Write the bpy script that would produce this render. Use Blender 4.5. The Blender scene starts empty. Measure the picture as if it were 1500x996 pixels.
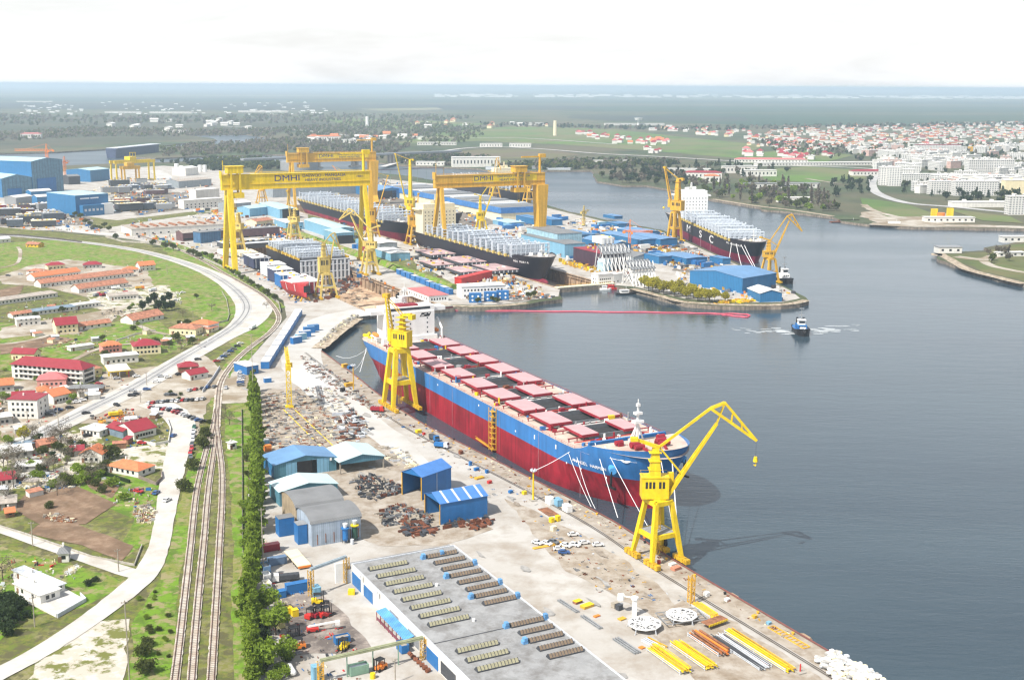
import bpy,bmesh,math,random
from mathutils import Vector,Matrix,noise
from mathutils.geometry import tessellate_polygon,delaunay_2d_cdt
R=random.Random(7)
SC=bpy.context.scene
COL=SC.collection
rad=math.radians
CAMH,FPX,HOR=165.0,1790.0,126.0
PITCH=math.atan((498-HOR)/FPX)
ROLL=math.atan2(8,1500)
CR,SR,CT,ST=math.cos(ROLL),math.sin(ROLL),math.cos(PITCH),math.sin(PITCH)
def W(px,py,z=0.0):
 """point on the level z that the surveyor's photo reading (px,py) shows"""
 u,v=px-750,498-py
 u,v=u*CR-v*SR,u*SR+v*CR
 d=Vector((u,FPX*CT+v*ST,-FPX*ST+v*CT))
 t=(z-CAMH)/d.z
 return Vector((d.x*t,d.y*t,z))
def proj(p):
 dz=p[2]-CAMH
 d=p[1]*CT-dz*ST;v=p[1]*ST+dz*CT
 u,v=p[0]/d*FPX,v/d*FPX
 return 750+u*CR+v*SR,498-(-u*SR+v*CR)
def HT(p,py):
 """height over p at which a mast standing there ends at photo row py"""
 lo,hi=-30.0,400.0
 for _ in range(50):
  m=(lo+hi)/2
  if proj((p[0],p[1],m))[1]>py:lo=m
  else:hi=m
 return lo
QA=rad(152.5)
U=Vector((math.sin(QA),math.cos(QA),0));V=Vector((math.sin(QA-math.pi/2),math.cos(QA-math.pi/2),0))
QO=W(1000,828)
def G(u,v,z=0.0):
 p=QO+U*u+V*v;p.z=z
 return p
def UV(p):
 d=Vector(p)-QO
 return d.dot(U),d.dot(V)
RU=math.atan2(U.y,U.x);RV=math.atan2(V.y,V.x)
MATS={}
def mat(name,col,rough=.65,metal=0.,var=.18,scale=.25,var2=None,streak=0.,rib=0.,bump=0.,spec=.4,island=0.,rnd=.0):
 if name in MATS:return MATS[name]
 m=bpy.data.materials.new(name);m.use_nodes=True
 nt=m.node_tree;N=nt.nodes;Lk=nt.links
 b=N['Principled BSDF']
 b.inputs['Roughness'].default_value=rough;b.inputs['Metallic'].default_value=metal
 b.inputs['Specular IOR Level'].default_value=spec
 tc=N.new('ShaderNodeTexCoord')
 nz=N.new('ShaderNodeTexNoise');nz.inputs['Scale'].default_value=scale;nz.inputs['Detail'].default_value=6;nz.inputs['Roughness'].default_value=.65
 Lk.new(tc.outputs['Object'],nz.inputs['Vector'])
 mr=N.new('ShaderNodeMapRange');mr.inputs[1].default_value=.3;mr.inputs[2].default_value=.7
 Lk.new(nz.outputs['Fac'],mr.inputs[0])
 mx=N.new('ShaderNodeMix');mx.data_type='RGBA'
 c2=var2 or tuple(c*(1-2*var)for c in col)
 c1=tuple(min(1,c*(1+var))for c in col)if not var2 else col
 mx.inputs[6].default_value=(*c1,1);mx.inputs[7].default_value=(*c2,1)
 Lk.new(mr.outputs[0],mx.inputs[0])
 out=mx.outputs[2]
 def mult(out,fac_out,lo):
  r=N.new('ShaderNodeMapRange');r.inputs[3].default_value=lo;r.inputs[4].default_value=1.0
  Lk.new(fac_out,r.inputs[0])
  x=N.new('ShaderNodeMix');x.data_type='RGBA';x.blend_type='MULTIPLY';x.inputs[0].default_value=1
  Lk.new(out,x.inputs[6]);Lk.new(r.outputs[0],x.inputs[7])
  return x.outputs[2]
 if streak:
  mp=N.new('ShaderNodeMapping');mp.inputs['Scale'].default_value=(1,1,.06)
  Lk.new(tc.outputs['Object'],mp.inputs[0])
  n2=N.new('ShaderNodeTexNoise');n2.inputs['Scale'].default_value=.55;n2.inputs['Detail'].default_value=5
  Lk.new(mp.outputs[0],n2.inputs['Vector'])
  r2=N.new('ShaderNodeMapRange');r2.inputs[1].default_value=.35;r2.inputs[2].default_value=.65
  Lk.new(n2.outputs['Fac'],r2.inputs[0])
  out=mult(out,r2.outputs[0],1-streak)
 if rib:
  sx=N.new('ShaderNodeSeparateXYZ');Lk.new(tc.outputs['Object'],sx.inputs[0])
  a=N.new('ShaderNodeMath');a.operation='ADD';Lk.new(sx.outputs[0],a.inputs[0]);Lk.new(sx.outputs[1],a.inputs[1])
  k=N.new('ShaderNodeMath');k.operation='MULTIPLY';k.inputs[1].default_value=6.283/rib;Lk.new(a.outputs[0],k.inputs[0])
  s=N.new('ShaderNodeMath');s.operation='SINE';Lk.new(k.outputs[0],s.inputs[0])
  r3=N.new('ShaderNodeMapRange');r3.inputs[1].default_value=-1;r3.inputs[2].default_value=-.5
  Lk.new(s.outputs[0],r3.inputs[0])
  out=mult(out,r3.outputs[0],.72)
 if island:
  g=N.new('ShaderNodeNewGeometry')
  out=mult(out,g.outputs['Random Per Island'],1-island)
 if rnd:
  oi=N.new('ShaderNodeObjectInfo')
  out=mult(out,oi.outputs['Random'],1-rnd)
 Lk.new(out,b.inputs['Base Color'])
 if bump:
  bp=N.new('ShaderNodeBump');bp.inputs['Strength'].default_value=bump;bp.inputs['Distance'].default_value=.3
  n4=N.new('ShaderNodeTexNoise');n4.inputs['Scale'].default_value=1.2;n4.inputs['Detail'].default_value=4
  Lk.new(tc.outputs['Object'],n4.inputs['Vector']);Lk.new(n4.outputs['Fac'],bp.inputs['Height']);Lk.new(bp.outputs[0],b.inputs['Normal'])
 MATS[name]=m
 return m
YEL=mat('yellow_paint',(.80,.57,.010),.5,var=.07,streak=.22,scale=.6)
YEL2=mat('amber_paint',(.70,.40,.035),.55,var=.08,streak=.25,scale=.6)
YEL3=mat('faded_yellow_paint',(.66,.50,.14),.6,var=.10,streak=.25)
ORA=mat('orange_paint',(.75,.22,.03),.5,var=.08)
DYEL=mat('greasy_yellow',(.62,.38,.02),.55,var=.3,scale=1.)
BLK=mat('black_paint',(.015,.015,.017),.5,var=.2)
GLS=mat('dark_glass',(.02,.025,.03),.12,var=.1,spec=.6)
WHT=mat('white_paint',(.80,.80,.78),.5,var=.04,streak=.06)
CRM=mat('cream_paint',(.76,.68,.48),.6,var=.05,streak=.08)
WAL=mat('white_plaster',(.74,.72,.67),.8,var=.07,streak=.12,rnd=.08)
YWAL=mat('yellow_plaster',(.78,.68,.44),.8,var=.07,streak=.1)
PWAL=mat('pink_plaster',(.66,.30,.26),.8,var=.07,streak=.1)
GWAL=mat('grey_plaster',(.42,.41,.39),.85,var=.1,streak=.2)
CON=mat('concrete',(.42,.39,.34),.9,var=.12,streak=.25,bump=.2)
BLU=mat('blue_cladding',(.028,.17,.37),.5,var=.06,streak=.1,rib=1.6)
BLUP=mat('blue_panel',(.02,.15,.40),.5,var=.08,streak=.1)
BLUR=mat('blue_roof',(.13,.27,.47),.5,var=.08,scale=.1,rib=1.2)
LBLU=mat('pale_blue_cladding',(.20,.42,.58),.55,var=.06,streak=.12,rib=1.6)
LBLR=mat('pale_blue_roof',(.42,.60,.68),.55,var=.06,scale=.08,rib=1.4)
TEAL=mat('teal_cladding',(.09,.25,.33),.55,var=.07,streak=.15,rib=.9)
TEAR=mat('pale_teal_roof',(.50,.66,.68),.55,var=.05,scale=.08,rib=1.2)
GRYR=mat('grey_roof',(.20,.205,.21),.7,var=.1,scale=.12,rib=1.0)
GRYW=mat('grey_cladding',(.30,.34,.37),.6,var=.08,streak=.15,rib=1.2)
PBW=mat('weathered_pale_cladding',(.42,.50,.60),.7,var=.12,streak=.35,rib=.8)
RUST=mat('rusty_steel',(.20,.07,.035),.9,var=.35,scale=.8)
RUSTY2=mat('rusty_brown_plate',(.28,.12,.06),.85,var=.3,scale=.6)
STL=mat('grey_steel',(.30,.31,.32),.6,metal=.2,var=.15,scale=.8)
STLL=mat('pale_steel',(.55,.58,.62),.55,var=.1,scale=.8)
DSTL=mat('dark_steel',(.06,.065,.075),.6,var=.2,scale=.8)
RED=mat('red_paint',(.52,.03,.025),.5,var=.1)
DKRED=mat('dark_red_paint',(.30,.015,.03),.55,var=.12,streak=.15)
GRN=mat('green_paint',(.05,.22,.12),.5,var=.1)
PGRN=mat('pale_green_paint',(.22,.36,.27),.6,var=.1,streak=.15)
ORT=mat('orange_roof_tiles',(.62,.20,.085),.8,var=.12,scale=.6,rib=.5,rnd=.15)
ORT2=mat('weathered_roof_tiles',(.48,.21,.13),.85,var=.25,scale=.5,rib=.5,rnd=.15)
RDT=mat('red_metal_roof',(.31,.028,.042),.55,var=.08,scale=.3,rib=.7,rnd=.12)
PNKT=mat('salmon_metal_roof',(.56,.16,.16),.55,var=.1,scale=.3,rib=.7)
ASB=mat('old_grey_sheet_roof',(.42,.37,.32),.85,var=.2,scale=.4,rib=1.0)
WTR=mat('whitish_flat_roof',(.66,.65,.62),.8,var=.1,scale=.3)
WOOD=mat('brown_wood',(.22,.12,.07),.85,var=.25,scale=1.)
POLE=mat('weathered_pole',(.36,.32,.26),.85,var=.2,scale=1.)
TYRE=mat('tyre_rubber',(.02,.02,.02),.8,var=.1)
BARK=mat('bark',(.11,.085,.065),.9,var=.3,scale=2.)
def leafmat(name,col,var2):
 m=mat(name,col,.75,var=.2,scale=.12,var2=var2,island=.35,rnd=.2,spec=.15);nt=m.node_tree;b=nt.nodes['Principled BSDF']
 t=nt.nodes.new('ShaderNodeBsdfTranslucent');x=nt.nodes.new('ShaderNodeMixShader');x.inputs[0].default_value=.5
 nt.links.new(b.inputs['Base Color'].links[0].from_socket,t.inputs[0]);nt.links.new(b.outputs[0],x.inputs[1]);nt.links.new(t.outputs[0],x.inputs[2]);nt.links.new(x.outputs[0],nt.nodes['Material Output'].inputs[0])
 return m
LFG=leafmat('fresh_green_leaves',(.35,.47,.06),(.24,.36,.045))
LFD=leafmat('dark_green_leaves',(.075,.115,.045),(.045,.075,.03))
LFO=leafmat('olive_leaves',(.16,.19,.045),(.10,.125,.035))
LFY=leafmat('yellow_green_leaves',(.66,.58,.06),(.46,.44,.05))
LFB=leafmat('bare_brown_twigs',(.30,.26,.19),(.20,.175,.13))
LFP=leafmat('pale_blossom_twigs',(.40,.36,.30),(.26,.24,.18))
def smooth01(a,b,x):
 t=max(0,min(1,(x-a)/(b-a)));return t*t*(3-2*t)
class MB:
 def __init__(s):s.v=[];s.f=[];s.m=[]
 def quad(s,pts,mi=0):
  n=len(s.v);s.v+=[tuple(p)for p in pts];s.f.append(tuple(range(n,n+len(pts))));s.m.append(mi)
 def hexa(s,c,mi=0):
  n=len(s.v);s.v+=[tuple(p)for p in c]
  for f in((3,2,1,0),(4,5,6,7),(0,1,5,4),(1,2,6,5),(2,3,7,6),(3,0,4,7)):
   s.f.append(tuple(n+i for i in f));s.m.append(mi)
 def box(s,x0,y0,z0,x1,y1,z1,mi=0):
  s.hexa([(x0,y0,z0),(x1,y0,z0),(x1,y1,z0),(x0,y1,z0),(x0,y0,z1),(x1,y0,z1),(x1,y1,z1),(x0,y1,z1)],mi)
 def rbox(s,cx,cy,z0,lx,ly,h,a=0.,mi=0,tilt=0.):
  c,n=math.cos(a),math.sin(a)
  pts=[]
  for z in(z0,z0+h):
   for sx,sy in((-1,-1),(1,-1),(1,1),(-1,1)):
    x,y=sx*lx/2,sy*ly/2
    pts.append((cx+x*c-y*n,cy+x*n+y*c,z+tilt*x))
  s.hexa(pts,mi)
 def beam(s,p,q,w,h=None,mi=0,w2=None,h2=None):
  h=h or w;w2=w2 or w;h2=h2 or h
  p=Vector(p);q=Vector(q);d=(q-p).normalized()
  up=Vector((0,0,1))if abs(d.z)<.95 else Vector((1,0,0))
  a=d.cross(up).normalized();b=a.cross(d).normalized()
  def ring(o,w,h):return[o-a*w/2-b*h/2,o+a*w/2-b*h/2,o+a*w/2+b*h/2,o-a*w/2+b*h/2]
  s.hexa(ring(p,w,h)+ring(q,w2,h2),mi)
 def tube(s,p,q,r,r2=None,n=8,mi=0):
  r2=r if r2 is None else r2
  p=Vector(p);q=Vector(q);d=(q-p).normalized()
  up=Vector((0,0,1))if abs(d.z)<.95 else Vector((1,0,0))
  a=d.cross(up).normalized();b=a.cross(d)
  k=len(s.v)
  for o,rr in((p,r),(q,r2)):
   for i in range(n):
    t=2*math.pi*i/n
    s.v.append(tuple(o+a*rr*math.cos(t)+b*rr*math.sin(t)))
  for i in range(n):
   j=(i+1)%n
   s.f.append((k+i,k+j,k+n+j,k+n+i));s.m.append(mi)
  s.f.append(tuple(k+i for i in reversed(range(n))));s.m.append(mi)
  s.f.append(tuple(k+n+i for i in range(n)));s.m.append(mi)
 def path(s,pts,r,n=6,mi=0):
  for a,b in zip(pts,pts[1:]):s.tube(a,b,r,r,n,mi)
 def prism(s,poly,z0,z1,mi=0,mtop=None):
  n=len(s.v);k=len(poly)
  s.v+=[(x,y,z0)for x,y in poly]+[(x,y,z1)for x,y in poly]
  for i in range(k):
   j=(i+1)%k
   s.f.append((n+i,n+j,n+k+j,n+k+i));s.m.append(mi)
  s.f.append(tuple(n+k+i for i in range(k)));s.m.append(mi if mtop is None else mtop)
  s.f.append(tuple(n+i for i in reversed(range(k))));s.m.append(mi)
 def loft(s,rings,mi=0,cap=True,mis=None):
  n=len(rings[0]);k=len(s.v)
  for r in rings:s.v+=[tuple(p)for p in r]
  for a in range(len(rings)-1):
   for i in range(n):
    j=(i+1)%n
    s.f.append((k+a*n+i,k+a*n+j,k+(a+1)*n+j,k+(a+1)*n+i));s.m.append(mis(a,i)if mis else mi)
  if cap:
   s.f.append(tuple(k+i for i in reversed(range(n))));s.m.append(mi)
   s.f.append(tuple(k+(len(rings)-1)*n+i for i in range(n)));s.m.append(mi)
 def lattice(s,p,q,w,h,nb,t=.25,mi=0,taper=1.,d2=None):
  """four chords with zig-zag bracing"""
  p=Vector(p);q=Vector(q);d=(q-p).normalized()
  up=Vector((0,0,1))if abs(d.z)<.95 else(Vector(d2)if d2 else Vector((1,0,0)))
  a=d.cross(up).normalized();b=a.cross(d).normalized()
  def c(i,f):
   sx,sy=((-1,-1),(1,-1),(1,1),(-1,1))[i]
   k=1+(taper-1)*f
   return p.lerp(q,f)+a*sx*w/2*k+b*sy*h/2*k
  for i in range(4):s.beam(c(i,0),c(i,1),t,t,mi)
  for k in range(nb):
   f0,f1=k/nb,(k+1)/nb
   for i in range(4):
    j=(i+1)%4
    s.beam(c(i,f0),c(j,f1),t*.6,t*.6,mi)if k%2 else s.beam(c(j,f0),c(i,f1),t*.6,t*.6,mi)
    s.beam(c(i,f0),c(j,f0),t*.6,t*.6,mi)
 def build(s,name,mats,parent=None,smooth=False,loc=None,rotz=None,**props):
  me=bpy.data.meshes.new(name);me.from_pydata(s.v,[],s.f)
  ml=mats if isinstance(mats,(list,tuple))else[mats]
  for m in ml:me.materials.append(m)
  if len(ml)>1:me.polygons.foreach_set('material_index',s.m)
  if smooth:me.polygons.foreach_set('use_smooth',[True]*len(s.f))
  me.update()
  o=bpy.data.objects.new(name,me);COL.objects.link(o)
  if parent:o.parent=parent
  if loc is not None:o.location=loc
  if rotz is not None:o.rotation_euler=(0,0,rotz)
  for k,v in props.items():o[k]=v
  return o
def T(name,label,cat,loc=(0,0,0),rotz=0.,group=None):
 o=bpy.data.objects.new(name,None);COL.objects.link(o)
 o.empty_display_size=.1
 o.location=loc;o.rotation_euler=(0,0,rotz)
 return tag(o,label,cat,group)
def tag(o,label,cat,group=None):
 o['label']=label;o['category']=cat;o['kind']='thing'
 if group:o['group']=group
 return o
def dup(root,loc,rotz=None,label=None,group=None,scale=None):
 r=root.copy();COL.objects.link(r);r.location=loc
 if rotz is not None:r.rotation_euler=(0,0,rotz)
 if label:r['label']=label
 if group:r['group']=group
 if scale is not None:r.scale=(scale,)*3 if not isinstance(scale,tuple)else scale
 for ch in root.children:
  c=ch.copy();COL.objects.link(c);c.parent=r
  for g in ch.children:
   d=g.copy();COL.objects.link(d);d.parent=c
 return r
def setmat(root,part,m):
 """give one copy's part its own paint (slot 0, on the object)"""
 for c in root.children:
  if c.name.split('.')[0]==part:
   c.material_slots[0].link='OBJECT';c.material_slots[0].material=m
def text_data(s,size,ext=.05):
 cu=bpy.data.curves.new('lettering','FONT');cu.body=s;cu.size=size;cu.extrude=ext;cu.offset=0
 cu.align_x='CENTER';cu.align_y='CENTER';cu.fill_mode='BOTH'
 o=bpy.data.objects.new('lettering',cu);COL.objects.link(o)
 me=bpy.data.meshes.new_from_object(o)
 vs=[v.co.copy()for v in me.vertices];fs=[tuple(p.vertices)for p in me.polygons]
 bpy.data.objects.remove(o);bpy.data.curves.remove(cu);bpy.data.meshes.remove(me)
 return vs,fs
def text(name,s,size,m,parent,loc,rot,ext=.05,sx=1.):
 vs,fs=text_data(s,size,ext)
 b=MB();b.v=[tuple(v)for v in vs];b.f=fs;b.m=[0]*len(fs)
 o=b.build(name,m,parent);o.location=loc;o.rotation_euler=rot;o.scale=(sx,1,1)
 return o
def jitter(poly,step,amp,seed=0):
 out=[]
 n=len(poly)
 for i in range(n):
  a,b=Vector(poly[i]),Vector(poly[(i+1)%n])
  k=max(1,int((b-a).length/step));k=min(k,60)
  for j in range(k):
   p=a.lerp(b,j/k)
   if j or amp>0:
    w=noise.noise_vector(Vector((p.x*.07+seed,p.y*.07,seed*1.7)))+.6*noise.noise_vector(Vector((p.x*.3+seed,p.y*.3,seed)))
    p=p+Vector((w.x,w.y,0))*amp
   out.append(p)
 return out
def sheet(name,px,z,m,amp=0.,step=6.,world=False,kind='structure',seed=None):
 poly=[Vector((*p[:2],0))if world else W(*p)for p in px]
 if amp:poly=jitter(poly,step,amp,seed if seed is not None else R.random()*90)
 poly=[Vector((p.x,p.y,0))for p in poly]
 b=MB();b.v=[(p.x,p.y,z)for p in poly]
 for t in tessellate_polygon([poly]):
  a,c,d=(poly[i]for i in t)
  if(c-a).cross(d-a).z<0:t=(t[0],t[2],t[1])
  b.f.append(tuple(t));b.m.append(0)
 return b.build(name,m,kind=kind)
def ribbon(name,px,w,z,m,amp=0.,world=False,seed=1.,sub=6,kind='structure'):
 """a strip of width w (number or one per point) along a line"""
 pts=[Vector((*p[:2],0))if world else W(*p)for p in px]
 ws=w if isinstance(w,(list,tuple))else[w]*len(pts)
 P2,W2=spline(pts,ws,sub)
 b=MB();n=len(P2)
 for i in range(n):
  t=(P2[min(n-1,i+1)]-P2[max(0,i-1)]).normalized();q=Vector((-t.y,t.x,0))
  e1=1+amp*noise.noise(Vector((i*.9+seed,seed,0)));e2=1+amp*noise.noise(Vector((i*.9,seed+30,0)))
  for s_ in(P2[i]-q*W2[i]/2*e1,P2[i]+q*W2[i]/2*e2):b.v.append((s_.x,s_.y,z))
 for i in range(n-1):
  b.f.append((2*i,2*i+2,2*i+3,2*i+1));b.m.append(0)
 return b.build(name,m,kind=kind)
def spline(pts,ws,sub):
 P2,W2=[],[]
 n=len(pts)
 for i in range(n-1):
  p0,p1,p2,p3=pts[max(0,i-1)],pts[i],pts[i+1],pts[min(n-1,i+2)]
  for k in range(sub):
   t=k/sub
   P2.append(.5*((2*p1)+(p2-p0)*t+(2*p0-5*p1+4*p2-p3)*t*t+(3*p1-p0-3*p2+p3)*t**3))
   W2.append(ws[i]*(1-t)+ws[i+1]*t)
 P2.append(pts[-1]);W2.append(ws[-1])
 return P2,W2
def groundmat(name,cols,scales,rough=.95,th=(.42,.58),bump=0.):
 """2 or 3 ground colours broken up by noise of different sizes, in metres"""
 m=bpy.data.materials.new(name);m.use_nodes=True;nt=m.node_tree;N=nt.nodes;Lk=nt.links
 b=N['Principled BSDF'];b.inputs['Roughness'].default_value=rough;b.inputs['Specular IOR Level'].default_value=.15
 tc=N.new('ShaderNodeTexCoord');prev=None
 base=N.new('ShaderNodeRGB');base.outputs[0].default_value=(*cols[0],1);prev=base.outputs[0]
 for c,s in zip(cols[1:],scales):
  nz=N.new('ShaderNodeTexNoise');nz.inputs['Scale'].default_value=1/s;nz.inputs['Detail'].default_value=8;nz.inputs['Roughness'].default_value=.68;nz.inputs['Distortion'].default_value=.15
  Lk.new(tc.outputs['Object'],nz.inputs['Vector'])
  mr=N.new('ShaderNodeMapRange');mr.inputs[1].default_value=th[0];mr.inputs[2].default_value=th[1]
  Lk.new(nz.outputs['Fac'],mr.inputs[0])
  mx=N.new('ShaderNodeMix');mx.data_type='RGBA';mx.inputs[7].default_value=(*c,1)
  Lk.new(mr.outputs[0],mx.inputs[0]);Lk.new(prev,mx.inputs[6]);prev=mx.outputs[2]
 Lk.new(prev,b.inputs['Base Color'])
 if bump:
  bp=N.new('ShaderNodeBump');bp.inputs['Strength'].default_value=bump;bp.inputs['Distance'].default_value=.5
  n4=N.new('ShaderNodeTexNoise');n4.inputs['Scale'].default_value=.8;n4.inputs['Detail'].default_value=6
  Lk.new(tc.outputs['Object'],n4.inputs['Vector']);Lk.new(n4.outputs['Fac'],bp.inputs['Height']);Lk.new(bp.outputs[0],b.inputs['Normal'])
 return m
GRASS=groundmat('grass',[(.135,.245,.02),(.085,.15,.02),(.19,.20,.05),(.10,.155,.025),(.25,.22,.11)],[14,35,4,6],th=(.5,.58))
GRASSD=groundmat('rough_olive_grass',[(.12,.15,.03),(.075,.095,.025),(.22,.20,.10),(.16,.165,.04),(.10,.095,.045)],[9,22,3,5],th=(.48,.57))
GRASSF=groundmat('far_grass',[(.085,.14,.035),(.06,.085,.03),(.14,.13,.06)],[60,200])
PALE=groundmat('pale_dirt',[(.38,.34,.28),(.45,.42,.37),(.25,.20,.14)],[12,30])
YARD=groundmat('yard_concrete',[(.41,.39,.36),(.47,.455,.43),(.30,.26,.215)],[28,17],th=(.44,.68))
YARD2=groundmat('stained_concrete',[(.355,.31,.255),(.41,.375,.33),(.23,.18,.13)],[10,6],th=(.42,.66))
ASPH=groundmat('asphalt',[(.37,.365,.36),(.31,.305,.305),(.43,.425,.41)],[8,30])
ROADD=groundmat('dusty_road',[(.50,.48,.445),(.56,.545,.515),(.36,.32,.27)],[9,14],th=(.45,.75))
SOIL=groundmat('ploughed_soil',[(.20,.13,.085),(.27,.19,.13),(.15,.10,.065)],[4,12])
BALL=groundmat('track_ballast',[(.52,.48,.42),(.58,.55,.50),(.40,.33,.26)],[1.5,6])
DOCKF=groundmat('dock_floor',[(.52,.38,.25),(.62,.50,.36),(.34,.22,.14)],[9,16])
LAND=groundmat('far_land',[(.07,.098,.045),(.05,.066,.037),(.115,.105,.065)],[90,420])
RIPR=groundmat('shore_rubble',[(.40,.33,.24),(.55,.48,.38),(.22,.17,.12)],[1.5,4])
def rect(A,B,C,world=False):
 """rectangle: A near corner, B along the first side, C along the second side"""
 a,b,c=(Vector(x)if world else W(*x)for x in(A,B,C))
 e=(b-a);lx=e.length;e.normalize();n=Vector((-e.y,e.x,0))
 ly=(c-a).dot(n)
 return a,math.atan2(e.y,e.x),lx,ly
def roof_mesh(b,x0,y0,x1,y1,z,rise,kind,ov=.5,th=.25,mi=0,mw=1):
 xa,xb,ya,yb=x0-ov,x1+ov,y0-ov,y1+ov
 if kind=='flat':
  b.box(xa,ya,z,xb,yb,z+th,mi);return
 if kind=='gx':
  ym=(y0+y1)/2;k=rise/((y1-y0)/2);zo=z-ov*k
  for ye in(ya,yb):
   b.hexa([(xa,ye,zo),(xb,ye,zo),(xb,ym,z+rise),(xa,ym,z+rise),(xa,ye,zo+th),(xb,ye,zo+th),(xb,ym,z+rise+th),(xa,ym,z+rise+th)]if ye==ya else[(xb,ye,zo),(xa,ye,zo),(xa,ym,z+rise),(xb,ym,z+rise),(xb,ye,zo+th),(xa,ye,zo+th),(xa,ym,z+rise+th),(xb,ym,z+rise+th)],mi)
  for x in(x0,x1):b.quad([(x,y0,z),(x,y1,z),(x,ym,z+rise)],mw)
 elif kind=='gy':
  xm=(x0+x1)/2;k=rise/((x1-x0)/2);zo=z-ov*k
  for xe in(xa,xb):
   b.hexa([(xe,yb,zo),(xe,ya,zo),(xm,ya,z+rise),(xm,yb,z+rise),(xe,yb,zo+th),(xe,ya,zo+th),(xm,ya,z+rise+th),(xm,yb,z+rise+th)]if xe==xa else[(xe,ya,zo),(xe,yb,zo),(xm,yb,z+rise),(xm,ya,z+rise),(xe,ya,zo+th),(xe,yb,zo+th),(xm,yb,z+rise+th),(xm,ya,z+rise+th)],mi)
  for y in(y0,y1):b.quad([(x0,y,z),(x1,y,z),(xm,y,z+rise)],mw)
 elif kind=='hip':
  lx,ly=xb-xa,yb-ya;zo=z-.05
  if lx>=ly:r=[(xa+ly/2,(ya+yb)/2),(xb-ly/2,(ya+yb)/2)]
  else:r=[((xa+xb)/2,ya+lx/2),((xa+xb)/2,yb-lx/2)]
  c=[(xa,ya,zo),(xb,ya,zo),(xb,yb,zo),(xa,yb,zo)]
  p,q=((*r[0],z+rise),(*r[1],z+rise))
  if lx>=ly:F=[(c[0],c[1],q,p),(c[1],c[2],q),(c[2],c[3],p,q),(c[3],c[0],p)]
  else:F=[(c[0],c[1],p),(c[1],c[2],q,p),(c[2],c[3],q),(c[3],c[0],p,q)]
  for f in F:b.quad(f,mi)
  b.quad([c[3],c[2],c[1],c[0]],mi)
 elif kind=='sx':
  b.hexa([(xa,ya,z),(xb,ya,z),(xb,yb,z+rise),(xa,yb,z+rise),(xa,ya,z+th),(xb,ya,z+th),(xb,yb,z+rise+th),(xa,yb,z+rise+th)],mi)
  for x in(x0,x1):b.quad([(x,y0,z),(x,y1,z),(x,y1,z+rise)],mw)
  b.quad([(x1,y1,z),(x0,y1,z),(x0,y1,z+rise),(x1,y1,z+rise)],mw)
 elif kind=='arch':
  n=8;ym=(y0+y1)/2;hw=(y1-y0)/2;rg=[]
  for i in range(n+1):
   t=math.pi*i/n;rg.append((ym-math.cos(t)*(hw+ov*.3),z+math.sin(t)*rise))
  for i in range(n):
   (ya_,za),(yb_,zb)=rg[i],rg[i+1]
   b.quad([(xa,ya_,za),(xb,ya_,za),(xb,yb_,zb),(xa,yb_,zb)],mi)
  for x in(x0,x1):b.quad([(x,y,zz)for y,zz in rg],mw)
def windows(root,face,lx,ly,z0,h,n,w,mt=None,rows=1,pitch=3.,inset=1.5,start=0.,end=0.):
 """rows of windows proud of one wall, each window a part"""
 mt=mt or GLS
 L=lx if face in 'fb' else ly
 a0,a1=inset+start,L-inset-end
 for r in range(rows):
  for i in range(n):
   c=a0+(a1-a0)*(i+.5)/n
   b=MB();z=z0+r*pitch
   if face=='f':b.box(c-w/2,-.06,z,c+w/2,.04,z+h)
   elif face=='b':b.box(c-w/2,ly-.04,z,c+w/2,ly+.06,z+h)
   elif face=='l':b.box(-.06,c-w/2,z,.04,c+w/2,z+h)
   else:b.box(lx-.04,c-w/2,z,lx+.06,c+w/2,z+h)
   b.build('window',mt,root)
def bld(name,label,cat,A,B,C,h,roof='flat',rise=2.,mw=WAL,mr=None,ov=.4,wins=(),doors=(),group=None,world=False,chim=0,th=.25):
 a,rz,lx,ly=rect(A,B,C,world)
 if ly<0:
  a,rz,lx,ly=rect(B,A,C,world)if not world else rect(B,A,(Vector(C)),world)
  if ly<0:ly=-ly
 root=T(name,label,cat,a,rz,group)
 w=MB();w.box(0,0,-.3,lx,ly,h);w.build('wall',mw,root)
 r=MB();roof_mesh(r,0,0,lx,ly,h+.003,rise,roof,ov,th)
 ro=r.build('roof',[mr or GRYR,mw],root)
 for i in range(chim):
  cb=MB();x=lx*(.3+.4*i);cb.box(x,ly*.55,h,x+.7,ly*.55+.6,h+rise+1);cb.build('chimney',WAL,ro)
 for wn in wins:windows(root,wn[0],lx,ly,*wn[1:5],**(wn[5]if len(wn)>5 else{}))
 for d in doors:
  face,p,dw,dh=d[:4];mt=d[4]if len(d)>4 else DSTL
  b=MB();L=lx if face in 'fb' else ly;c=p*L
  if face=='f':b.box(c-dw/2,-.08,0,c+dw/2,.05,dh)
  elif face=='b':b.box(c-dw/2,ly-.05,0,c+dw/2,ly+.08,dh)
  elif face=='l':b.box(-.08,c-dw/2,0,.05,c+dw/2,dh)
  else:b.box(lx-.05,c-dw/2,0,lx+.08,c+dw/2,dh)
  b.build('door',mt,root)
 return root,lx,ly
cam=bpy.data.cameras.new('camera');cam.sensor_width=36;cam.lens=36*FPX/1500
cam.clip_start=1;cam.clip_end=200000
co=bpy.data.objects.new('camera',cam);COL.objects.link(co)
co.location=(0,0,CAMH)
fwd=Vector((0,CT,-ST));up=Vector((0,ST,CT));right=Vector((1,0,0))
M3=Matrix((right,up,-fwd)).transposed()
co.rotation_euler=(M3.to_4x4()@Matrix.Rotation(ROLL,4,'Z')).to_euler()
SC.camera=co
SUN_AZ,SUN_EL=rad(226),rad(50)
sd=Vector((math.sin(SUN_AZ)*math.cos(SUN_EL),math.cos(SUN_AZ)*math.cos(SUN_EL),math.sin(SUN_EL)))
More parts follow.
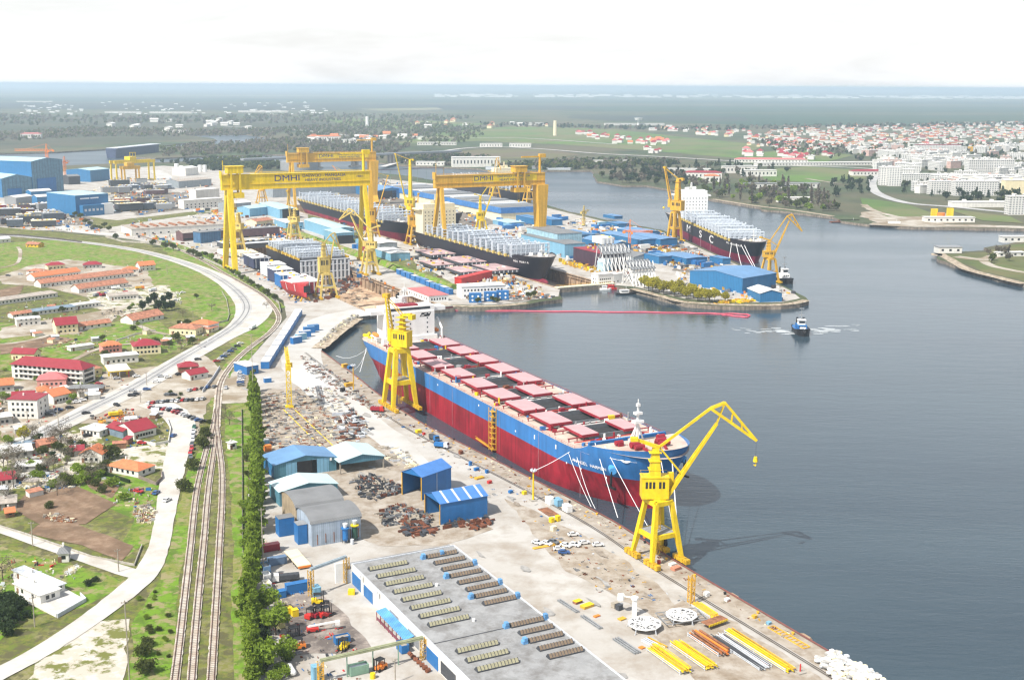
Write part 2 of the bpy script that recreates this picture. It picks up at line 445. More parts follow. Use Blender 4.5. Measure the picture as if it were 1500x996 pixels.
sl=bpy.data.lights.new('sun','SUN');sl.energy=5.0;sl.angle=rad(.6);sl.color=(1,.955,.88)
so=bpy.data.objects.new('sun',sl);COL.objects.link(so);so.rotation_euler=(-sd).to_track_quat('-Z','Y').to_euler()
wd=bpy.data.worlds.new('World');SC.world=wd;wd.use_nodes=True
nt=wd.node_tree;N=nt.nodes;Lk=nt.links
bg=N['Background'];bg.inputs[1].default_value=.075
sk=N.new('ShaderNodeTexSky');sk.sky_type='NISHITA';sk.sun_disc=False;sk.sun_elevation=SUN_EL;sk.sun_rotation=SUN_AZ
sk.air_density=1.2;sk.dust_density=2.0;sk.ozone_density=1.
tc=N.new('ShaderNodeTexCoord');mp=N.new('ShaderNodeMapping');mp.inputs['Scale'].default_value=(1,1,7)
Lk.new(tc.outputs['Generated'],mp.inputs[0])
nz=N.new('ShaderNodeTexNoise');nz.inputs['Scale'].default_value=3.1;nz.inputs['Detail'].default_value=8;nz.inputs['Roughness'].default_value=.6;nz.inputs['Distortion'].default_value=.4
Lk.new(mp.outputs[0],nz.inputs['Vector'])
mr=N.new('ShaderNodeMapRange');mr.inputs[1].default_value=.28;mr.inputs[2].default_value=.72;mr.inputs[3].default_value=.52;mr.inputs[4].default_value=.97
Lk.new(nz.outputs['Fac'],mr.inputs[0])
mx=N.new('ShaderNodeMix');mx.data_type='RGBA';mx.inputs[7].default_value=(12.9,13.0,13.2,1)
sz=N.new('ShaderNodeSeparateXYZ');Lk.new(tc.outputs['Generated'],sz.inputs[0])
mz=N.new('ShaderNodeMapRange');mz.inputs[1].default_value=.2;mz.inputs[2].default_value=.6;mz.inputs[3].default_value=1.;mz.inputs[4].default_value=.32
Lk.new(sz.outputs[2],mz.inputs[0]);mm=N.new('ShaderNodeMath');mm.operation='MULTIPLY';Lk.new(mr.outputs[0],mm.inputs[0]);Lk.new(mz.outputs[0],mm.inputs[1])
Lk.new(mm.outputs[0],mx.inputs[0]);Lk.new(sk.outputs[0],mx.inputs[6]);Lk.new(mx.outputs[2],bg.inputs[0])
vs=SC.view_settings;vs.view_transform='Standard';vs.look='None';vs.gamma=1;vs.use_curve_mapping=False;vs.exposure=.47
SC.render.engine='CYCLES'
cy=SC.cycles;cy.use_denoising=True;cy.max_bounces=6;cy.diffuse_bounces=3;cy.glossy_bounces=3;cy.volume_bounces=1;cy.transparent_max_bounces=8
cy.use_adaptive_sampling=True;cy.adaptive_threshold=.02;cy.caustics_reflective=False;cy.caustics_refractive=False
cy.pixel_filter_type='BLACKMAN_HARRIS';cy.filter_width=1.35
FAR=62000.
hb=MB();hb.box(-FAR*.72,-700,-15,FAR*.72,FAR+300,178)
hz=bpy.data.materials.new('haze');hz.use_nodes=True;nt=hz.node_tree
for n in list(nt.nodes):
 if n.type=='BSDF_PRINCIPLED':nt.nodes.remove(n)
pv=nt.nodes.new('ShaderNodeVolumePrincipled');pv.inputs['Color'].default_value=(.68,.84,1.,1);pv.inputs['Density'].default_value=8e-5;pv.inputs['Anisotropy'].default_value=.2
nt.links.new(pv.outputs[0],nt.nodes['Material Output'].inputs['Volume'])
hb.build('haze',hz,kind='stuff')
D1=[(-905,77),(-905,137),(-508,137),(-508,77)]
D2=[(-1330,258),(-1330,306),(-548,306),(-548,258)]
qe=[(1218,956),(1000,828),(902,765),(800,711),(700,661),(620,620),(559,580),(520,549),(472,514)]
shore=[G(420,0)]+[W(*p)for p in qe]+[W(*p)for p in((468,508),(487,492),(505,479),(524,466))]+[G(-498,68),G(-498,142)]
shore+=[W(*p)for p in((653,449),(692,451),(735,450),(773,446),(796,441),(824,438))]+[G(-538,255),G(-538,308)]
shore+=[W(*p)for p in((926,424),(945,429),(968,436),(1006,445),(1045,448),(1090,449),(1144,448),(1172,445),(1185,441),(1180,435),(1160,425),(1100,394),(1040,368),(990,345),(970,337),(935,331),(900,325),(865,317),(830,309),(800,300),(770,296),(720,284),(654,268),(600,258),(540,252),(440,250),(392,232),(340,234),(236,238),(160,240),(90,243),(0,247),(-200,250),(-260,232),(-100,227),(0,225),(81,223),(152,219),(217,216.5),(271,210),(318,206),(312,203),(271,198),(360,197),(402,202),(392,206),(339,210),(270,214),(230,215),(175,221),(173,228),(228,232),(298,229),(400,226.5),(480,229),(560,239),(600,243),(700,247),(716,250),(811,250),(868,250),(870,258),(876,266),(914,272),(947,272),(1000,281),(1044,293),(1109,303),(1117,307),(1155,310),(1220,318),(1232,324),(1273,329),(1338,333),(1500,335.5),(1900,340),(1900,350),(1500,352),(1477,358),(1441,363),(1449,367),(1376,370),(1372,378),(1411,392),(1428,399),(1462,408),(1500,416),(1600,428),(2100,470))]+[Vector((1500,600,0)),Vector((1500,-200,0)),Vector((150,-200,0))]
shore=[Vector((p.x,p.y,0))for p in shore]
nq=10
def rough(poly,i0,step,amp):
 out=poly[:i0]
 rest=poly[i0:]
 for a,b in zip(rest,rest[1:]):
  out.append(a);L=(b-a).length
  if 20<L and a.y<4500 and abs(a.x)<1600 and a.y>0 and(a.x,a.y)not in QUAYS:
   k=min(12,int(L/step))
   for j in range(1,k):
    p=a.lerp(b,j/k);w=noise.noise_vector(Vector((p.x*.05,p.y*.05,3)))
    out.append(p+Vector((w.x,w.y,0))*amp*min(1,a.y/1500))
 out.append(rest[-1]);return out
QUAYS={(p.x,p.y)for p in shore if G(-498,68)==p or G(-538,255)==p}|{(W(*p).x,W(*p).y)for p in((1160,425),(1100,394),(1040,368),(990,345),(720,284),(770,296),(796,441))}
shore=rough(shore,nq,12,5.)
outer=[Vector((-FAR*.7,-600,0)),Vector((FAR*.7,-600,0)),Vector((FAR*.7,FAR,0)),Vector((-FAR*.7,FAR,0))]
def inside(p,l):
 c=False;n=len(l);j=n-1
 for i in range(n):
  if(l[i].y>p[1])!=(l[j].y>p[1])and p[0]<(l[j].x-l[i].x)*(p[1]-l[i].y)/(l[j].y-l[i].y)+l[i].x:c=not c
  j=i
 return c
def holed(name,loops,z,m,kind='structure'):
 ls=[[Vector((p[0],p[1]))for p in l]for l in loops]
 pts,ed=[],[]
 for l in ls:
  k=len(pts);n=len(l);pts+=l;ed+=[(k+i,k+(i+1)%n)for i in range(n)]
 vs_,_,fs=delaunay_2d_cdt(pts,ed,[],1,1e-5)[:3]
 b=MB();b.v=[(p.x,p.y,z)for p in vs_]
 for f in fs:
  c=sum((vs_[i]for i in f),Vector((0,0)))/len(f)
  if inside(c,ls[0])and not any(inside(c,l)for l in ls[1:]):b.f.append(tuple(f));b.m.append(0)
 return b.build(name,m,kind=kind)
d1,d2=[G(*p)for p in D1],[G(*p)for p in D2]
holed('ground',[outer,shore,d1,d2],0,LAND)
def grow(D,k):return[G(D[0][0]-k,D[0][1]-k),G(D[1][0]-k,D[1][1]+k),G(D[2][0]+k,D[2][1]+k),G(D[3][0]+k,D[3][1]-k)]
wm=bpy.data.materials.new('harbour_water');wm.use_nodes=True;nt=wm.node_tree;N=nt.nodes;Lk=nt.links;b=N['Principled BSDF']
b.inputs['Roughness'].default_value=.09;b.inputs['IOR'].default_value=1.33
tc=N.new('ShaderNodeTexCoord')
n0=N.new('ShaderNodeTexNoise');n0.inputs['Scale'].default_value=.006;n0.inputs['Detail'].default_value=5
mp=N.new('ShaderNodeMapping');mp.inputs['Rotation'].default_value=(0,0,rad(20));mp.inputs['Scale'].default_value=(.45,1.5,1)
Lk.new(tc.outputs['Object'],mp.inputs[0]);Lk.new(mp.outputs[0],n0.inputs['Vector'])
mx=N.new('ShaderNodeMix');mx.data_type='RGBA';mx.inputs[6].default_value=(.027,.047,.064,1);mx.inputs[7].default_value=(.044,.070,.088,1)
mr0=N.new('ShaderNodeMapRange');mr0.inputs[1].default_value=.35;mr0.inputs[2].default_value=.68
Lk.new(n0.outputs['Fac'],mr0.inputs[0]);Lk.new(mr0.outputs[0],mx.inputs[0]);Lk.new(mx.outputs[2],b.inputs['Base Color'])
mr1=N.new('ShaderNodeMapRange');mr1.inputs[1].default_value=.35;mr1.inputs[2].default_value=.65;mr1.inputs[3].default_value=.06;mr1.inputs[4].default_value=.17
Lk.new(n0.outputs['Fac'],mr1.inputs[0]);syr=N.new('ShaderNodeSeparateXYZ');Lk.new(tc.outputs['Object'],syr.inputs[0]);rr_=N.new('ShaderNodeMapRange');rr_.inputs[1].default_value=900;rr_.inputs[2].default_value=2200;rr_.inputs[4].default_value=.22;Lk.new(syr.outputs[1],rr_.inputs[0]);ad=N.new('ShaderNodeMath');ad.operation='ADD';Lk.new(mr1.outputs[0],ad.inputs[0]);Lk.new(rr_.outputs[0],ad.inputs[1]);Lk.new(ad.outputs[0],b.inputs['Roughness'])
last=None
for sc_,dist,st in((.35,.22,.35),(.09,.7,.2),(1.1,.07,.4)):
 n1=N.new('ShaderNodeTexNoise');n1.inputs['Scale'].default_value=sc_;n1.inputs['Detail'].default_value=4
 Lk.new(mp.outputs[0],n1.inputs['Vector'])
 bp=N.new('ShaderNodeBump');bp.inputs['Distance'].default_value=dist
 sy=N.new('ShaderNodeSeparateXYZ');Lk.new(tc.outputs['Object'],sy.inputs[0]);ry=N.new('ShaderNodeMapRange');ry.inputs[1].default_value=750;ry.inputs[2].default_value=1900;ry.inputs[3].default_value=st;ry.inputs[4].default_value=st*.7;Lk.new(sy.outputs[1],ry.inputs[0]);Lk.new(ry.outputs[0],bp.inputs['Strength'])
 Lk.new(n1.outputs['Fac'],bp.inputs['Height'])
 if last:Lk.new(last.outputs[0],bp.inputs['Normal'])
 last=bp
Lk.new(last.outputs[0],b.inputs['Normal'])
WZ=-3.
wout=[Vector((-9000,-500,0)),Vector((9000,-500,0)),Vector((9000,12000,0)),Vector((-9000,12000,0))]
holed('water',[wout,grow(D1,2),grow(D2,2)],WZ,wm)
def skirt(name,loop,z0,z1,m):
 b=MB();n=len(loop)
 for i in range(n):
  a,c=loop[i],loop[(i+1)%n]
  b.quad([(a[0],a[1],z0),(c[0],c[1],z0),(c[0],c[1],z1),(a[0],a[1],z1)])
 return b.build(name,m,kind='structure')
skirt('quay_wall',shore,-7,0,mat('quay_concrete',(.30,.25,.20),.9,var=.25,scale=.3,streak=.5))
DW=mat('dock_wall_concrete',(.46,.33,.22),.9,var=.22,scale=.2,streak=.5,bump=.2)
for k,(D,l)in enumerate(((D1,d1),(D2,d2))):
 skirt('dock_wall',l,-11,0,DW)
 p=grow(D,1)
 sheet('dock_floor',p,-11,DOCKF,world=True)
 b=MB()
 for v,s in((D[0][1],1),(D[1][1],-1)):
  b.box(D[0][0],v-1.6,.02,D[2][0],v+.1*s,.55)
  n=int((D[2][0]-D[0][0])/9)
  for i in range(n):
   u=D[0][0]+4+i*9;b.box(u,min(v,v+s*1.0),-10.9,u+1.4,max(v,v+s*1.0),-1)
  b.box(D[0][0]+1,min(v+.02*s,v+s*1.4),-2.2,D[2][0]-1,max(v+.02*s,v+s*1.4),-1.2)
 o=b.build('dock_coping',DW,kind='structure');o.location=(QO.x,QO.y,0);o.rotation_euler=(0,0,RU)
 o.scale=(1,1,1)
yard=[(372,1100),(362,900),(360,760),(372,640),(378,575),(362,530),(420,465),(415,440),(330,392),(270,368),(200,352),(150,345),(80,338),(-120,335),(-200,262),(90,252),(240,243),(400,256),(440,254),(560,262),(640,270),(700,284),(790,302),(840,314),(900,328),(960,337),(990,348),(1100,397),(1160,427),(1172,437),(1144,443),(1090,443),(1006,438),(968,430),(930,420)]
yw=[W(*p)for p in yard]+[G(-540,306.5),G(-546,306.5),G(-1331,306.5),G(-1331,257.5),G(-546,257.5),G(-540,257.5)]+[W(*p)for p in((818,434),(790,437),(770,442),(735,446),(692,447),(655,446))]+[G(-500,137.6),G(-906,137.6),G(-906,76.4),G(-500,76.4)]+[W(*p)for p in((520,466),(500,480),(482,494),(466,509))]+[W(p[0]-2,p[1])for p in reversed(qe)]+[G(300,-1.2)]
sheet('yard',yw,.03,YARD,world=True)
strip=[W(p[0]-1.5,p[1]+.5)for p in qe]
sv=[UV(p)for p in strip]
sheet('quay_apron',[G(320,-1.2)]+strip+[G(u,v-9.2)for u,v in reversed(sv)]+[G(320,-10.4)],.06,YARD2,world=True)
for k,(a,c)in enumerate((((430,645),(640,640)),)):pass
for nm,px,m in(('dirt',[(398,700),(520,640),(600,672),(650,735),(720,775),(650,800),(560,800),(500,780)],YARD2),('dirt',[(380,575),(470,560),(540,600),(570,650),(500,665),(385,660)],YARD2),('dirt',[(740,730),(830,770),(930,830),(1010,900),(960,905),(820,830)],YARD2),('dirt',[(1000,870),(1060,905),(1200,990),(1240,1030),(1050,1030),(960,930)],YARD2),('dirt',[(398,880),(455,850),(520,915),(545,955),(430,960)],groundmat('oily_dirt',[(.22,.19,.17),(.36,.31,.27),(.13,.11,.10)],[5,12]))):
 sheet(nm,px,.10+.02*R.random(),m,2.5,5)
for nm,px in(('grass_bank',[(505,322),(530,340),(560,360),(600,380),(668,418),(662,432),(640,428),(590,402),(545,378),(512,350),(478,335),(450,320),(452,314)]),('grass_bank',[(170,323),(330,305),(338,309),(260,318),(205,326),(150,335),(120,330),(130,318)]),('grass_bank',[(265,284),(305,281),(310,284),(280,288)])):
 sheet(nm,px,.12,GRASSD,2.,9)
b=MB();L0,L1=UV(W(500,335))[0],UV(W(664,424))[0]
rg=[]
n=40
for i in range(n+1):
 u=L0+(L1-L0)*i/n;h=4.2+.5*noise.noise(Vector((i*.6,0,0)))
 rg.append([(u,172,.1),(u,176,h),(u,179,h),(u,186,.1)])
b.loft(rg)
o=b.build('grass_embankment',GRASS,kind='structure');o.location=(QO.x,QO.y,0);o.rotation_euler=(0,0,RU)
sheet('field',[(-300,1100),(-300,330),(0,333),(80,340),(150,347),(200,354),(270,371),(330,396),(410,445),(412,470),(360,530),(376,575),(370,640),(358,760),(360,900),(372,1100)],.05,GRASSD,1.)
sheet('field',[(-60,360),(80,352),(200,367),(270,388),(318,408),(340,430),(352,455),(330,478),(300,470),(250,440),(180,425),(90,395),(-60,402)],.08,GRASS,2.,10)
sheet('field',[(330,492),(378,462),(405,470),(372,520),(345,545),(312,600),(300,585),(318,545),(345,515)],.08,GRASS,1.5,6)
sheet('field',[(332,590),(372,590),(364,700),(356,820),(358,900),(370,1050),(345,1050),(340,900),(342,780),(336,700),(328,640)],.09,GRASS,1.2,6)
sheet('field',[(302,640),(318,640),(300,700),(280,770),(262,860),(246,1040),(180,1040),(200,900),(235,850),(262,740),(275,690)],.09,GRASS,1.2,6)
sheet('field',[(-60,540),(60,545),(150,505),(245,520),(280,500),(220,465),(110,480),(-60,470)],.08,GRASS,3,8)
zf_=.095
for px in([(0,800),(90,825),(150,840),(190,850),(120,890),(60,900),(-40,945),(-60,810)],[(130,660),(190,640),(240,655),(200,665),(160,680)],[(60,700),(180,695),(235,712),(225,790),(160,830),(195,760),(110,720)],[(225,345),(300,372),(340,395),(420,450),(400,455),(330,405),(250,378)],[(20,835),(50,890),(0,940),(-50,940),(-50,850)]):
 zf_+=.012;sheet('field',px,zf_,GRASS,1.6,5)
pale=([(40,390),(100,380),(215,395),(225,420),(150,440),(60,420),(0,416),(0,405)],[(130,425),(245,418),(262,438),(230,450),(180,462),(130,450)],[(0,480),(60,470),(150,455),(190,445),(160,475),(110,490),(40,492),(0,497)],[(150,545),(250,535),(300,520),(330,545),(345,575),(250,600),(200,620),(120,620),(140,580)],[(175,655),(240,650),(250,690),(200,685),(160,680)],[(60,950),(120,915),(190,905),(185,960),(170,1040),(20,1040)],[(0,560),(60,555),(150,570),(110,610),(40,640),(0,650)],[(0,660),(110,630),(150,640),(140,700),(60,720),(0,720)],[(250,600),(310,570),(312,585),(300,605),(290,640),(270,640),(262,620)],[(345,540),(372,545),(368,590),(318,592),(318,575)])
PALE2=groundmat('patchy_white_soil',[(.46,.42,.35),(.52,.49,.44),(.15,.16,.045)],[7,9],th=(.5,.56))
for k,px in enumerate(pale):sheet('dirt_ground',px,.13+.01*k,PALE2 if k in(4,5,7,1)else PALE,2.4,5)
for k,px in enumerate(([(40,722),(110,712),(172,738),(125,768),(60,770),(20,745)],[(55,770),(95,760),(195,800),(180,822),(120,800),(40,782)],[(0,425),(35,418),(30,430),(0,440)],[(0,505),(80,492),(110,498),(50,512),(0,520)],[(120,700),(175,712),(165,730),(130,715)])):sheet('soil_plot',px,.26+.005*k,SOIL,.6,5)
ribbon('road',[(-80,343),(0,345),(80,351),(150,359),(205,368),(255,381),(300,397),(335,415),(362,436),(372,455),(358,476),(325,495),(270,526),(205,565),(150,592),(90,622),(40,645),(-60,680)],[11,11,11,11,12,13,15,19,25,27,22,17,16,18,17,15,14,14],.30,ROADD,.06)
ribbon('asphalt_road',[(-80,343),(0,345),(80,351),(150,359),(205,368),(255,381),(300,397),(332,415),(355,435),(362,453),(348,474),(318,495),(265,526),(202,564),(147,592),(88,621),(40,644),(-60,678)],7.2,.34,ASPH)
for o_ in(-1.9,1.5):
 pt_=[W(*q)for q in[(0,345),(80,351),(150,359),(205,368),(255,381),(300,397),(332,415),(355,435),(362,453),(348,474),(318,495),(265,526),(202,564),(147,592),(88,621),(40,644),(-60,678)]];c_,_=spline(pt_,[1]*len(pt_),6);n_=len(c_)
 ribbon('tyre_track',[(c_[i]+Vector((-(c_[min(n_-1,i+1)]-c_[max(0,i-1)]).normalized().y,(c_[min(n_-1,i+1)]-c_[max(0,i-1)]).normalized().x,0))*o_)[:2]for i in range(0,n_,3)],.8,.37,mat('worn_asphalt',(.20,.20,.20),.9),.5,world=True)
ribbon('dirt_road',[(222,590),(252,604),(268,626),(263,650),(254,690),(249,715),(241,760),(233,800),(215,838),(184,868),(126,912),(60,955),(0,987),(-60,1018)],[17,15,12.5,10.5,9.6,9,7.4,7.4,9,9,8,7.6,7.6,7.6],.32,ROADD,.12)
ribbon('lane',[(-60,765),(0,776),(60,796),(130,820),(200,842),(222,842)],[5,5.5,6,6,7,10],.31,ROADD,.15)
ribbon('lane',[(0,505),(60,495),(150,462),(165,455),(205,478),(245,490),(300,488)],4,.29,PALE,.3)
ribbon('lane',[(0,393),(25,386),(30,370),(26,362)],3.5,.29,PALE,.2)
ribbon('lane',[(0,560),(90,535),(150,510),(235,500)],4,.28,PALE,.3)
HAUL=groundmat('white_haul_road',[(.45,.44,.415),(.40,.38,.345),(.50,.49,.47)],[30,70])
ribbon('haul_road',[(560,455),(500,463),(462,480),(442,515),(452,550),(510,600),(580,650),(640,700)],[26,26,25,25,24,20,14,3],.14,HAUL,.25)
ribbon('haul_road',[(-40,318),(60,306),(100,335),(180,345)],[40,40,20,12],.14,HAUL,.3)
ribbon('haul_road',[(130,300),(190,290),(240,262),(225,250)],26,.14,HAUL,.2)
ribbon('shore_rubble',[(466,511),(485,496),(503,481),(524,467)],9,.4,RIPR,.5)
ribbon('shore_rubble',[(655,448),(692,449),(735,448),(773,444)],6,.2,RIPR,.5)
ribbon('shore_rubble',[(926,423),(968,434),(1006,443),(1090,447),(1150,446),(1182,440)],7,.2,RIPR,.4)
ribbon('shore_rubble',[(1372,375),(1376,372),(1410,391),(1428,398),(1500,416)],10,.2,RIPR,.5)
ribbon('beach',[(1275,328),(1338,331),(1420,331),(1520,334)],26,.2,PALE,.2)
ribbon('beach',[(1044,292),(1109,302),(1160,308),(1220,317)],9,.2,RIPR,.4)
sheet('spit_grass',[(1385,373),(1445,369),(1478,360),(1520,355),(1520,416),(1440,398),(1400,382)],.05,GRASSF,4)
ribbon('path',[(1440,382),(1455,390),(1500,399),(1540,402)],9,.12,PALE);ribbon('path',[(1400,376),(1440,380),(1470,372),(1520,370)],14,.12,PALE,.3)
FG1=groundmat('bright_far_field',[(.105,.18,.04),(.08,.13,.04),(.15,.15,.07)],[120,300])
FG2=groundmat('dull_far_field',[(.06,.075,.042),(.048,.058,.038),(.09,.085,.055)],[150,500])
FG3=groundmat('brown_far_field',[(.15,.115,.085),(.12,.095,.07),(.13,.13,.06)],[100,300])
FG4=groundmat('deep_green_far_field',[(.035,.075,.045),(.03,.06,.04),(.05,.075,.04)],[300,900])
FG5=groundmat('dark_far_field',[(.045,.055,.05),(.04,.05,.05),(.06,.07,.05)],[300,900])
FG6=groundmat('pale_far_field',[(.24,.22,.15),(.20,.20,.12),(.15,.16,.08)],[500,1500])
ff=[(FG2,[(-200,220),(0,218),(150,212),(300,203),(250,198),(80,196),(-200,198)]),(FG2,[(-300,165),(200,170),(400,172),(520,185),(400,195),(-300,192)]),(FG1,[(570,212),(660,192),(760,185),(900,190),(990,200),(1120,213),(1080,232),(960,222),(820,212),(700,207)]),(FG3,[(640,224),(700,220),(800,219),(850,227),(800,233),(700,233)]),(FG1,[(1090,225),(1180,218),(1250,228),(1200,240),(1100,240)]),(FG1,[(1110,250),(1180,244),(1260,250),(1270,262),(1190,268),(1120,264)]),(FG1,[(1260,290),(1330,300),(1380,318),(1300,318),(1265,305)]),(FG1,[(1380,305),(1480,318),(1500,328),(1440,324)]),(FG1,[(460,172),(640,178),(720,182),(600,190),(520,186)]),(FG4,[(860,175),(1000,166),(1500,170),(1700,178),(1500,185),(1100,184)]),(FG5,[(840,168),(1090,172),(1100,178),(900,178),(830,173)]),(FG4,[(900,155),(1800,158),(1800,166),(1000,165),(820,163)]),(FG5,[(-200,150),(500,152),(900,156),(820,162),(300,162),(-200,158)]),(FG6,[(520,160),(640,158),(650,161),(560,163)]),(FG1,[(640,238),(760,236),(880,242),(860,247),(720,246)]),(FG4,[(-400,142),(300,144),(900,147),(1900,152),(1900,154.5),(900,152),(-400,148)]),(FG6,[(-200,138.5),(900,141),(880,142.4),(-200,140)]),(FG6,[(1000,143.5),(1900,147),(1900,148.5),(1000,144.8)])]
for k,(m,px)in enumerate(ff):sheet('field',px,.15+.05*k,m)
ribbon('road',[(560,245),(650,222),(720,216),(790,219),(880,226),(960,230),(1060,236),(1130,240)],14,1.2,mat('far_road',(.55,.53,.5),.9))
ribbon('road',[(560,205),(500,198),(420,190),(330,186)],16,1.2,MATS['far_road']);ribbon('road',[(500,199),(640,203),(760,203),(900,212)],12,1.2,MATS['far_road'])
ribbon('road',[(1300,252),(1280,262),(1278,275),(1290,286),(1330,298),(1400,304),(1500,314)],16,.5,ASPH)
ribbon('road',[(1060,241),(1150,243),(1250,246),(1300,250)],12,.5,MATS['far_road'])
ribbon('lane',[(1180,262),(1230,270)],8,.5,PALE)
ribbon('lane',[(1265,300),(1282,310),(1330,322)],10,.5,PALE)
sheet('dirt_ground',[(1270,300),(1300,308),(1380,312),(1420,325),(1350,332),(1290,328),(1262,318)],.3,PALE,12,20)
def hull(L,B,D,zdeck,stern=.55,bowlen=.13,flare=1.0,rake=8.,fc=0.,fclen=34.,sheer=0.,waterdrop=0.,bulb=0,n=44,zl=None,poop=0.,pooplen=0.):
 """rings of a ship's side from stern to stem; returns (rings, levels) with z from keel 0 to deck D"""
 lv=zl or[0,.06,.2,.45,.7,.86,1.]
 def half(x,f):
  h=1.
  xa=x/L
  bow0=1-bowlen*(1.5-.5*f)
  if xa>bow0:
   t=(xa-bow0)/(1-bow0);k=.42+.16*f*flare
   h=max(0.,1-t**(1.0/max(.2,(1-k))*(1.0 if f>.5 else.85)))**(.5+.12*(1-f))
  st0=.16*(1.25-f)
  if xa<st0:
   t=1-xa/st0;full=stern*(.12+.95*f)
   h=1-(1-min(1,full))*t**1.6
  if f<.08:h*=.9
  return h*B/2
 rings=[]
 for i in range(n+1):
  s=i/n
  s=s*1.0
  x=L*(s**.96 if s<.5 else 1-(1-s)**1.35*(.5**.96/.5**1.35)*(1-.5**.96)/(.5**.96))if False else L*s
  rings.append(x)
 return rings,lv,half
def ship_hull(root,L,B,D,z0,mats,split,fc=0.,fclen=34.,rake=7.,stern_rise=.35,n=46,bowlen=.12,sternw=.6,deckmat=None,fcramp=5.,sheer=0.,paint=None,part='hull',fullbow=True,transom=True):
 """hull from x=0 (transom) to x=L (stem), keel at z0, deck at z0+D; mats = (bottom, topside); split = z of the paint line"""
 rings,lv,half=hull(L,B,D,0,sternw,bowlen)
 b=MB();xs=[]
 for i in range(n+1):
  s=i/n
  xs.append(L*(.30*s/.3 if s<.3 else.30+.48*(s-.3)/.3 if s<.6 else.78+.22*(1-(1-(s-.6)/.4)**1.7)))
 allr=[]
 def top(x):return D+(fc*smooth01(L-fclen-fcramp,L-fclen,x)if fc else 0)+sheer*max(0,(x-L+fclen)/fclen)**1.5
 def zlevels(x):
  t=top(x);sp=split-z0
  low=[0,.12*sp,.5*sp,sp]
  return low+[sp+(t-sp)*f for f in(.02,.35,.7,1.)]
 for x in xs:
  row=[]
  for k,z in enumerate(zlevels(x)):
   f=z/D
   rk=rake*max(0,f-.35)/.65*smooth01(L*.8,L,x)
   y=half(min(x,L),min(1,f))
   sr=0.
   if x<L*.13:sr=(1-x/(L*.13))**2*stern_rise*D
   zz=max(z,sr)if z<D*.9 else z
   row.append((x+rk-rake*smooth01(L*.8,L,x),y,z0+zz))
  allr.append(row)
 nl=len(allr[0])
 for side in(1,-1):
  k0=len(b.v)
  for row in allr:b.v+=[(x,y*side,z)for x,y,z in row]
  for i in range(n):
   for j in range(nl-1):
    q=(k0+i*nl+j,k0+(i+1)*nl+j,k0+(i+1)*nl+j+1,k0+i*nl+j+1)
    b.f.append(q if side<0 else q[::-1]);b.m.append(0 if j<3 else 1)
 for j in range(nl-1):
  a,c=allr[0][j],allr[0][j+1]
  b.quad([(a[0],a[1],a[2]),(a[0],-a[1],a[2]),(c[0],-c[1],c[2]),(c[0],c[1],c[2])],0 if j<3 else 1)
 for i in range(n):
  a,c=allr[i][0],allr[i+1][0]
  b.quad([(a[0],a[1],a[2]),(c[0],c[1],c[2]),(c[0],-c[1],c[2]),(a[0],-a[1],a[2])],0)
 o=b.build(part,list(mats),root)
 for p in o.data.polygons:p.use_smooth=True
 o.data.set_sharp_from_angle(angle=rad(35))if hasattr(o.data,'set_sharp_from_angle')else None
 d=MB()
 dz=-.02
 for i in range(n):
  a,c=allr[i][-1],allr[i+1][-1]
  hi=fc and(a[0]>L-fclen-.1)
  za=a[2]-(1.1 if hi else.25);zc=c[2]-(1.1 if hi else.25)
  if fc and not hi:za=z0+D-.25;zc=za
  if fc and hi:za=zc=z0+D+fc-1.1+sheer*.25
  d.quad([(a[0],a[1]*.995,za),(a[0],-a[1]*.995,za),(c[0],-c[1]*.995,zc),(c[0],c[1]*.995,zc)])
 d.build('deck',deckmat,root)
 return[(r[-1][0],r[-1][1],r[-1][2])for r in allr],half
HBLUE=mat('hull_blue',(.032,.18,.47),.45,var=.09,streak=.22,scale=.05)
HRED=mat('hull_antifouling_red',(.34,.012,.028),.6,var=.24,streak=.38,scale=.06)
HRED2=mat('dull_hull_red',(.26,.02,.045),.6,var=.2,streak=.3,scale=.06)
HBLK=mat('hull_black',(.012,.012,.022),.45,var=.2,streak=.2,scale=.06)
DECK=mat('unpainted_deck',(.58,.50,.43),.8,var=.25,var2=(.42,.30,.24),scale=.12)
HATCH=mat('hatch_cover_pink',(.50,.31,.32),.65,var=.07,scale=.15,streak=0)
DARKH=mat('open_hold_grey',(.14,.155,.17),.8,var=.15)
LASH=mat('lashing_bridge_grey',(.62,.67,.73),.5,var=.08,scale=.4)
LETW=mat('white_lettering',(.85,.85,.85),.5,var=.02)
LETD=mat('dark_blue_lettering',(.012,.025,.17),.5,var=.02)
SX,SV=-346.,30.
bc=T('bulk_carrier','long bulk carrier with blue topside and red bottom moored along the near quay','ship',G(SX,SV),RU)
L,B,DZ=293.,47.,18.
edge,half=ship_hull(bc,L,B,25.,-7.,(HRED,HBLUE),10.0,fc=3.6,fclen=30.,rake=8.,sheer=3.4,fcramp=2.,deckmat=DECK,bowlen=.17,sternw=.72,stern_rise=.42)
hx=[40+24.4*i for i in range(9)]
closed={5}
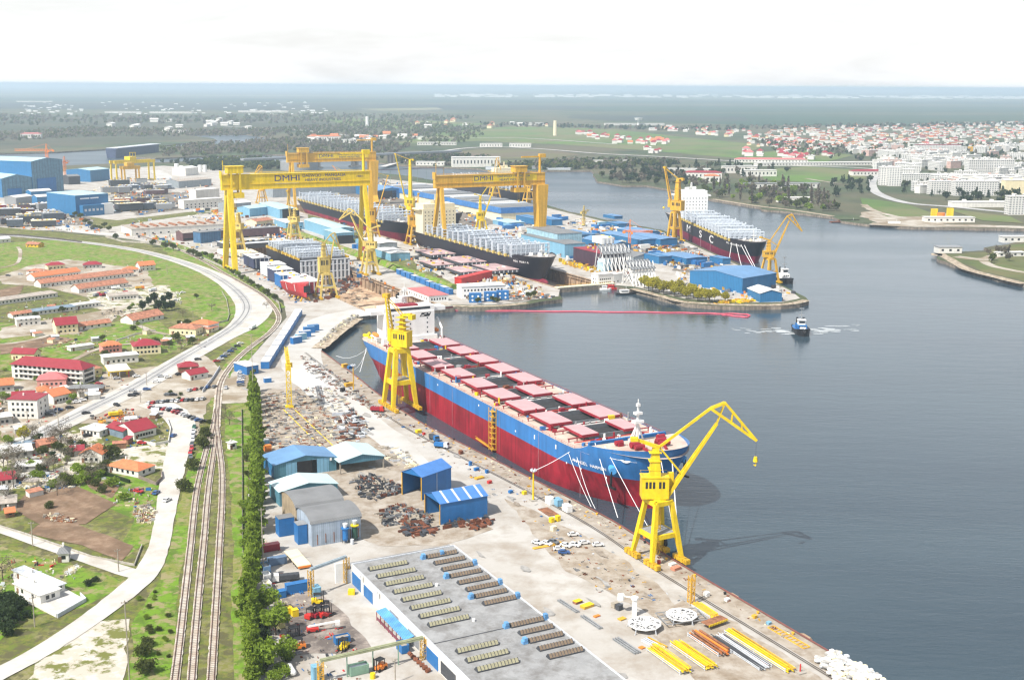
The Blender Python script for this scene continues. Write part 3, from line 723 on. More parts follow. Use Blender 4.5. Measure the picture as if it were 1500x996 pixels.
for i,x in enumerate(hx):
 w=17.2 if i<8 else 14
 cm=MB()
 for a,c,e,f in((x,-10.5,x+w,-9.9),(x,9.9,x+w,10.5),(x,-9.9,x+.6,9.9),(x+w-.6,-9.9,x+w,9.9)):cm.box(a,c,DZ-.3,e,f,DZ+1.9)
 co_=cm.build('hatch_coaming',DARKH,bc)
 h=MB();h.box(x+.6,-9.9,DZ-.2,x+w-.6,9.9,DZ-.1);h.box(x+.7,-9.8,DZ-.1,x+w*.5,9.8,DZ+.05)
 h.build('hold',mat('hold_darkness',(.035,.037,.04),.9),co_)
 for s in(-1,1):
  y0,y1=(7.2,18.2)if i<8 else(6.5,14.5)
  if i==5 and s>0:y0,y1=0,10.2
  if i==2 and s<0:y0,y1=y0+1,y1+1
  cv=MB();cv.box(x-.8,s*y0 if s>0 else-y1,DZ+2.1,x+w+.8,s*y1 if s>0 else-y0,DZ+2.75,0)
  cv.build('hatch_cover',HATCH,bc)
  ed=MB();ya,yb=(y0,y1)if s>0 else(-y1,-y0)
  for a,c,e,f in((x-.95,ya-.15,x+w+.95,ya-.003),(x-.95,yb+.003,x+w+.95,yb+.15),(x-.95,ya,x-.803,yb),(x+w+.803,ya,x+w+.95,yb)):ed.box(a,c,DZ+1.5,e,f,DZ+2.6)
  ed.build('cover_skirt',DKRED,bc)
 for s in(-1,1):
  for xx in(x+1,x+w-1):
   st=MB();st.beam((xx,s*10,DZ+1.2),(xx,s*20.5,DZ+1.2),.45)
   for yy in(12.5,16,20):st.beam((xx,s*yy,DZ-.3),(xx,s*yy,DZ+1.2),.35)
   st.build('cover_rail',DKRED,bc)
rr=random.Random(3)
for i in range(10):
 x=33+24.4*i
 dm=MB()
 dm.tube((x,-20,DZ+.8),(x,20,DZ+.8),.25,n=5);dm.tube((x+2,-15,DZ+.5),(x+2,18,DZ+.5),.2,n=5)
 dm.build('deck_pipe',RED if i%2 else WHT,bc)
 for k in range(15):
  y=rr.uniform(-21,21);a=rr.choice([WHT,DKRED,DKRED,STL,BLUP,YEL,RUST,WHT,DKRED]);q=MB();s_=rr.uniform(.7,1.9)
  q.rbox(x+rr.uniform(-2,5),y,DZ-.25,s_*1.6,s_,s_*rr.uniform(.6,1.8),rr.uniform(0,3));
  if k%3==0:q.tube((x+1,y+1,DZ),(x+1,y+1,DZ+rr.uniform(1.5,3.5)),.45,n=8)
  q.build('deck_fitting',a,bc)
for s in(-1,1):
 prev=None;pl=MB()
 for(x,y,z)in edge[3:]:
  if x>L-30:break
  p=Vector((x,s*(y-.4),z-.2));pl.tube(p,p+Vector((0,0,1.2)),.06,n=4)
  if prev:pl.tube(prev+Vector((0,0,1.2)),p+Vector((0,0,1.2)),.06,n=4);pl.tube(prev+Vector((0,0,.6)),p+Vector((0,0,.6)),.05,n=4)
  prev=p
 pl.build('railing',DKRED,bc)
ac=MB()
ac.box(14,-17,DZ-.3,29,17,DZ+3.2);ac.box(15,-15.5,DZ+3.2,28.2,15.5,DZ+17.5)
ao=ac.build('superstructure',WHT,bc)
wb=MB();wb.box(16,-16,DZ+17.5,27.6,16,DZ+20.6);wb.box(17.5,-23.5,DZ+16.9,26.2,23.5,DZ+17.9);wb.box(17.5,-23.5,DZ+17.9,26.2,-16,DZ+19.1);wb.box(17.5,16,DZ+17.9,26.2,23.5,DZ+19.1)
wo=wb.build('bridge',WHT,bc)
ww=MB();ww.box(27.6,-13,DZ+18.7,27.7,13,DZ+20.0);ww.build('bridge_window',GLS,wo)
for r in range(5):
 for k in range(7):
  if(r*3+k)%3:continue
  q=MB();y=-11+k*3.6;q.box(28.2,y,DZ+4.5+r*2.8,28.28,y+.75,DZ+5.4+r*2.8);q.build('window',GLS,ao)
em=MB();em.quad([(28.21,6.0,DZ+14.2),(28.21,12.2,DZ+14.2),(28.21,13.6,DZ+16.6),(28.21,7.4,DZ+16.6)]);em.build('emblem',BLK,ao)
em=MB()
em.quad([(28.24,6.8,DZ+14.7),(28.24,9.2,DZ+14.7),(28.24,8.6,DZ+15.3),(28.24,7.2,DZ+15.2)]);em.quad([(28.24,9.0,DZ+15.6),(28.24,12.6,DZ+15.9),(28.24,12.9,DZ+16.3),(28.24,9.4,DZ+16.1)]);em.build('emblem_mark',WHT,ao)
fu=MB();fu.loft([[(x,y,DZ+z)for x,y in((5,-4),(12.5,-4),(12.5,4),(5,4))]for z in(3,18)]+[[(x,y,DZ+23)for x,y in((5.8,-3.2),(12,-3.2),(12,3.2),(5.8,3.2))]])
fu.box(3,-9,DZ-.3,13.9,9,DZ+6);fo=fu.build('funnel',WHT,bc)
fb=MB();fb.box(5.5,-3.75,DZ+17,12.45,3.75,DZ+20);fb.tube((8,1,DZ+22),(8,1,DZ+26),.6);fb.tube((10,-1,DZ+22),(10,-1,DZ+25.5),.6);fb.build('funnel_band',BLK,fo)
ms=MB();ms.lattice((20,0,DZ+20.6),(20,0,DZ+31),2.4,2.4,5,.3,taper=.4);ms.box(18,-4,DZ+25.6,22,4,DZ+25.9);ms.box(19.3,-2.6,DZ+28.8,20.3,2.6,DZ+29.2);ms.tube((20,0,DZ+31),(20,0,DZ+34),.15)
ms.build('radar_mast',WHT,bc)
mp_=MB();mp_.box(18.5,-6,DZ+20.61,26,6,DZ+21.6);mp_.build('monkey_island',DKRED,bc)
for k in range(16):
 q=MB();x=rr.uniform(1,13);y=rr.uniform(-19,-10)*rr.choice((-1,1));s_=rr.uniform(.8,2.)
 q.tube((x,y,DZ-.3),(x+rr.uniform(-1,1),y+s_,DZ+s_),s_*.5,n=8);q.rbox(x,y,DZ-.3,s_*2,s_,s_*.8,rr.uniform(0,3));q.build('mooring_winch',rr.choice([RUST,WHT,YEL,WHT,DKRED]),bc)
pc=MB();pc.tube((31,19,DZ-.3),(31,19,DZ+7),.8,.6);pc.beam((31,19,DZ+7),(22,20,DZ+12),.9,.9);pc.build('provision_crane',WHT,bc)
lb=MB();lb.box(17,-20.5,DZ+3.3,26,-17.5,DZ+3.6);lb.box(17,17.5,DZ+3.3,26,20.5,DZ+3.6)
for s in(-1,1):
 for x in(17.5,25.5):lb.tube((x,s*20,DZ-.3),(x,s*20,DZ+3.3),.2)
lb.build('boat_deck',WHT,bc)
for s in(-1,1):
 q=MB();q.loft([[(x,s*19+1.3*w*c,DZ+4.6+1.1*w*d)for c,d in((-1,0),(-.7,-.8),(.7,-.8),(1,0),(.6,1),(-.6,1))]for x,w in((17.5,.2),(18.5,.85),(21.5,1),(24.5,.85),(25.7,.2))]);q.build('lifeboat',ORA,bc)
FZ=DZ+3.3
fm=MB();fm.beam((270,0,FZ),(270,0,FZ+15),1.1,1.1,w2=.6,h2=.6)
for a,c in((-3.5,1),(3.5,1),(0,3)):fm.beam((270-c,a,FZ),(270,0,FZ+8),.5)
fm.box(268.6,-2.2,FZ+8,271.4,2.2,FZ+9.1);fm.box(268.9,-1.6,FZ+11.6,271.1,1.6,FZ+12.6);fm.box(269.4,-.7,FZ+15,270.6,.7,FZ+16.2);fm.tube((270,0,FZ+16.2),(270,0,FZ+18),.2)
fm.build('foremast',WHT,bc)
for s in(-1,1):
 q=MB();q.rbox(279,s*5.5,FZ,5,3,1.6);q.tube((278,s*4,FZ+1.6),(278,s*8.4,FZ+1.6),1.3,n=10);q.tube((281,s*4,FZ+1.5),(281,s*8.4,FZ+1.5),1.0,n=10);q.beam((282,s*5,FZ+1),(285.5,s*4,FZ+.4),.9);q.build('windlass',DKRED,bc)
 q=MB();q.rbox(272,s*10,FZ,3,2.4,1.8);q.tube((272,s*8.5,FZ+1.4),(272,s*12,FZ+1.4),1.,n=8);q.build('mooring_winch',DKRED,bc)
for k in range(22):
 bw=MB();q=rr.uniform(0,1);y_=rr.uniform(-1,1)*(18-14*q);bw.tube((266+20*q,y_,FZ),(266+20*q,y_,FZ+.9),.35,n=6);bw.build('bollard',DECK,bc)
bk=MB();bk.box(262,-19,DZ-.2,263.2,19,FZ+.0);bk.build('forecastle_bulkhead',HBLUE,bc)
def on_bow(x,f):
 h=half(x,f);return h
for s in(-1,1):
 y=half(279,.85)*s
 q=MB();q.tube((279-2.2,y*.985,14.0),(279.5,y+1.3*s,13.6),1.9,1.5,n=14);q.build('hawse_pipe',mat('bright_hull_blue',(.07,.30,.62),.4),bc)
 q=MB();yb=half(277,.8)*s+1.0*s;q.beam((279,yb,13.5),(278.4,yb-.1*s,6.5),.7);q.beam((274.8,yb-.3*s,6.6),(282,yb-.1*s,6.8),.9,.7);q.build('anchor',BLK,bc)
def hull_text(s,x0,x1,z0,hgt,mt,name='ship_name',side=-1,depth=.12,D=25.,z00=-7.,rake=8.):
 """letters set on the hull plating, reading from bow end inwards as the viewer sees them"""
 k=len(s);b=MB()
 for i,ch in enumerate(s):
  if ch==' ':continue
  x=x0+(x1-x0)*(i+.5)/k;f=min(1,(z0-z00)/D)
  rk=rake*max(0,f-.35)/.65*smooth01(L*.8,L,x)-rake*smooth01(L*.8,L,x)
  xq=x-rk
  y=half(xq,f);y2=half(xq+.5,f)
  yu=half(xq,min(1,f+.06))
  ex=Vector((1,side*(y2-y)/.5,0)).normalized()
  ez=Vector((0,side*(yu-y)/(.06*D),1)).normalized();en=ex.cross(ez).normalized();ez=en.cross(ex)
  o=Vector((x,(y+depth)*side,z0))
  vs,fs=text_data(ch,hgt,.04);n0=len(b.v)
  b.v+=[tuple(o+ex*v.x*1.15+ez*v.y+en*v.z)for v in vs];b.f+=[tuple(n0+j for j in g)for g in fs];b.m+=[0]*len(fs)
 return b.build(name,mt,bc)
hull_text('ANANGEL HARMEN',255.5,274,12.6,1.9,LETW)
q=MB()
for(xa,xb,z)in((276.5,290.5,21.4),(277.5,287.6,18.9)):
 m_=8;q=MB()
 for i in range(m_):
  def pt(x,zz):
   f=min(1,(zz+7)/25);rk=8*max(0,f-.35)/.65*smooth01(L*.8,L,x)-8*smooth01(L*.8,L,x)
   return(x,-(half(x-rk,f)+.1),zz)
  a,c=xa+(xb-xa)*i/m_,xa+(xb-xa)*(i+1)/m_
  q.quad([pt(a,z-.25),pt(c,z-.25),pt(c,z+.25),pt(a,z+.25)])
 q.build('bow_stripe',LETW,bc)
def disc(r,n,x,z,d):
 out=[]
 for i in range(n):
  t=2*math.pi*i/n;xx,zz=x+r*math.cos(t),z+r*math.sin(t)
  f=min(1,(zz+7)/25);rk=8*max(0,f-.35)/.65*smooth01(L*.8,L,xx)-8*smooth01(L*.8,L,xx)
  out.append((xx,-(half(xx-rk,f)+d),zz))
 return out
q=MB();q.quad(disc(2.1,20,284,20.1,.2));qo=q.build('bow_emblem',LETW,bc)
q=MB()
for t0 in(0,2.1,4.2):
 q.quad([disc(1,1,284,20.1,.26)[0]]and[(284+.9*math.cos(t0+d_)*k_,0,20.1+1.1*math.sin(t0+d_)*k_)for d_,k_ in((0,.3),(.4,1.3),(-.4,1.3))])
q.v=[(x,-(half(x-(8*max(0,min(1,(z+7)/25)-.35)/.65-8)*smooth01(L*.8,L,x),min(1,(z+7)/25))+.28),z)for x,y,z in q.v]
q.build('bow_emblem_spoke',BLK,bc)
for x,z in((243,14),(224,13.4),(252,10),(206,12),(168,15),(120,14.5),(262,10.2),(276,9.8)):
 q=MB();yh=-(half(x,1)+.06);q.box(x,yh-.05,z,x+.8,yh,z+(1.9 if x in(243,224)else.8));q.build('hull_mark',LETW,bc)
for x in(38,75,110,138,190,228,262):
 q=MB();yh=-(half(x,1)+.05);q.box(x,yh-.04,-2,x+.16,yh,17.5);q.build('weld_seam',mat('pale_seam',(.42,.30,.32),.7),bc)
ty=-(half(186,1)+.2)
st=T('access_tower','yellow scaffold stair tower hanging against the hull side of the bulk carrier','stair tower',bc.location,RU)
q=MB()
for dx in(0,3.2):
 for dy in(0,-2.2):q.beam((184+dx,ty+dy,-2),(184+dx,ty+dy,18.5),.3)
for k in range(8):
 z=-1.6+k*2.6;q.box(184,ty-2.2,z,187.2,ty,z+.14)
 if k<7:q.beam((184 if k%2 else 187.2,ty-1.1,z),(187.2 if k%2 else 184,ty-1.1,z+2.6),.7,.12);q.beam((184,ty-2.2,z),(187.2,ty-2.2,z+2.6),.16)
q.build('scaffold',YEL2,st)
q=MB();q.beam((184,ty-1.2,-1.4),(174,ty-4,1.2),1.0,.2);q.beam((184,ty-1.7,-.3),(174,ty-4.5,2.3),.12);q.build('gangway',YEL2,st)
def line(name,label,a,c,r=.14,sag=1.5,m=None,n=6):
 a,c=Vector(a),Vector(c);b=MB();pts=[]
 for i in range(n+1):
  t=i/n;p=a.lerp(c,t);p.z-=sag*4*t*(1-t);pts.append(p)
 b.path(pts,r,5)
 return tag(b.build(name,m or LETW),label,'rope',None)
def on(x,y,z):return G(SX+x,SV+y,z)
line('mooring_line','taut white mooring line dropping from the bow of the bulk carrier to the quay edge',on(266,-18,22),W(905,758,.5),.13,.4)
line('mooring_line','white mooring line from the bow down to the portal crane at the quay',on(272,-17,22),W(960,790,.5),.11,.6)
line('mooring_line','long white line from the bulk carrier stem down to the quay water edge',on(291,-3,22),W(993,812,.5),.13,.4)
line('mooring_line','second white line from the stem hanging beside the longer one',on(292,2,21),W(996,814,.5),.2,1)
line('mooring_line','pale slanting line from the bow to the yellow light mast',on(254,-22,16),W(781,690,9),.12,.5)
line('mooring_line','thin rope looping from the bow plating to the bollards near the white cabins',on(253,-23,15),W(866,742,.5),.1,1)
line('mooring_line','thin rope hanging from the bow between two heavier lines',on(258,-22,15),W(872,745,.5),.1,2)
line('mooring_line','white line from the stern of the bulk carrier to the quay head',on(2,-16,17),W(527,545,.5),.16,1)
line('mooring_line','slack line from the stern reaching the bollard by the blue tank',on(1,-14,17),W(514,543,.5),.1,5)
line('mooring_line','slack line from the stern ending at the rubble bank',on(1,-10,17),W(492,521,.5),.1,6)
def on_plane(px,py,p,az):
 """where the sight line of a photo reading meets the upright plane through p with bearing az: (distance along, height)"""
 a=W(px,py,0)if py>150 else W(px,py,-50)
 c=Vector((0,0,CAMH));r=a-c
 n=Vector((math.cos(az),-math.sin(az),0));t=(Vector(p)-c).dot(n)/r.dot(n)
 h=c+r*t;d=Vector((math.sin(az),math.cos(az),0))
 return(h-Vector(p)).dot(d),h.z
def portal_crane(label,base,azd,col,ytop,yhouse,ytower,head,tip=None,pw=11.5,apex=None,group='portal slewing cranes of the shipyard',prot=RU,hook=None,tw=3.2,kh=1.,lat=False,dirty=None,hz=0.):
 p=W(*base);az=rad(azd)
 hp,hh,ht=HT(p,ytop),HT(p,yhouse),HT(p,ytower)
 root=T('portal_crane',label,'crane',p,prot,group)
 k=hp/22.;t=1.5*k;dirty=dirty or DYEL
 wb,wt=pw/2,pw/2*.52
 zc=hp*.46;wc=wb+(wt-wb)*.52
 for sx in(-1,1):
  for sy in(-1,1):
   b=MB();b.beam((sx*wb,sy*wb,1.6),(sx*wc*1.04,sy*wc*1.04,zc),t*.85,t*.85,w2=t*1.15,h2=t*1.15);b.beam((sx*wc*1.04,sy*wc*1.04,zc),(sx*wt,sy*wt,hp),t*1.15,t*1.15,w2=t,h2=t)
   b.build('leg',col,root)
 for s in(-1,1):
  b=MB();b.beam((-wc,s*wc,zc),(wc,s*wc,zc),t*.8,t*1.1);b.build('cross_beam',col,root)
  b=MB();b.beam((s*wc,-wc,zc),(s*wc,wc,zc),t*.8,t*1.1);b.build('cross_beam',col,root)
  for q in(-1,1):
   b=MB();x0=q*wb;b.beam((x0-4.2*k,s*wb,1.1),(x0+4.2*k,s*wb,1.1),1.5,1.3);[b.rbox(x0+(j-1.5)*2.2*k,s*wb,.3,1.7*k,1.9,1.7)for j in range(4)]
   for j in range(5):b.tube((x0+(j-2)*1.5*k,s*wb-.6,.45),(x0+(j-2)*1.5*k,s*wb+.6,.45),.45,n=8)
   b.beam((x0,s*wb,1.2),(x0,s*wb,2.2),1.6);b.build('bogie',dirty,root)
 b=MB();b.box(-wc+.3,-wc+.3,zc+t*.56,wc-.3,wc-.3,zc+t*.62);b.build('platform',STL,root)
 b=MB()
 for s in(-1,1):
  b.beam((-wt,s*wt,hp),(wt,s*wt,hp),t,t*1.1);b.beam((s*wt,-wt,hp),(s*wt,wt,hp),t,t*1.1)
 b.tube((0,0,hp+t*.4),(0,0,hp+t*.9),wt*.95,n=16);b.build('portal_top',col,root)
 b=MB();b.lattice((0,0,2),(0,0,hp),1.4,1.4,6,.16);b.build('ladder_tower',dirty,root)
 sl=MB();fa=math.pi/2-az-prot;c,s=math.cos(fa),math.sin(fa)
 def Q(x,y,z):return(x*c-y*s,x*s+y*c,z)
 def bx(m,x0,y0,z0,x1,y1,z1):m.hexa([Q(x0,y0,z0),Q(x1,y0,z0),Q(x1,y1,z0),Q(x0,y1,z0),Q(x0,y0,z1),Q(x1,y0,z1),Q(x1,y1,z1),Q(x0,y1,z1)])
 z0=hp+t*.95;hl=max(2.5,hh-z0)
 k0_=k;k=k*kh;bx(sl,-6.5*k,-2.6*k,z0,3.2*k,2.6*k,z0+hl);bx(sl,-6.7*k,-2.8*k,z0+hl,3.4*k,2.8*k,z0+hl+.25)
 ho=sl.build('machinery_house',col,root)
 w=MB()
 for x in(-5.2,-3.9,-2.6,-.4,.9):
  w=MB();bx(w,x*k,-2.66*k,z0+hl*.5,(x+.85)*k,-2.55*k,z0+hl*.82);w.build('window',GLS,ho)
  w=MB();bx(w,x*k,2.55*k,z0+hl*.5,(x+.85)*k,2.66*k,z0+hl*.82);w.build('window',GLS,ho)
 cb=MB();bx(cb,3.3*k,1.0*k,z0+hl*.3,5.4*k,2.8*k,z0+hl*1.1);co2=cb.build('driver_cab',col,root)
 cb=MB();bx(cb,5.41*k,1.15*k,z0+hl*.5,5.5*k,2.65*k,z0+hl*1.02);cb.build('cab_window',GLS,co2)
 rl=MB()
 for q in(-2.6*k,2.6*k):rl.path([Q(-6.5*k,q,z0+hl+1.3),Q(3.2*k,q,z0+hl+1.3)],.06,4)
 rl.path([Q(-6.5*k,-2.6*k,z0+hl+1.3),Q(-6.5*k,2.6*k,z0+hl+1.3)],.06,4);rl.build('handrail',dirty,ho);k=k0_
 tm=MB();tb=tw*k
 if lat:
  tm.lattice(Q(-1.6*k,0,z0+hl),Q(-1.6*k,0,ht),tb,tb,5,.4,taper=.7)
 else:
  tm.loft([[Q(x,y,z)for x,y in((-1.6*k-w_,-w_),(-1.6*k+w_,-w_),(-1.6*k+w_,w_),(-1.6*k-w_,w_))]for z,w_ in((z0+hl,tb*.6),(z0+hl+(ht-z0-hl)*.5,tb*.5),(ht,tb*.34))])
 for f in(.25,.55,.85):
  z=z0+hl+(ht-z0-hl)*f;bx(tm,-4*k,-1.9*k,z,.4*k,1.9*k,z+.22)
 tm.build('tower',col,root)
 rh,zh=on_plane(*head,p,az)
 f0=(3.0*k,z0+.5)
 jb=MB()
 n=max(4,int(math.hypot(rh-f0[0],zh-f0[1])/3.2))
 for q in(-1,1):
  jb.beam(Q(f0[0],q*1.5*k,f0[1]),Q(rh,q*.7*k,zh),.55*k,1.2*k,w2=.4*k,h2=.75*k)
 for i in range(1,n):
  f=i/n;x,z=f0[0]+(rh-f0[0])*f,f0[1]+(zh-f0[1])*f;wdt=(1.5-.8*f)*k
  jb.beam(Q(x,-wdt,z),Q(x,wdt,z),.3*k);f1=(i+1)/n;x1,z1=f0[0]+(rh-f0[0])*f1,f0[1]+(zh-f0[1])*f1
  if i<n-1:jb.beam(Q(x,-wdt,z),Q(x1,wdt,z1),.22*k)
 jb.build('jib',col,root)
 tt=(-1.6*k,ht)
 bk=MB()
 if apex:
  ra,za=on_plane(*apex,p,az);rt,zt=on_plane(*tip,p,az)
  fj=MB()
  for q in(-1,1):
   fj.beam(Q(ra,q*.6*k,za),Q(rt,q*.5*k,zt),.55*k,.9*k);
   mx_,mz_=rh+(rt-rh)*.18,max(zh,za)+abs(za-zh)*.15+1.2*k
   fj.beam(Q(ra,q*.6*k,za),Q(mx_,q*.6*k,mz_),.5*k,.8*k);fj.beam(Q(mx_,q*.6*k,mz_),Q(rt,q*.5*k,zt),.5*k,.9*k);fj.beam(Q(rh,q*.6*k,zh),Q(mx_,q*.6*k,mz_),.3*k)
   for f in(.35,.6,.8):fj.beam(Q(ra+(rt-ra)*(f+.1),q*.55*k,za+(zt-za)*(f+.1)),Q(mx_+(rt-mx_)*(f-.1),q*.55*k,mz_+(zt-mz_)*(f-.1)),.25*k)
  for f in(0,.3,.6,1):fj.beam(Q(ra+(rt-ra)*f,-.6*k,za+(zt-za)*f),Q(ra+(rt-ra)*f,.6*k,za+(zt-za)*f),.3*k)
  fj.build('fly_jib',col,root)
  te=MB();te.beam(Q(ra,0,za),Q(*[tt[0]+1.2*k,0,tt[1]+.3*k]),.7*k,.9*k);te.build('tie_beam',col,root)
  bk.beam(Q(tt[0]+1.4*k,0,tt[1]+.2*k),Q(tt[0]-8.2*k,0,tt[1]+3.6*k),1.5*k,1.3*k,w2=1.,h2=.9);bx(bk,tt[0]-9*k,-1.1*k,tt[1]+2.6*k,tt[0]-6.4*k,1.1*k,tt[1]+4.0*k)
  bk.build('balance_beam',col,root)
  lk=MB();fx=.30;lk.beam(Q(tt[0]+1.6*k,0,tt[1]),Q(f0[0]+(rh-f0[0])*fx,0,f0[1]+(zh-f0[1])*fx),.6*k);lk.build('luffing_link',col,root)
  re,ze=rt,zt
 else:
  te=MB()
  for q in(-.8,.8):te.beam(Q(*[tt[0],q*k,tt[1]]),Q(rh,q*.6*k,zh),.25*k)
  te.build('luffing_rope',dirty,root)
  bk.beam(Q(tt[0],0,tt[1]),Q(tt[0]-4*k,0,tt[1]+.6*k),1.2*k,.9*k);bx(bk,tt[0]-5.2*k,-1.2*k,tt[1]-1.2*k,tt[0]-3.4*k,1.2*k,tt[1]+.6*k);bk.build('counterweight',col,root)
  hd=MB()
  bx(hd,rh-1.2*k,-1*k,zh-.6*k,rh+1.2*k,1*k,zh+1.0*k);hd.build('jib_head',dirty,root)
  re,ze=rh,zh
 if hook:
  rk,zk=on_plane(*hook,p,az);hk=MB()
  hk.tube(Q(re,0,zk+.8),Q(re,0,ze),.05,n=4);hk.build('hoist_rope',BLK,root)
  hk=MB();hk.tube(Q(re,0,zk),Q(re,0,zk+1.8),.9*k,.6*k,8);hk.path([Q(re,0,zk),Q(re+.3,0,zk-1.),Q(re,0,zk-1.6),Q(re-.5,0,zk-1.1)],.22,5);hk.build('hook_block',YEL,root)
 return root
c1=portal_crane('bright yellow portal crane beside the bow of the blue and red bulk carrier',(962,818),88,YEL,733,697,656,(1050,620),(1108,645),12.5,(1041,598),hook=(1100,676))
b=MB();b.tube((-6.2,7.4,3.),(-6.2,6.6,3.),2.2,n=18);b.tube((-6.2,7.6,3.),(-6.2,6.4,3.),.8,n=10);b.build('cable_reel',BLK,c1)
portal_crane('bright yellow portal crane with its jib raised beside the stern half of the bulk carrier',(586,596),-60,YEL,512,484,461,(566,434),None,13.,tw=1.7,kh=.72)
portal_crane('faded yellow portal crane at the open end of the near dock with jib folded over',(478,436),60,YEL3,401,377,356,(489,350),(499,366),14.,(484,344))
portal_crane('faded yellow portal crane on the waterward dock wall, jib swung over the near dock',(542,402),-75,YEL3,366,354,336,(514,316),(497,322),12.,(518,309))
portal_crane('tall amber portal crane with lattice column and jib reaching up beside the far hull',(546,352),75,YEL2,326,306,250,(568,258),None,13,lat=False,tw=5)
portal_crane('amber portal crane with short upright jib between the near hull and the gantry leg',(606,358),60,YEL2,331,316,300,(613,284),None,13,tw=2.4)
portal_crane('lemon yellow tall slim crane whose lattice jib leans back over the hulls',(600,334),-70,YEL,308,290,234,(579,226),None,12,tw=3.4)
portal_crane('pale yellow portal crane with upright jib at the head of the near dock',(431,358),-60,YEL3,327,318,306,(421,280),None,13,tw=2.4)
portal_crane('pale yellow portal crane half hidden by the big gantry leg on the near dock',(349,372),-60,YEL3,338,327,312,(339,288),None,12)
portal_crane('yellow portal crane behind the lashing bridges with its jib over the far workshop roof',(705,346),70,YEL,323,311,288,(727,264),(738,272),12,(726,257))
portal_crane('amber portal crane standing by the far quay in front of the distant black hull',(774,301),100,YEL2,281,272,262,(778,252),None,14)
portal_crane('faint amber portal crane between the far workshop roof and the distant black hull',(724,292),90,YEL2,272,264,254,(729,236),(734,250),14,(727,232))
portal_crane('amber portal crane with steep twin jibs at the stern of the black letter-marked hull',(988,353),-50,YEL2,311,294,262,(974,246),None,11.,hook=(969,305),tw=3.4)
portal_crane('amber portal crane with jib out over the water by the bow of the letter-marked hull',(1126,414),85,YEL2,379,368,353,(1156,324),(1175,339),12,(1153,317))
portal_crane('amber portal crane behind the big gantry beam near the blue repair halls',(384,298),-70,YEL2,279,271,262,(381,249),(373,255),13,(384,244))
portal_crane('small orange portal crane far back by the strait with jib lowered',(505,276),-70,ORA,264,258,252,(487,243),None,11)
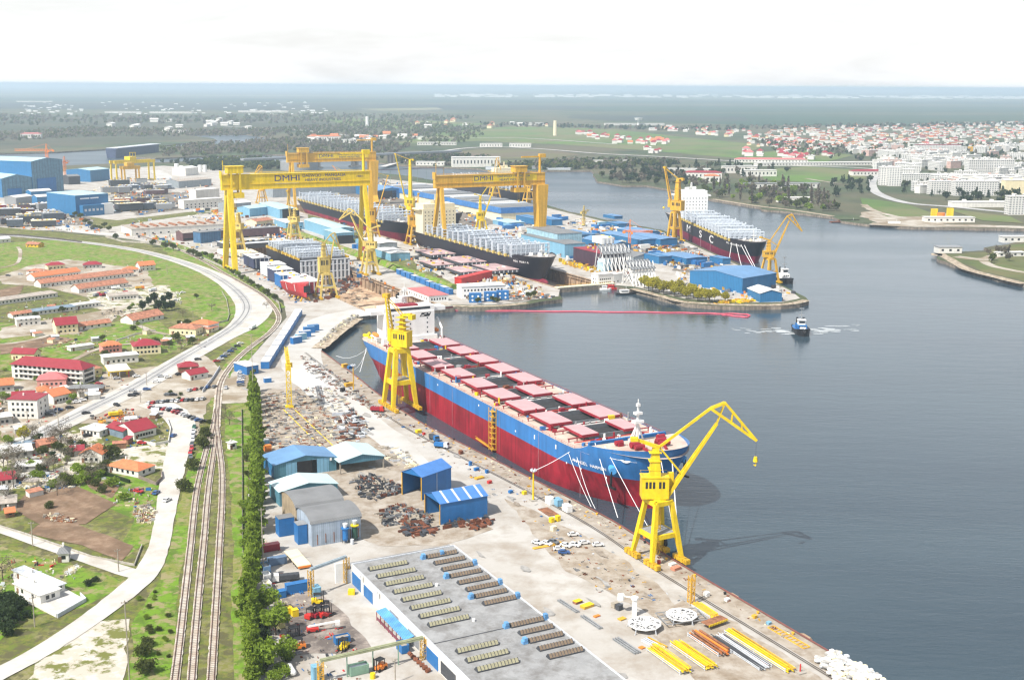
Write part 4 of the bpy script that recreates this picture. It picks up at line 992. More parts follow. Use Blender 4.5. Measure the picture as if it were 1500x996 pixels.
def gantry(label,u0,v0,v1,zb,zt,m,fixed='pair',legu=17.,trol=.1,words=True,group='big gantry cranes over the docks',mw=None,jibtop=True,tagpanel=None,sub=''):
 root=T('gantry_crane',label,'gantry crane',G(u0,v0),RV,group)
 S=v1-v0;bw=5.5 if zt-zb>9 else 3
 b=MB();b.box(-4,-bw/2,zb,S+3,bw/2,zt);b.box(-4,-bw/2-.6,zb-.5,S+3,bw/2+.6,zb-.003);b.box(-4,-bw/2-.5,zb+(zt-zb)*.33,S+3,bw/2+.5,zb+(zt-zb)*.33+.4);b.box(-4,-bw/2-.6,zt+.003,S+3,bw/2+.6,zt+.6)
 b.build('beam',m,root)
 for i in range(int(S/4)):
  pass
 rl=MB()
 for q in(-bw/2-.5,bw/2+.5):
  rl.tube((-4,q,zt+1.8),(S+3,q,zt+1.8),.1,n=4)
  for i in range(int(S/6)):rl.tube((i*6,q,zt+.6),(i*6,q,zt+1.8),.07,n=4)
 for q in(0,):rl.build('handrail',m,root)
 def pair(x,w0):
  for s in(-1,1):
   l=MB();l.beam((x,s*legu,2.4),(x+1.5*(1 if x<S/2 else-1),s*2.6,zb-.4),w0*.75,w0,w2=w0*1.3,h2=w0*1.1);l.build('leg',m,root)
  l=MB();l.beam((x,-legu,3),(x,legu,3),1.8,2);l.build('sill_beam',m,root)
  for s in(-1,1):
   b=MB()
   for j in range(6):b.rbox(x,s*legu+(j-2.5)*2.4,0.1,1.6,1.8,2.0)
   b.beam((x,s*legu-8,2.3),(x,s*legu+8,2.3),1.4,.8);b.build('bogie',DYEL,root)
 def single(x,w0):
  l=MB();l.beam((x,0,12),(x,0,zb-.4),w0*1.5,w0*1.0,w2=w0*1.6,h2=w0*1.7)
  for s in(-1,1):l.beam((x,s*legu*.55,2.4),(x,s*1.5,13),w0*.9,w0,w2=w0*1.2)
  l.build('leg',m,root)
  for s in(-1,1):
   b=MB()
   for j in range(4):b.rbox(x,s*legu*.6+(j-1.5)*2.6,.1,1.6,1.8,2.)
   b.build('bogie',DYEL,root)
 if fixed=='first':single(1,6.);pair(S-1,3.2)
 elif fixed=='second':pair(1,3.2);single(S-1,7.5)
 else:pair(1,4.4);pair(S-1,3.2)
 tx=S*trol
 b=MB();b.box(tx-5,-bw/2-2.5,zt+1.6,tx+9,bw/2+2.5,zt+7.6);b.box(tx-6,-bw/2-3,zt+7.6,tx+10,bw/2+3,zt+8.1)
 for s in(-1,1):
  for x in(tx-2,tx+6):b.box(x-.8,s*(bw/2+2)-.5,zb-4,x+.8,s*(bw/2+2)+.5,zt+1.6)
 to=b.build('trolley',m,root)
 b=MB();b.box(tx-5,-bw/2-3,zb-7.5,tx+9,bw/2+3,zb-3);b.build('lower_trolley',m,root)
 b=MB()
 for s in(-1,1):b.tube((tx+2+s,0,zb-16),(tx+2+s,0,zb-7.5),.12,n=4)
 b.tube((tx+2,0,zb-18),(tx+2,0,zb-16),1.2,n=8);b.build('hook_block',DYEL,root)
 if jibtop:
  b=MB();x=S-2;b.tube((x,0,zt+.6),(x,0,zt+16),1.4,n=8);b.beam((x+7,0,zt+17),(x-22,0,zt+17),1.4,1.5);b.box(x-1,-2,zt+16,x+6,2,zt+20);b.build('service_crane',m,root)
 b=MB();b.tube((-2,0,zt+.6),(-2,0,zt+13),.3,n=5);b.box(-4.5,-3.5,zt-3,-3.9,3.5,zt+4);b.build('mast',m,root)
 if words:
  h=zt-zb;y=-bw/2-.06;zc=zb+h*.68
  x0=S*.42
  if tagpanel:q=MB();q.box(x0-12,y-.05,zb+h*.38,x0+62,y+.05,zt-.3);q.build('sign_panel',tagpanel,root);y-=.08
  l1=text('lettering','DMHI',h*.58,LETD,root,(x0,y,zc),(rad(90),0,0),.04,1.35)
  l2=text('lettering','DAEWOO - MANGALIA',h*.30,LETD,root,(x0+35,y,zc+h*.14),(rad(90),0,0),.04,1.05)
  l3=text('lettering','HEAVY INDUSTRIES',h*.30,LETD,root,(x0+34,y,zc-h*.17),(rad(90),0,0),.04,1.05)
  q=MB();q.box(x0-11,y-.02,zc-h*.38,x0+11,y+.03,zc-h*.31);q.build('lettering_bar',STLL,root)
  if sub:text('lettering',sub,h*.22,LETD,root,(S-7,y,zc),(rad(90),0,0),.04,1.)
 return root
gantry('bright yellow gantry crane over the near dock with its trolley at the splayed legs',-752,36,168,73.5,86,YEL,trol=.045,sub='1000 t')
gantry('amber gantry crane over the second dock with single thick leg by the pale blue hall',-802,264,383,64,75.5,YEL2,fixed='second',trol=.76,tagpanel=YEL)
gantry('amber gantry crane farthest back over the second dock with its beam before the strait',-1290,262,383,62,73,YEL2,fixed='second',trol=.14,tagpanel=YEL,jibtop=True)
def small_gantry(label,A,B,ztop,m,deep=16,extra=True):
 a,c=W(*A),W(*B);e=c-a;root=T('gantry_crane',label,'gantry crane',a,math.atan2(e.y,e.x),'yellow gantries in the block yard');S=e.length;h=HT(a,ztop)
 for y in(0,deep):
  b=MB();b.box(-3,y-1.4,h-5,S+3,y+1.4,h);b.build('beam',m,root)
 for x in(0,S):
  for y in(-2,deep+2):
   b=MB();b.beam((x,y,.5),(x,y*.9+.8,h-5),2.4,2.2);b.build('leg',m,root)
  b=MB();b.beam((x,-4,1.4),(x,deep+4,1.4),1.6,1.8);b.build('sill_beam',m,root)
 x=S*.45
 b=MB();b.box(x-6,-2,h+.3,x+6,deep+2,h+6)
 if extra:
  for sx in(-5,0,5):b.tube((x+sx,-1,h+6),(x+sx,-1,h+13),.5,n=5)
  b.box(x-6,-1.6,h+12.6,x+6,-.6,h+13.6)
 b.build('trolley',m,root)
small_gantry('wide yellow gantry crane over the steel stacks by the lagoon',(171,267),(226,264),236,YEL)
small_gantry('smaller yellow gantry crane standing in front of the wide one by the lagoon',(183,270),(204,269),244,YEL2,10,False)
def tower_crane(label,base,ytop,jl,jr,m,yj=None,azd=90,group='tower cranes',w=2.2,base_m=None,cj=True):
 p=W(*base);az=rad(azd);h=HT(p,ytop);hj=HT(p,yj)if yj else h-4
 root=T('tower_crane',label,'tower crane',p,math.pi/2-az,group)
 b=MB();b.lattice((0,0,0),(0,0,hj),w,w,int(hj/3),.4);b.box(-w*.9,-w*.9,0,w*.9,w*.9,1.2);b.build('mast',m,root)
 b=MB();b.lattice((-1,0,hj+1),(jr,0,hj+1),w*.7,w*.8,max(4,int(abs(jr)/3)),.3);b.build('jib',m,root)
 if cj:
  b=MB();b.lattice((1,0,hj+1),(jl,0,hj+1),w*.7,w*.6,max(3,int(abs(jl)/3)),.3);b.box(jl-1.5,-1.2,hj-1.5,jl+1.5,1.2,hj+1);b.build('counter_jib',m,root)
 b=MB();b.lattice((0,0,hj),(0,0,h),w*.8,w*.8,3,.3,taper=.3);b.path([(0,0,h),(jr*.7,0,hj+1.8)],.12,4);b.path([(0,0,h),(jl,0,hj+1.4)],.12,4);b.box(w*.6,-w,hj-2.2,w*1.4,0,hj);b.build('tower_head',m,root)
 return root
tower_crane('orange tower crane rising behind the big blue hall with long jib to the lagoon',(71,262),211,12,-56,ORA,221,90,w=4)
tower_crane('reddish orange tower crane beside the gable of the big blue hall',(96,262),229,-8,10,ORA,238,40,w=3.5)
tower_crane('small orange tower crane among the blue sheds near the lattice frames',(922,362),322,-6,24,ORA,340,100,w=2.4)
tower_crane('pale yellow small tower crane at the strait shore near the blue containers',(855,330),301,-6,14,YEL3,311,30,w=2.2)
ym=tower_crane('yellow lattice mast crane on rails among the scrap rows in the near yard',(424,597),529,-7,34,YEL,533,-12,w=2.3)
def at_px(pts):return[W(*p)for p in pts]
def lash(root,x0,x1,step,B,z,h,half_,skip=(),seed=1,m=None):
 r=random.Random(seed);n=int((x1-x0)/step)
 hc=MB();hc.box(x0,-B*.40,z-.3,x1,B*.40,z+1.6);hc.build('hatch_cover',mat('hatch_grey',(.17,.18,.20),.7),root)
 for i in range(n+1):
  x=x0+i*step
  if any(a<=x<=c for a,c in skip):continue
  w=min(B*.47,half_(x,1)-.4);b=MB();k=max(4,int(2*w/4.6));hh=h*(1+.12*r.uniform(-1,1))
  for sx in(0,2.2):
   for j in range(k+1):
    y=-w+2*w*j/k;b.box(x+sx-.34,y-.34,z,x+sx+.34,y+.34,z+hh*(1 if(j+i)%3 else 1.1))
   for zz in(.3,.62,.95):b.box(x+sx-.2,-w,z+hh*zz-.4,x+sx+.2,w,z+hh*zz+.2)
  for zz in(.3,.62,.95):b.box(x+.2,-w,z+hh*zz-.05,x+2.,w,z+hh*zz+.05)
  b.build('lashing_bridge',m or LASH,root)
 for s in(-1,1):
  b=MB()
  for i in range(int((x1-x0)/4)):
   x=x0+i*4;y=s*(half_(x,1)-.5);b.box(x-.5,y-.35,z-.2,x+.5,y+.35,z+1.6)
   if i%3==0:b.box(x-1.2,y-1.4,z-.2,x+1.2,y-.3*s,z+2.4)
  b.build('gunwale_fitting',YEL3 if s<0 else CRM,root)
def container_ship(label,o,rz,L,B,D,z0,split,mats,accom=None,acm=CRM,lrange=(.1,.9),h=10,step=12.5,skip=(),words=(),fc=3.5,seed=1,group=None,step_h=None,ach=30):
 root=T('container_ship',label,'ship',o,rz,group)
 global L_
 edge,half_=ship_hull(root,L,B,D,z0,mats,split,fc=fc,fclen=L*.1,rake=9,deckmat=mat('ship_deck_grey',(.33,.30,.28),.8,var=.2),bowlen=.2,sternw=.9,stern_rise=.3,fcramp=12.)
 zd=z0+D
 lash(root,L*lrange[0],L*lrange[1],step,B,zd,h,half_,skip,seed)
 if accom:
  xa,xb=accom;w=B*.46
  b=MB();b.box(xa,-w,zd-.3,xb,w,zd+ach*.84);ao=b.build('superstructure',acm,root)
  b=MB();b.box(xa+.5,-w*.95,zd+ach*.84,xb-.5,w*.95,zd+ach);b.box(xa+1,-B*.56,zd+ach*.8,xb-1,B*.56,zd+ach*.84-.01);b.build('bridge',acm,root)
  for r_ in range(6):
   for k in range(9):
    q=MB();y=-w*.85+k*w*1.7/8;q.box(xb,y-.5,zd+2.5+r_*ach*.125,xb+.1,y+.5,zd+3.6+r_*ach*.125);q.build('window',GLS,ao)
  q=MB();q.lattice(((xa+xb)/2,0,zd+ach),((xa+xb)/2,0,zd+ach+9),2,2,4,.3,taper=.5);q.box((xa+xb)/2-1,-6,zd+ach+3,(xa+xb)/2+1,6,zd+ach+3.4);q.box((xa+xb)/2-3,-7,zd+ach,(xa+xb)/2+3,-3,zd+ach+3);q.box((xa+xb)/2-3,2,zd+ach,(xa+xb)/2+3,5,zd+ach+4);q.build('radar_mast',acm,root)
 fm=MB();fm.beam((L*.955,0,zd+fc-1),(L*.955,0,zd+fc+9),.9,w2=.5);fm.box(L*.955-.8,-2,zd+fc+4,L*.955+.8,2,zd+fc+4.6);fm.build('foremast',WHT,root)
 r=random.Random(seed)
 for k in range(7):
  q=MB();x=L*r.uniform(.91,.975);q.rbox(x,r.uniform(-1,1)*B*.22,zd+fc-1.2,r.uniform(2,4),r.uniform(1,3),r.uniform(1,2.6),r.uniform(0,3));q.build('mooring_winch',r.choice([WHT,CRM,STLL,WHT]),root)
 for(s,x0,x1,zz,hg,each)in words:
  b=MB();k=len(s)
  for i,ch in enumerate(s):
   if ch==' ':continue
   x=x0+(x1-x0)*(i+.5)/k;f=min(1,(zz-z0)/D);rk=9*max(0,f-.35)/.65*smooth01(L*.8,L,x)-9*smooth01(L*.8,L,x)
   y=half_(x-rk,f);y2=half_(x-rk+.5,f);yu=half_(x-rk,min(1,f+.06))
   ex=Vector((1,-(y2-y)/.5,0)).normalized();ez=Vector((0,-(yu-y)/(.06*D),1)).normalized();en=ex.cross(ez).normalized();ez=en.cross(ex)
   vs_,fs_=text_data(ch,hg,.06);n0=len(b.v);oo=Vector((x,-(y+.25),zz))
   b.v+=[tuple(oo+ex*v.x*(each or 1.1)+ez*v.y+en*v.z)for v in vs_];b.f+=[tuple(n0+j for j in g)for g in fs_];b.m+=[0]*len(fs_)
  b.build('ship_name',LETW,root)
 return root,half_
cs2,hf=container_ship('black container ship in the second dock, cream block aft and bow toward the basin',G(-872,281.5),RU,268,41,24.5,-10.6,-4,(HRED2,HBLK),accom=(14,34),lrange=(.17,.88),h=10.5,words=[('MSC MARIA',238,256,11.2,2.6,0)],seed=4)
b=MB();b.loft([[(262+x,y*w,-10+4+z*w)for y,z in((-3,0),(-2.1,2.1),(0,3),(2.1,2.1),(3,0),(2.1,-2.1),(0,-3),(-2.1,-2.1))]for x,w in((-16,1),(-4,1),(2,.85),(5,.5),(6,.1))]);b.build('bulbous_bow',HRED2,cs2)
container_ship('long dark hull with red bottom farther back in the second dock, full of grey frames',G(-1262,281.5),RU,352,42,24.5,-10.6,4.5,(HRED2,HBLK),lrange=(.03,.90),h=10.5,seed=9)
container_ship('dark blue bow section standing behind the cream superstructure in the second dock',G(-1085,352),RU,130,38,17,.2,2,(HRED2,HBLK),lrange=(.1,.82),h=4,seed=5)
s0=W(655,279,-3);tp=W(797,280,14);l5=(tp-s0).dot(U)
container_ship('distant black container ship with red boot-top moored at the far quay by the strait',s0+V*20,RU,l5,40,25,-9,1.0,(HRED2,HBLK),accom=(l5*.62,l5*.68),lrange=(.08,.9),h=12,seed=6)
AZM=rad(174.0);dm_=Vector((math.sin(AZM),math.cos(AZM),0));nm_=Vector((-dm_.y,dm_.x,0));s0=W(969,334,-3);tp=W(1132,358,17)
lm=(tp-s0).dot(dm_);bm_=38.
msc,hfm=container_ship('black container ship lettered on its side with white block aft, moored across the basin',Vector((s0.x,s0.y,0))+nm_*(bm_/2+3),math.atan2(dm_.y,dm_.x),lm,bm_,25,-9,4.6,(mat('dark_plum_red',(.22,.010,.045),.55,var=.15,streak=.2),HBLK),accom=(lm*.13,lm*.20),acm=WHT,lrange=(.24,.9),h=10,seed=8,ach=31,words=[('M',lm*.365,lm*.405,9.8,10.5,2.4),('S',lm*.53,lm*.57,9.8,10.5,2.4),('C',lm*.67,lm*.71,9.8,10.5,2.4),('MSC ALEXANDRA',lm*.86,lm*.955,13.5,2.6,0)])
for x in(.30,.42,.555,.68):
 b=MB();y=-(hfm(lm*x,1)+.1);b.box(lm*x,y-.2,-6,lm*x+.5,y,15);b.build('weld_seam',MATS['pale_seam'],msc)
for i,(x,p,lab)in enumerate(((.9,(1068,380),'first'),(.93,(1086,389),'second'),(.955,(1108,398),'third'),(.97,(1112,401),'fourth'))):
 a=msc.location+dm_*lm*x-nm_*hfm(lm*x,.9);a.z=15
 line('mooring_line',f'{lab} white bow line of the lettered container ship counted from its stern',a,W(*p,.3),.25,1.)
p0=W(441,421,-11);u0,v0=UV(p0);bb=46.;ll=105.
hbk=T('hull_block','dark hull midsection with grey ribbed open end standing in the near dock','ship block',G(u0,v0+bb/2),RU)
b=MB()
b.box(-ll,-bb/2,-10.9,-1.2,bb/2,-2.0,0);b.box(-ll,-bb/2,-2.0,-1.2,bb/2,12.5,1);b.build('hull',[HRED2,HBLK],hbk)
b=MB();b.box(-1.19,-bb/2+.1,-10.8,-.9,bb/2-.1,12.4);b.build('open_end_plate',mat('dim_end_plate',(.17,.19,.22),.6,var=.15),hbk)
for i in range(13):
 y=-bb/2+.9+i*(bb-1.8)/12;b=MB();b.box(-.89,y-.75,-10.8,.6,y+.75,11+.8*(i%2));b.build('end_frame',STLL,hbk)
for k,z in enumerate((-5,1.5,7.5,12)):
 b=MB();b.box(-.88,-bb/2,z,.45,bb/2,z+.7);b.build('end_stringer',LASH,hbk)
lash(hbk,-ll+4,-6,8.,bb,12.5,6.5,lambda x,f:bb/2,seed=3)
for s in(-1,1):
 b=MB()
 for i in range(26):b.box(-ll+i*4,s*bb/2-.5,12.5,-ll+i*4+2.4,s*bb/2+.5,14.2)
 b.build('deck_edge_fitting',DYEL,hbk)
def block(label,A,lx,ly,h,mside,mtop=WHT,rz=RU,z=1.4,group='hull sections along the near dock',ribs=True,name='hull_section'):
 root=T(name,label,'ship block',W(*A),rz,group)
 b=MB();b.box(-lx,0,z,0,ly,z+h);b.build('shell',mside,root)
 b=MB();b.box(-lx-.1,-.1,z+h+.004,.1,ly+.1,z+h+.4)
 b.build('deck_plate',mtop,root)
 r=random.Random(A[0]);
 for i in range(int(lx/5)):
  q=MB();q.rbox(-lx+2.5+i*5,ly*r.uniform(.2,.8),z+h+.4,r.uniform(1,3),r.uniform(1,3),r.uniform(.4,1.6));q.build('deck_fitting',r.choice([YEL2,WHT,RUST,STL,CRM,YEL]),root)
 for x in(-lx*.85,-lx*.5,-lx*.15):
  for y in(ly*.15,ly*.85):
   q=MB();q.rbox(x,y,0,1.6,1.6,z);q.build('keel_block',DYEL,root)
 if ribs:
  for i in range(max(2,int(ly/4))):
   q=MB();y=ly*(i+.5)/max(2,int(ly/4));q.box(.004,y-.35,z+.3,.6,y+.35,z+h-.3);q.build('end_frame',STLL,root)
 return root
DBLU=mat('dark_navy_plate',(.03,.04,.10),.5,var=.2,scale=.3)
block('navy and white hull section nearest the gantry leg on the near dock side',(372,396),34,16,9,DBLU)
block('white hull section with grey ribs second along the dock side',(392,408),22,17,10,STLL)
block('navy hull section with white deck in the middle of the dock side row',(402,416),20,17,10,DBLU)
block('white and blue hull section before the red one on the dock side',(412,424),18,16,10,BLUP)
block('red hull section with white deck next to the red bow',(443,433),42,16,9,DKRED)
block('low pale deck section lying at the land end of the dock side row',(352,378),26,18,3,CRM,CRM)
block('low white deck section beside the first gantry leg',(330,378),30,14,3.5,WHT,CRM)
rb=T('bow_block','red ship bow section with white draught lines on yellow supports','ship block',W(428,434),RU+.08)
secs=[]
for i in range(9):
 t=i/8;x=30*t;w=9.5*(1-t**2.2)+.5;zb=2.2+1.2*t
 secs.append([(x,-w,13+t),(x,-w*.8,7),(x,-w*.3,zb),(x,w*.3,zb),(x,w*.8,7),(x,w,13+t)])
b=MB();b.loft(secs);b.build('shell',mat('bow_red',(.50,.045,.05),.55,var=.08,streak=.15,scale=.2),rb)
b=MB();b.box(1,-7,13.2,18,7,14.2);b.box(-.3,-9,12.9,1,9,13.7);b.build('deck_plate',WHT,rb)
for x in(4,12,20,27):
 for s in(-1,1):q=MB();q.beam((x,s*4,0),(x,s*2.4,3.2),1.1);q.build('support',YEL2,rb)
for x,z in((10,9.5),(20,10.2)):
 q=MB();w=9.5*(1-(x/30)**2.2)+.5;q.beam((x,-w-.02,13),(x+.3,-w*.86-.1,7.5),.35);q.build('plate_line',LETW,rb)
q=MB();w=9.5*(1-(26/30)**2.2)+.5;q.box(30.51,-2.6,7.5,30.9,2.8,12.6);q.build('open_end',BLK,rb)
for k,(A,lx,ly,lab)in enumerate((((398,362),50,24,'broad grey deck panel section at the head of the near dock'),((428,362),50,26,'second broad grey deck panel section at the head of the near dock'),((410,345),70,14,'brown sided long hull section behind the grey deck panels'))):
 block(lab,A,lx,ly,5 if k<2 else 8,DSTL if k<2 else mat('plum_plate',(.13,.075,.085),.7),STLL if k<2 else STL,group='hull sections at the dock head',rz=RV+.1)
def gate(label,u,v0,v1,h0,m,mt):
 root=T('dock_gate',label,'dock gate',G(u,v0),RV)
 b=MB();L_=v1-v0;b.box(-1.5,-4.6,-10,L_+1.5,0.5,h0);b.build('caisson',m,root)
 b=MB();b.box(-1.5,-5,h0+.003,L_+1.5,.9,h0+.5);b.build('walkway',mt,root)
 b=MB()
 for y in(-4.6,.6):
  b.tube((0,y,h0+1.7),(L_,y,h0+1.7),.08,n=4)
  for i in range(int(L_/4)):b.tube((i*4,y,h0+.5),(i*4,y,h0+1.7),.07,n=4)
 b.build('handrail',YEL2,root)
gate('dark red floating gate closing the near dock behind the white superstructure',-503,76,139,1.2,DKRED,CON)
gate('concrete coloured gate closing the second dock below the black bow',-543,256,309,1.0,CON,CRM)
def small_ship(label,at,az_,L,B,hullm,upm,name='harbour_tug',cat='tug',tall=1.,group=None,deckm=None,mast=STL):
 a=rad(az_);p=W(*at,WZ);root=T(name,label,cat,p,math.pi/2-a,group)
 rg=[]
 for x,w in((-.5,.62),(-.42,.86),(-.2,1),(.15,1),(.34,.82),(.45,.45),(.5,.08)):
  sh=1+1.3*max(0,x)**1.5*2
  rg.append([(x*L,-w*B/2,B*.24*sh),(x*L,-w*B*.45,-1),(x*L,w*B*.45,-1),(x*L,w*B/2,B*.24*sh)])
 b=MB();b.loft(rg);b.build('hull',hullm,root)
 dk=MB()
 for r0,r1 in zip(rg,rg[1:]):dk.quad([(r0[0][0],r0[0][1]*.93,r0[0][2]+.03),(r1[0][0],r1[0][1]*.93,r1[0][2]+.03),(r1[3][0],r1[3][1]*.93,r1[3][2]+.03),(r0[3][0],r0[3][1]*.93,r0[3][2]+.03)])
 dk.build('deck',deckm or BLUP,root)
 fn=MB()
 for r0,r1 in zip(rg,rg[1:]):
  for q in(0,3):fn.tube((r0[q][0],r0[q][1],r0[q][2]+.1),(r1[q][0],r1[q][1],r1[q][2]+.1),.38,n=6)
 fn.build('fender',BLK,root)
 z=B*.24+.1;h=B*.30*tall
 b=MB();b.box(-L*.18,-B*.30,z,L*.16,B*.30,z+h);so_=b.build('deckhouse',upm,root)
 for y in(-.16,0,.16):q=MB();q.box(L*.16,B*y-B*.05,z+h*.5,L*.16+.08,B*y+B*.05,z+h*.8);q.build('window',GLS,so_)
 b=MB();b.loft([[(x,y,zz)for x,y in((-L*.06+k,-B*.24+k),(L*.10-k,-B*.22+k),(L*.10-k,B*.22-k),(-L*.06+k,B*.24-k))]for zz,k in((z+h,0),(z+h*1.9,.3))]);b.box(-L*.07,-B*.26,z+h*1.9,L*.11,B*.26,z+h*2.0)
 wo_=b.build('wheelhouse',WHT,root)
 q=MB();q.box(L*.10-.25,-B*.18,z+h*1.35,L*.10+.12,B*.18,z+h*1.75);q.build('window',GLS,wo_)
 for s in(-1,1):q=MB();q.tube((-L*.15,s*B*.2,z+h),(-L*.15,s*B*.2,z+h*2.2),B*.07,n=8);q.build('funnel',BLK,root)
 q=MB();q.beam((-L*.02,0,z+h*2),(-L*.02,0,z+h*3.2),.5);q.tube((-L*.02,0,z+h*3.2),(-L*.02,0,z+h*4.4),.2,n=5);q.box(-L*.02-.3,-1.6,z+h*4.2,-L*.02+.3,1.6,z+h*4.4);q.box(-L*.02-.4,-2.2,z+h*2.8,-L*.02+.4,2.2,z+h*2.95);q.build('mast',mast,root)
 q=MB();q.rbox(L*.26,0,z+.3,2.6,3,1.6);q.tube((L*.26,-2,z+1.6),(L*.26,2,z+1.6),.9,n=8);q.build('towing_winch',WHT,root)
 q=MB();q.tube((L*.5-.8,0,B*.30),(L*.5+.2,0,B*.34),B*.12,n=8);q.build('bow_fender',BLK,root)
 return root
small_ship('black tug with blue deckhouse and white wheelhouse under way alone in the basin',(1173,487),184,30,11,BLK,BLUP)
small_ship('black hulled tug with grey white deckhouse moored off the bow of the lettered ship',(1148,412),172,34,11,BLK,WHT,tall=1.3,deckm=STL)
foam=MB()
tw=W(1173,487,WZ);rr=random.Random(5)
for i in range(58):
 s=rr.choice((-1,1));d=rr.uniform(0,1)**1.2;x=tw.x+s*(6+d*42)*1.0;y=tw.y+rr.uniform(-8,16)+(d*18 if s>0 else d*4)
 r_=rr.uniform(.5,1.2)*(1.6-d);pts=[(x+r_*4*math.cos(t)*rr.uniform(.6,1.2),y+r_*.8*math.sin(t)*rr.uniform(.6,1.2),WZ+.05+.002*i)for t in[k*.785 for k in range(8)]]
 foam.quad(pts)
foam.build('wake_foam',mat('foam',(.62,.66,.68),.8,var=.2,scale=1.),kind='stuff')
bpts=[W(x,y,WZ)for x,y in((648,455.5),(740,456),(850,457),(950,458),(1010,459),(1050,460),(1085,460.5),(1098,462.5),(1092,465),(1072,463),(1058,461.5))]
bp2,_=spline(bpts,[1]*len(bpts),10);b=MB();b.path([p+Vector((0,.8*math.sin(i*.7),.25))for i,p in enumerate(bp2)],.62,6)
tag(b.build('oil_boom',mat('pink_boom',(.60,.09,.14),.6,var=.1)),'long pink floating oil boom stretched across the basin from the bulk carrier','oil boom')
def boat(label,at,az_,L,B,hm,cm,name='small_boat',group='small boats and pontoons in the basin',h=2.2):
 a=rad(az_);root=T(name,label,'boat',W(*at,WZ),math.pi/2-a,group);rg=[]
 for x,w in((-.5,.8),(-.3,1),(.15,1),(.38,.65),(.5,.06)):rg.append([(x*L,-w*B/2,1.3+max(0,x)),(x*L,-w*B*.4,-.6),(x*L,w*B*.4,-.6),(x*L,w*B/2,1.3+max(0,x))])
 b=MB();b.loft(rg);b.build('hull',hm,root)
 b=MB();b.box(-L*.3,-B*.34,1.32,L*.12,B*.34,1.3+h);b.box(-L*.32,-B*.38,1.3+h,L*.14,B*.38,1.5+h);co_=b.build('cabin',cm,root)
 for s in(-1,1):q=MB();q.box(-L*.25,s*B*.34-.05,2.3,L*.08,s*B*.34+.05,3.0);q.build('window',GLS,co_)
 q=MB();q.tube((0,0,1.5+h),(0,0,4.5+h),.12,n=5);q.build('mast',WHT,root)
 return root
boat('white cabin boat moored below the second dock gate',(917,431),80,17,6.5,BLK,WHT)
boat('small red boat tied up at the end of the second dock gate',(897,424),95,12,5,RED,RED)
boat('small white boat tied up beside the red one',(887,425),95,10,4.5,WHT,WHT)
boat('blue and white trawler at the beach quay by the town',(1313,331),95,34,8,BLUP,WHT,h=4)
boat('long rusty barge lying at the rubble beach by the town',(1250,326),85,60,12,RUST,RUST,h=1.5)
boat('small dark launch near the wooded point across the basin',(1002,283),80,30,7,DSTL,STLL)
boat('grey patrol vessel at the sea wall across the strait',(722,251),95,48,10,STL,STLL,h=8)
boat('long grey vessel moored at the sea wall across the strait',(826,251),92,110,14,STL,STLL,h=5)
boat('second grey patrol vessel beside the long grey one',(790,250),92,50,10,STLL,STL,h=8)
hk=T('laid_up_ship','dark blue laid up hulk moored along the spit in the lagoon','ship',W(198,229,WZ),RV-1.0)
a_,c_=W(163,232,WZ),W(232,224,WZ);e_=c_-a_;hk.location=a_;hk.rotation_euler=(0,0,math.atan2(e_.y,e_.x));L_=e_.length
b=MB();b.loft([[(x*L_,-w,22),(x*L_,-w*.8,-1),(x*L_,w*.8,-1),(x*L_,w,22)]for x,w in((0,13),(.1,17),(.8,17),(.93,11),(1,1))]);b.build('hull',mat('faded_navy',(.05,.07,.14),.6),hk)
b=MB();b.box(L_*.02,-14,22,L_*.95,14,23);b.build('deck',STLL,hk)
def bis(fn,lo,hi,inc=True):
 for _ in range(40):
  m=(lo+hi)/2
  if(fn(m)<0)==inc:lo=m
  else:hi=m
 return lo
def gridrect(A,xB,yC,du=None,dv=None):
 """site-grid building: near-left foot A, front runs across (V) to photo column xB, side runs away (-U) to photo row yC"""
 a=W(*A);dv=dv or V;du=du or-U
 lx=bis(lambda t:proj(a+dv*t)[0]-xB,0,400);ly=bis(lambda t:yC-proj(a+du*t)[1],0,500)
 return a,lx,ly
def gb(label,A,xB,yC,yE,yR=None,name='shed',cat='shed',roof='gy',mw=BLU,mr=None,group=None,wins=(),doors=(),ov=.4,rise=None,h=None,th=.2):
 a,lx,ly=gridrect(A,xB,yC);h=h or HT(a,yE)
 if rise is None:
  rise=(HT(a+V*lx/2,yR)-h)if yR else.5
 return bld(name,label,cat,a,a+V*lx,a-U*ly,h,roof,rise,mw,mr,ov,wins,doors,group,True,0,th)
r1,lx,ly=gb('large blue shed with grey teal gable and half open sliding door beside the poplars',(402,702),493,686,682,667,mw=TEAL,mr=BLUR,doors=(('f',.52,9,6.4,BLK),('f',.74,7.5,6.6,LBLU),('f',.28,5,6.4,LBLU)))
q=MB();q.box(-.09,.2,.2,-.02,ly-.2,HT(W(402,702),682)-.1);q.build('side_cladding',BLU,r1)
q=MB();q.box(lx-3,-.5,5,lx-2.2,-.1,6.2);q.build('wall_lamp',WHT,r1)
gb('teal shed with nearly white ridged roof between the blue shed and the grey roofed one',(410,742),495,727,721,707,mw=TEAL,mr=TEAR)
def arched(label,A,xB,yC,yE,mw,mr):
 return gb(label,A,xB,yC,yE,None,mw=mw,mr=mr,roof='arch',rise=2.6,ov=.5)
s3_,lx,ly=arched('weathered pale metal shed with grey curved roof, two tall vessels at its front',(457,801),529,779,768,PBW,GRYR)
for i in range(6):q=MB();q.box(2+i*lx/6,-.1,.5+.3*(i%2),2.3+i*lx/6,-.03,4.4);q.build('rust_stain',RUSTY2,s3_)
arched('grey curved roof shed with rust patch directly behind the pale metal shed',(435,778),503,756,744,mat('tan_cladding',(.38,.30,.20),.7,rib=.8),GRYR)
cp,lx,ly=None,0,0
a,lx,ly=gridrect((498,695),563,676);h=HT(a,677)
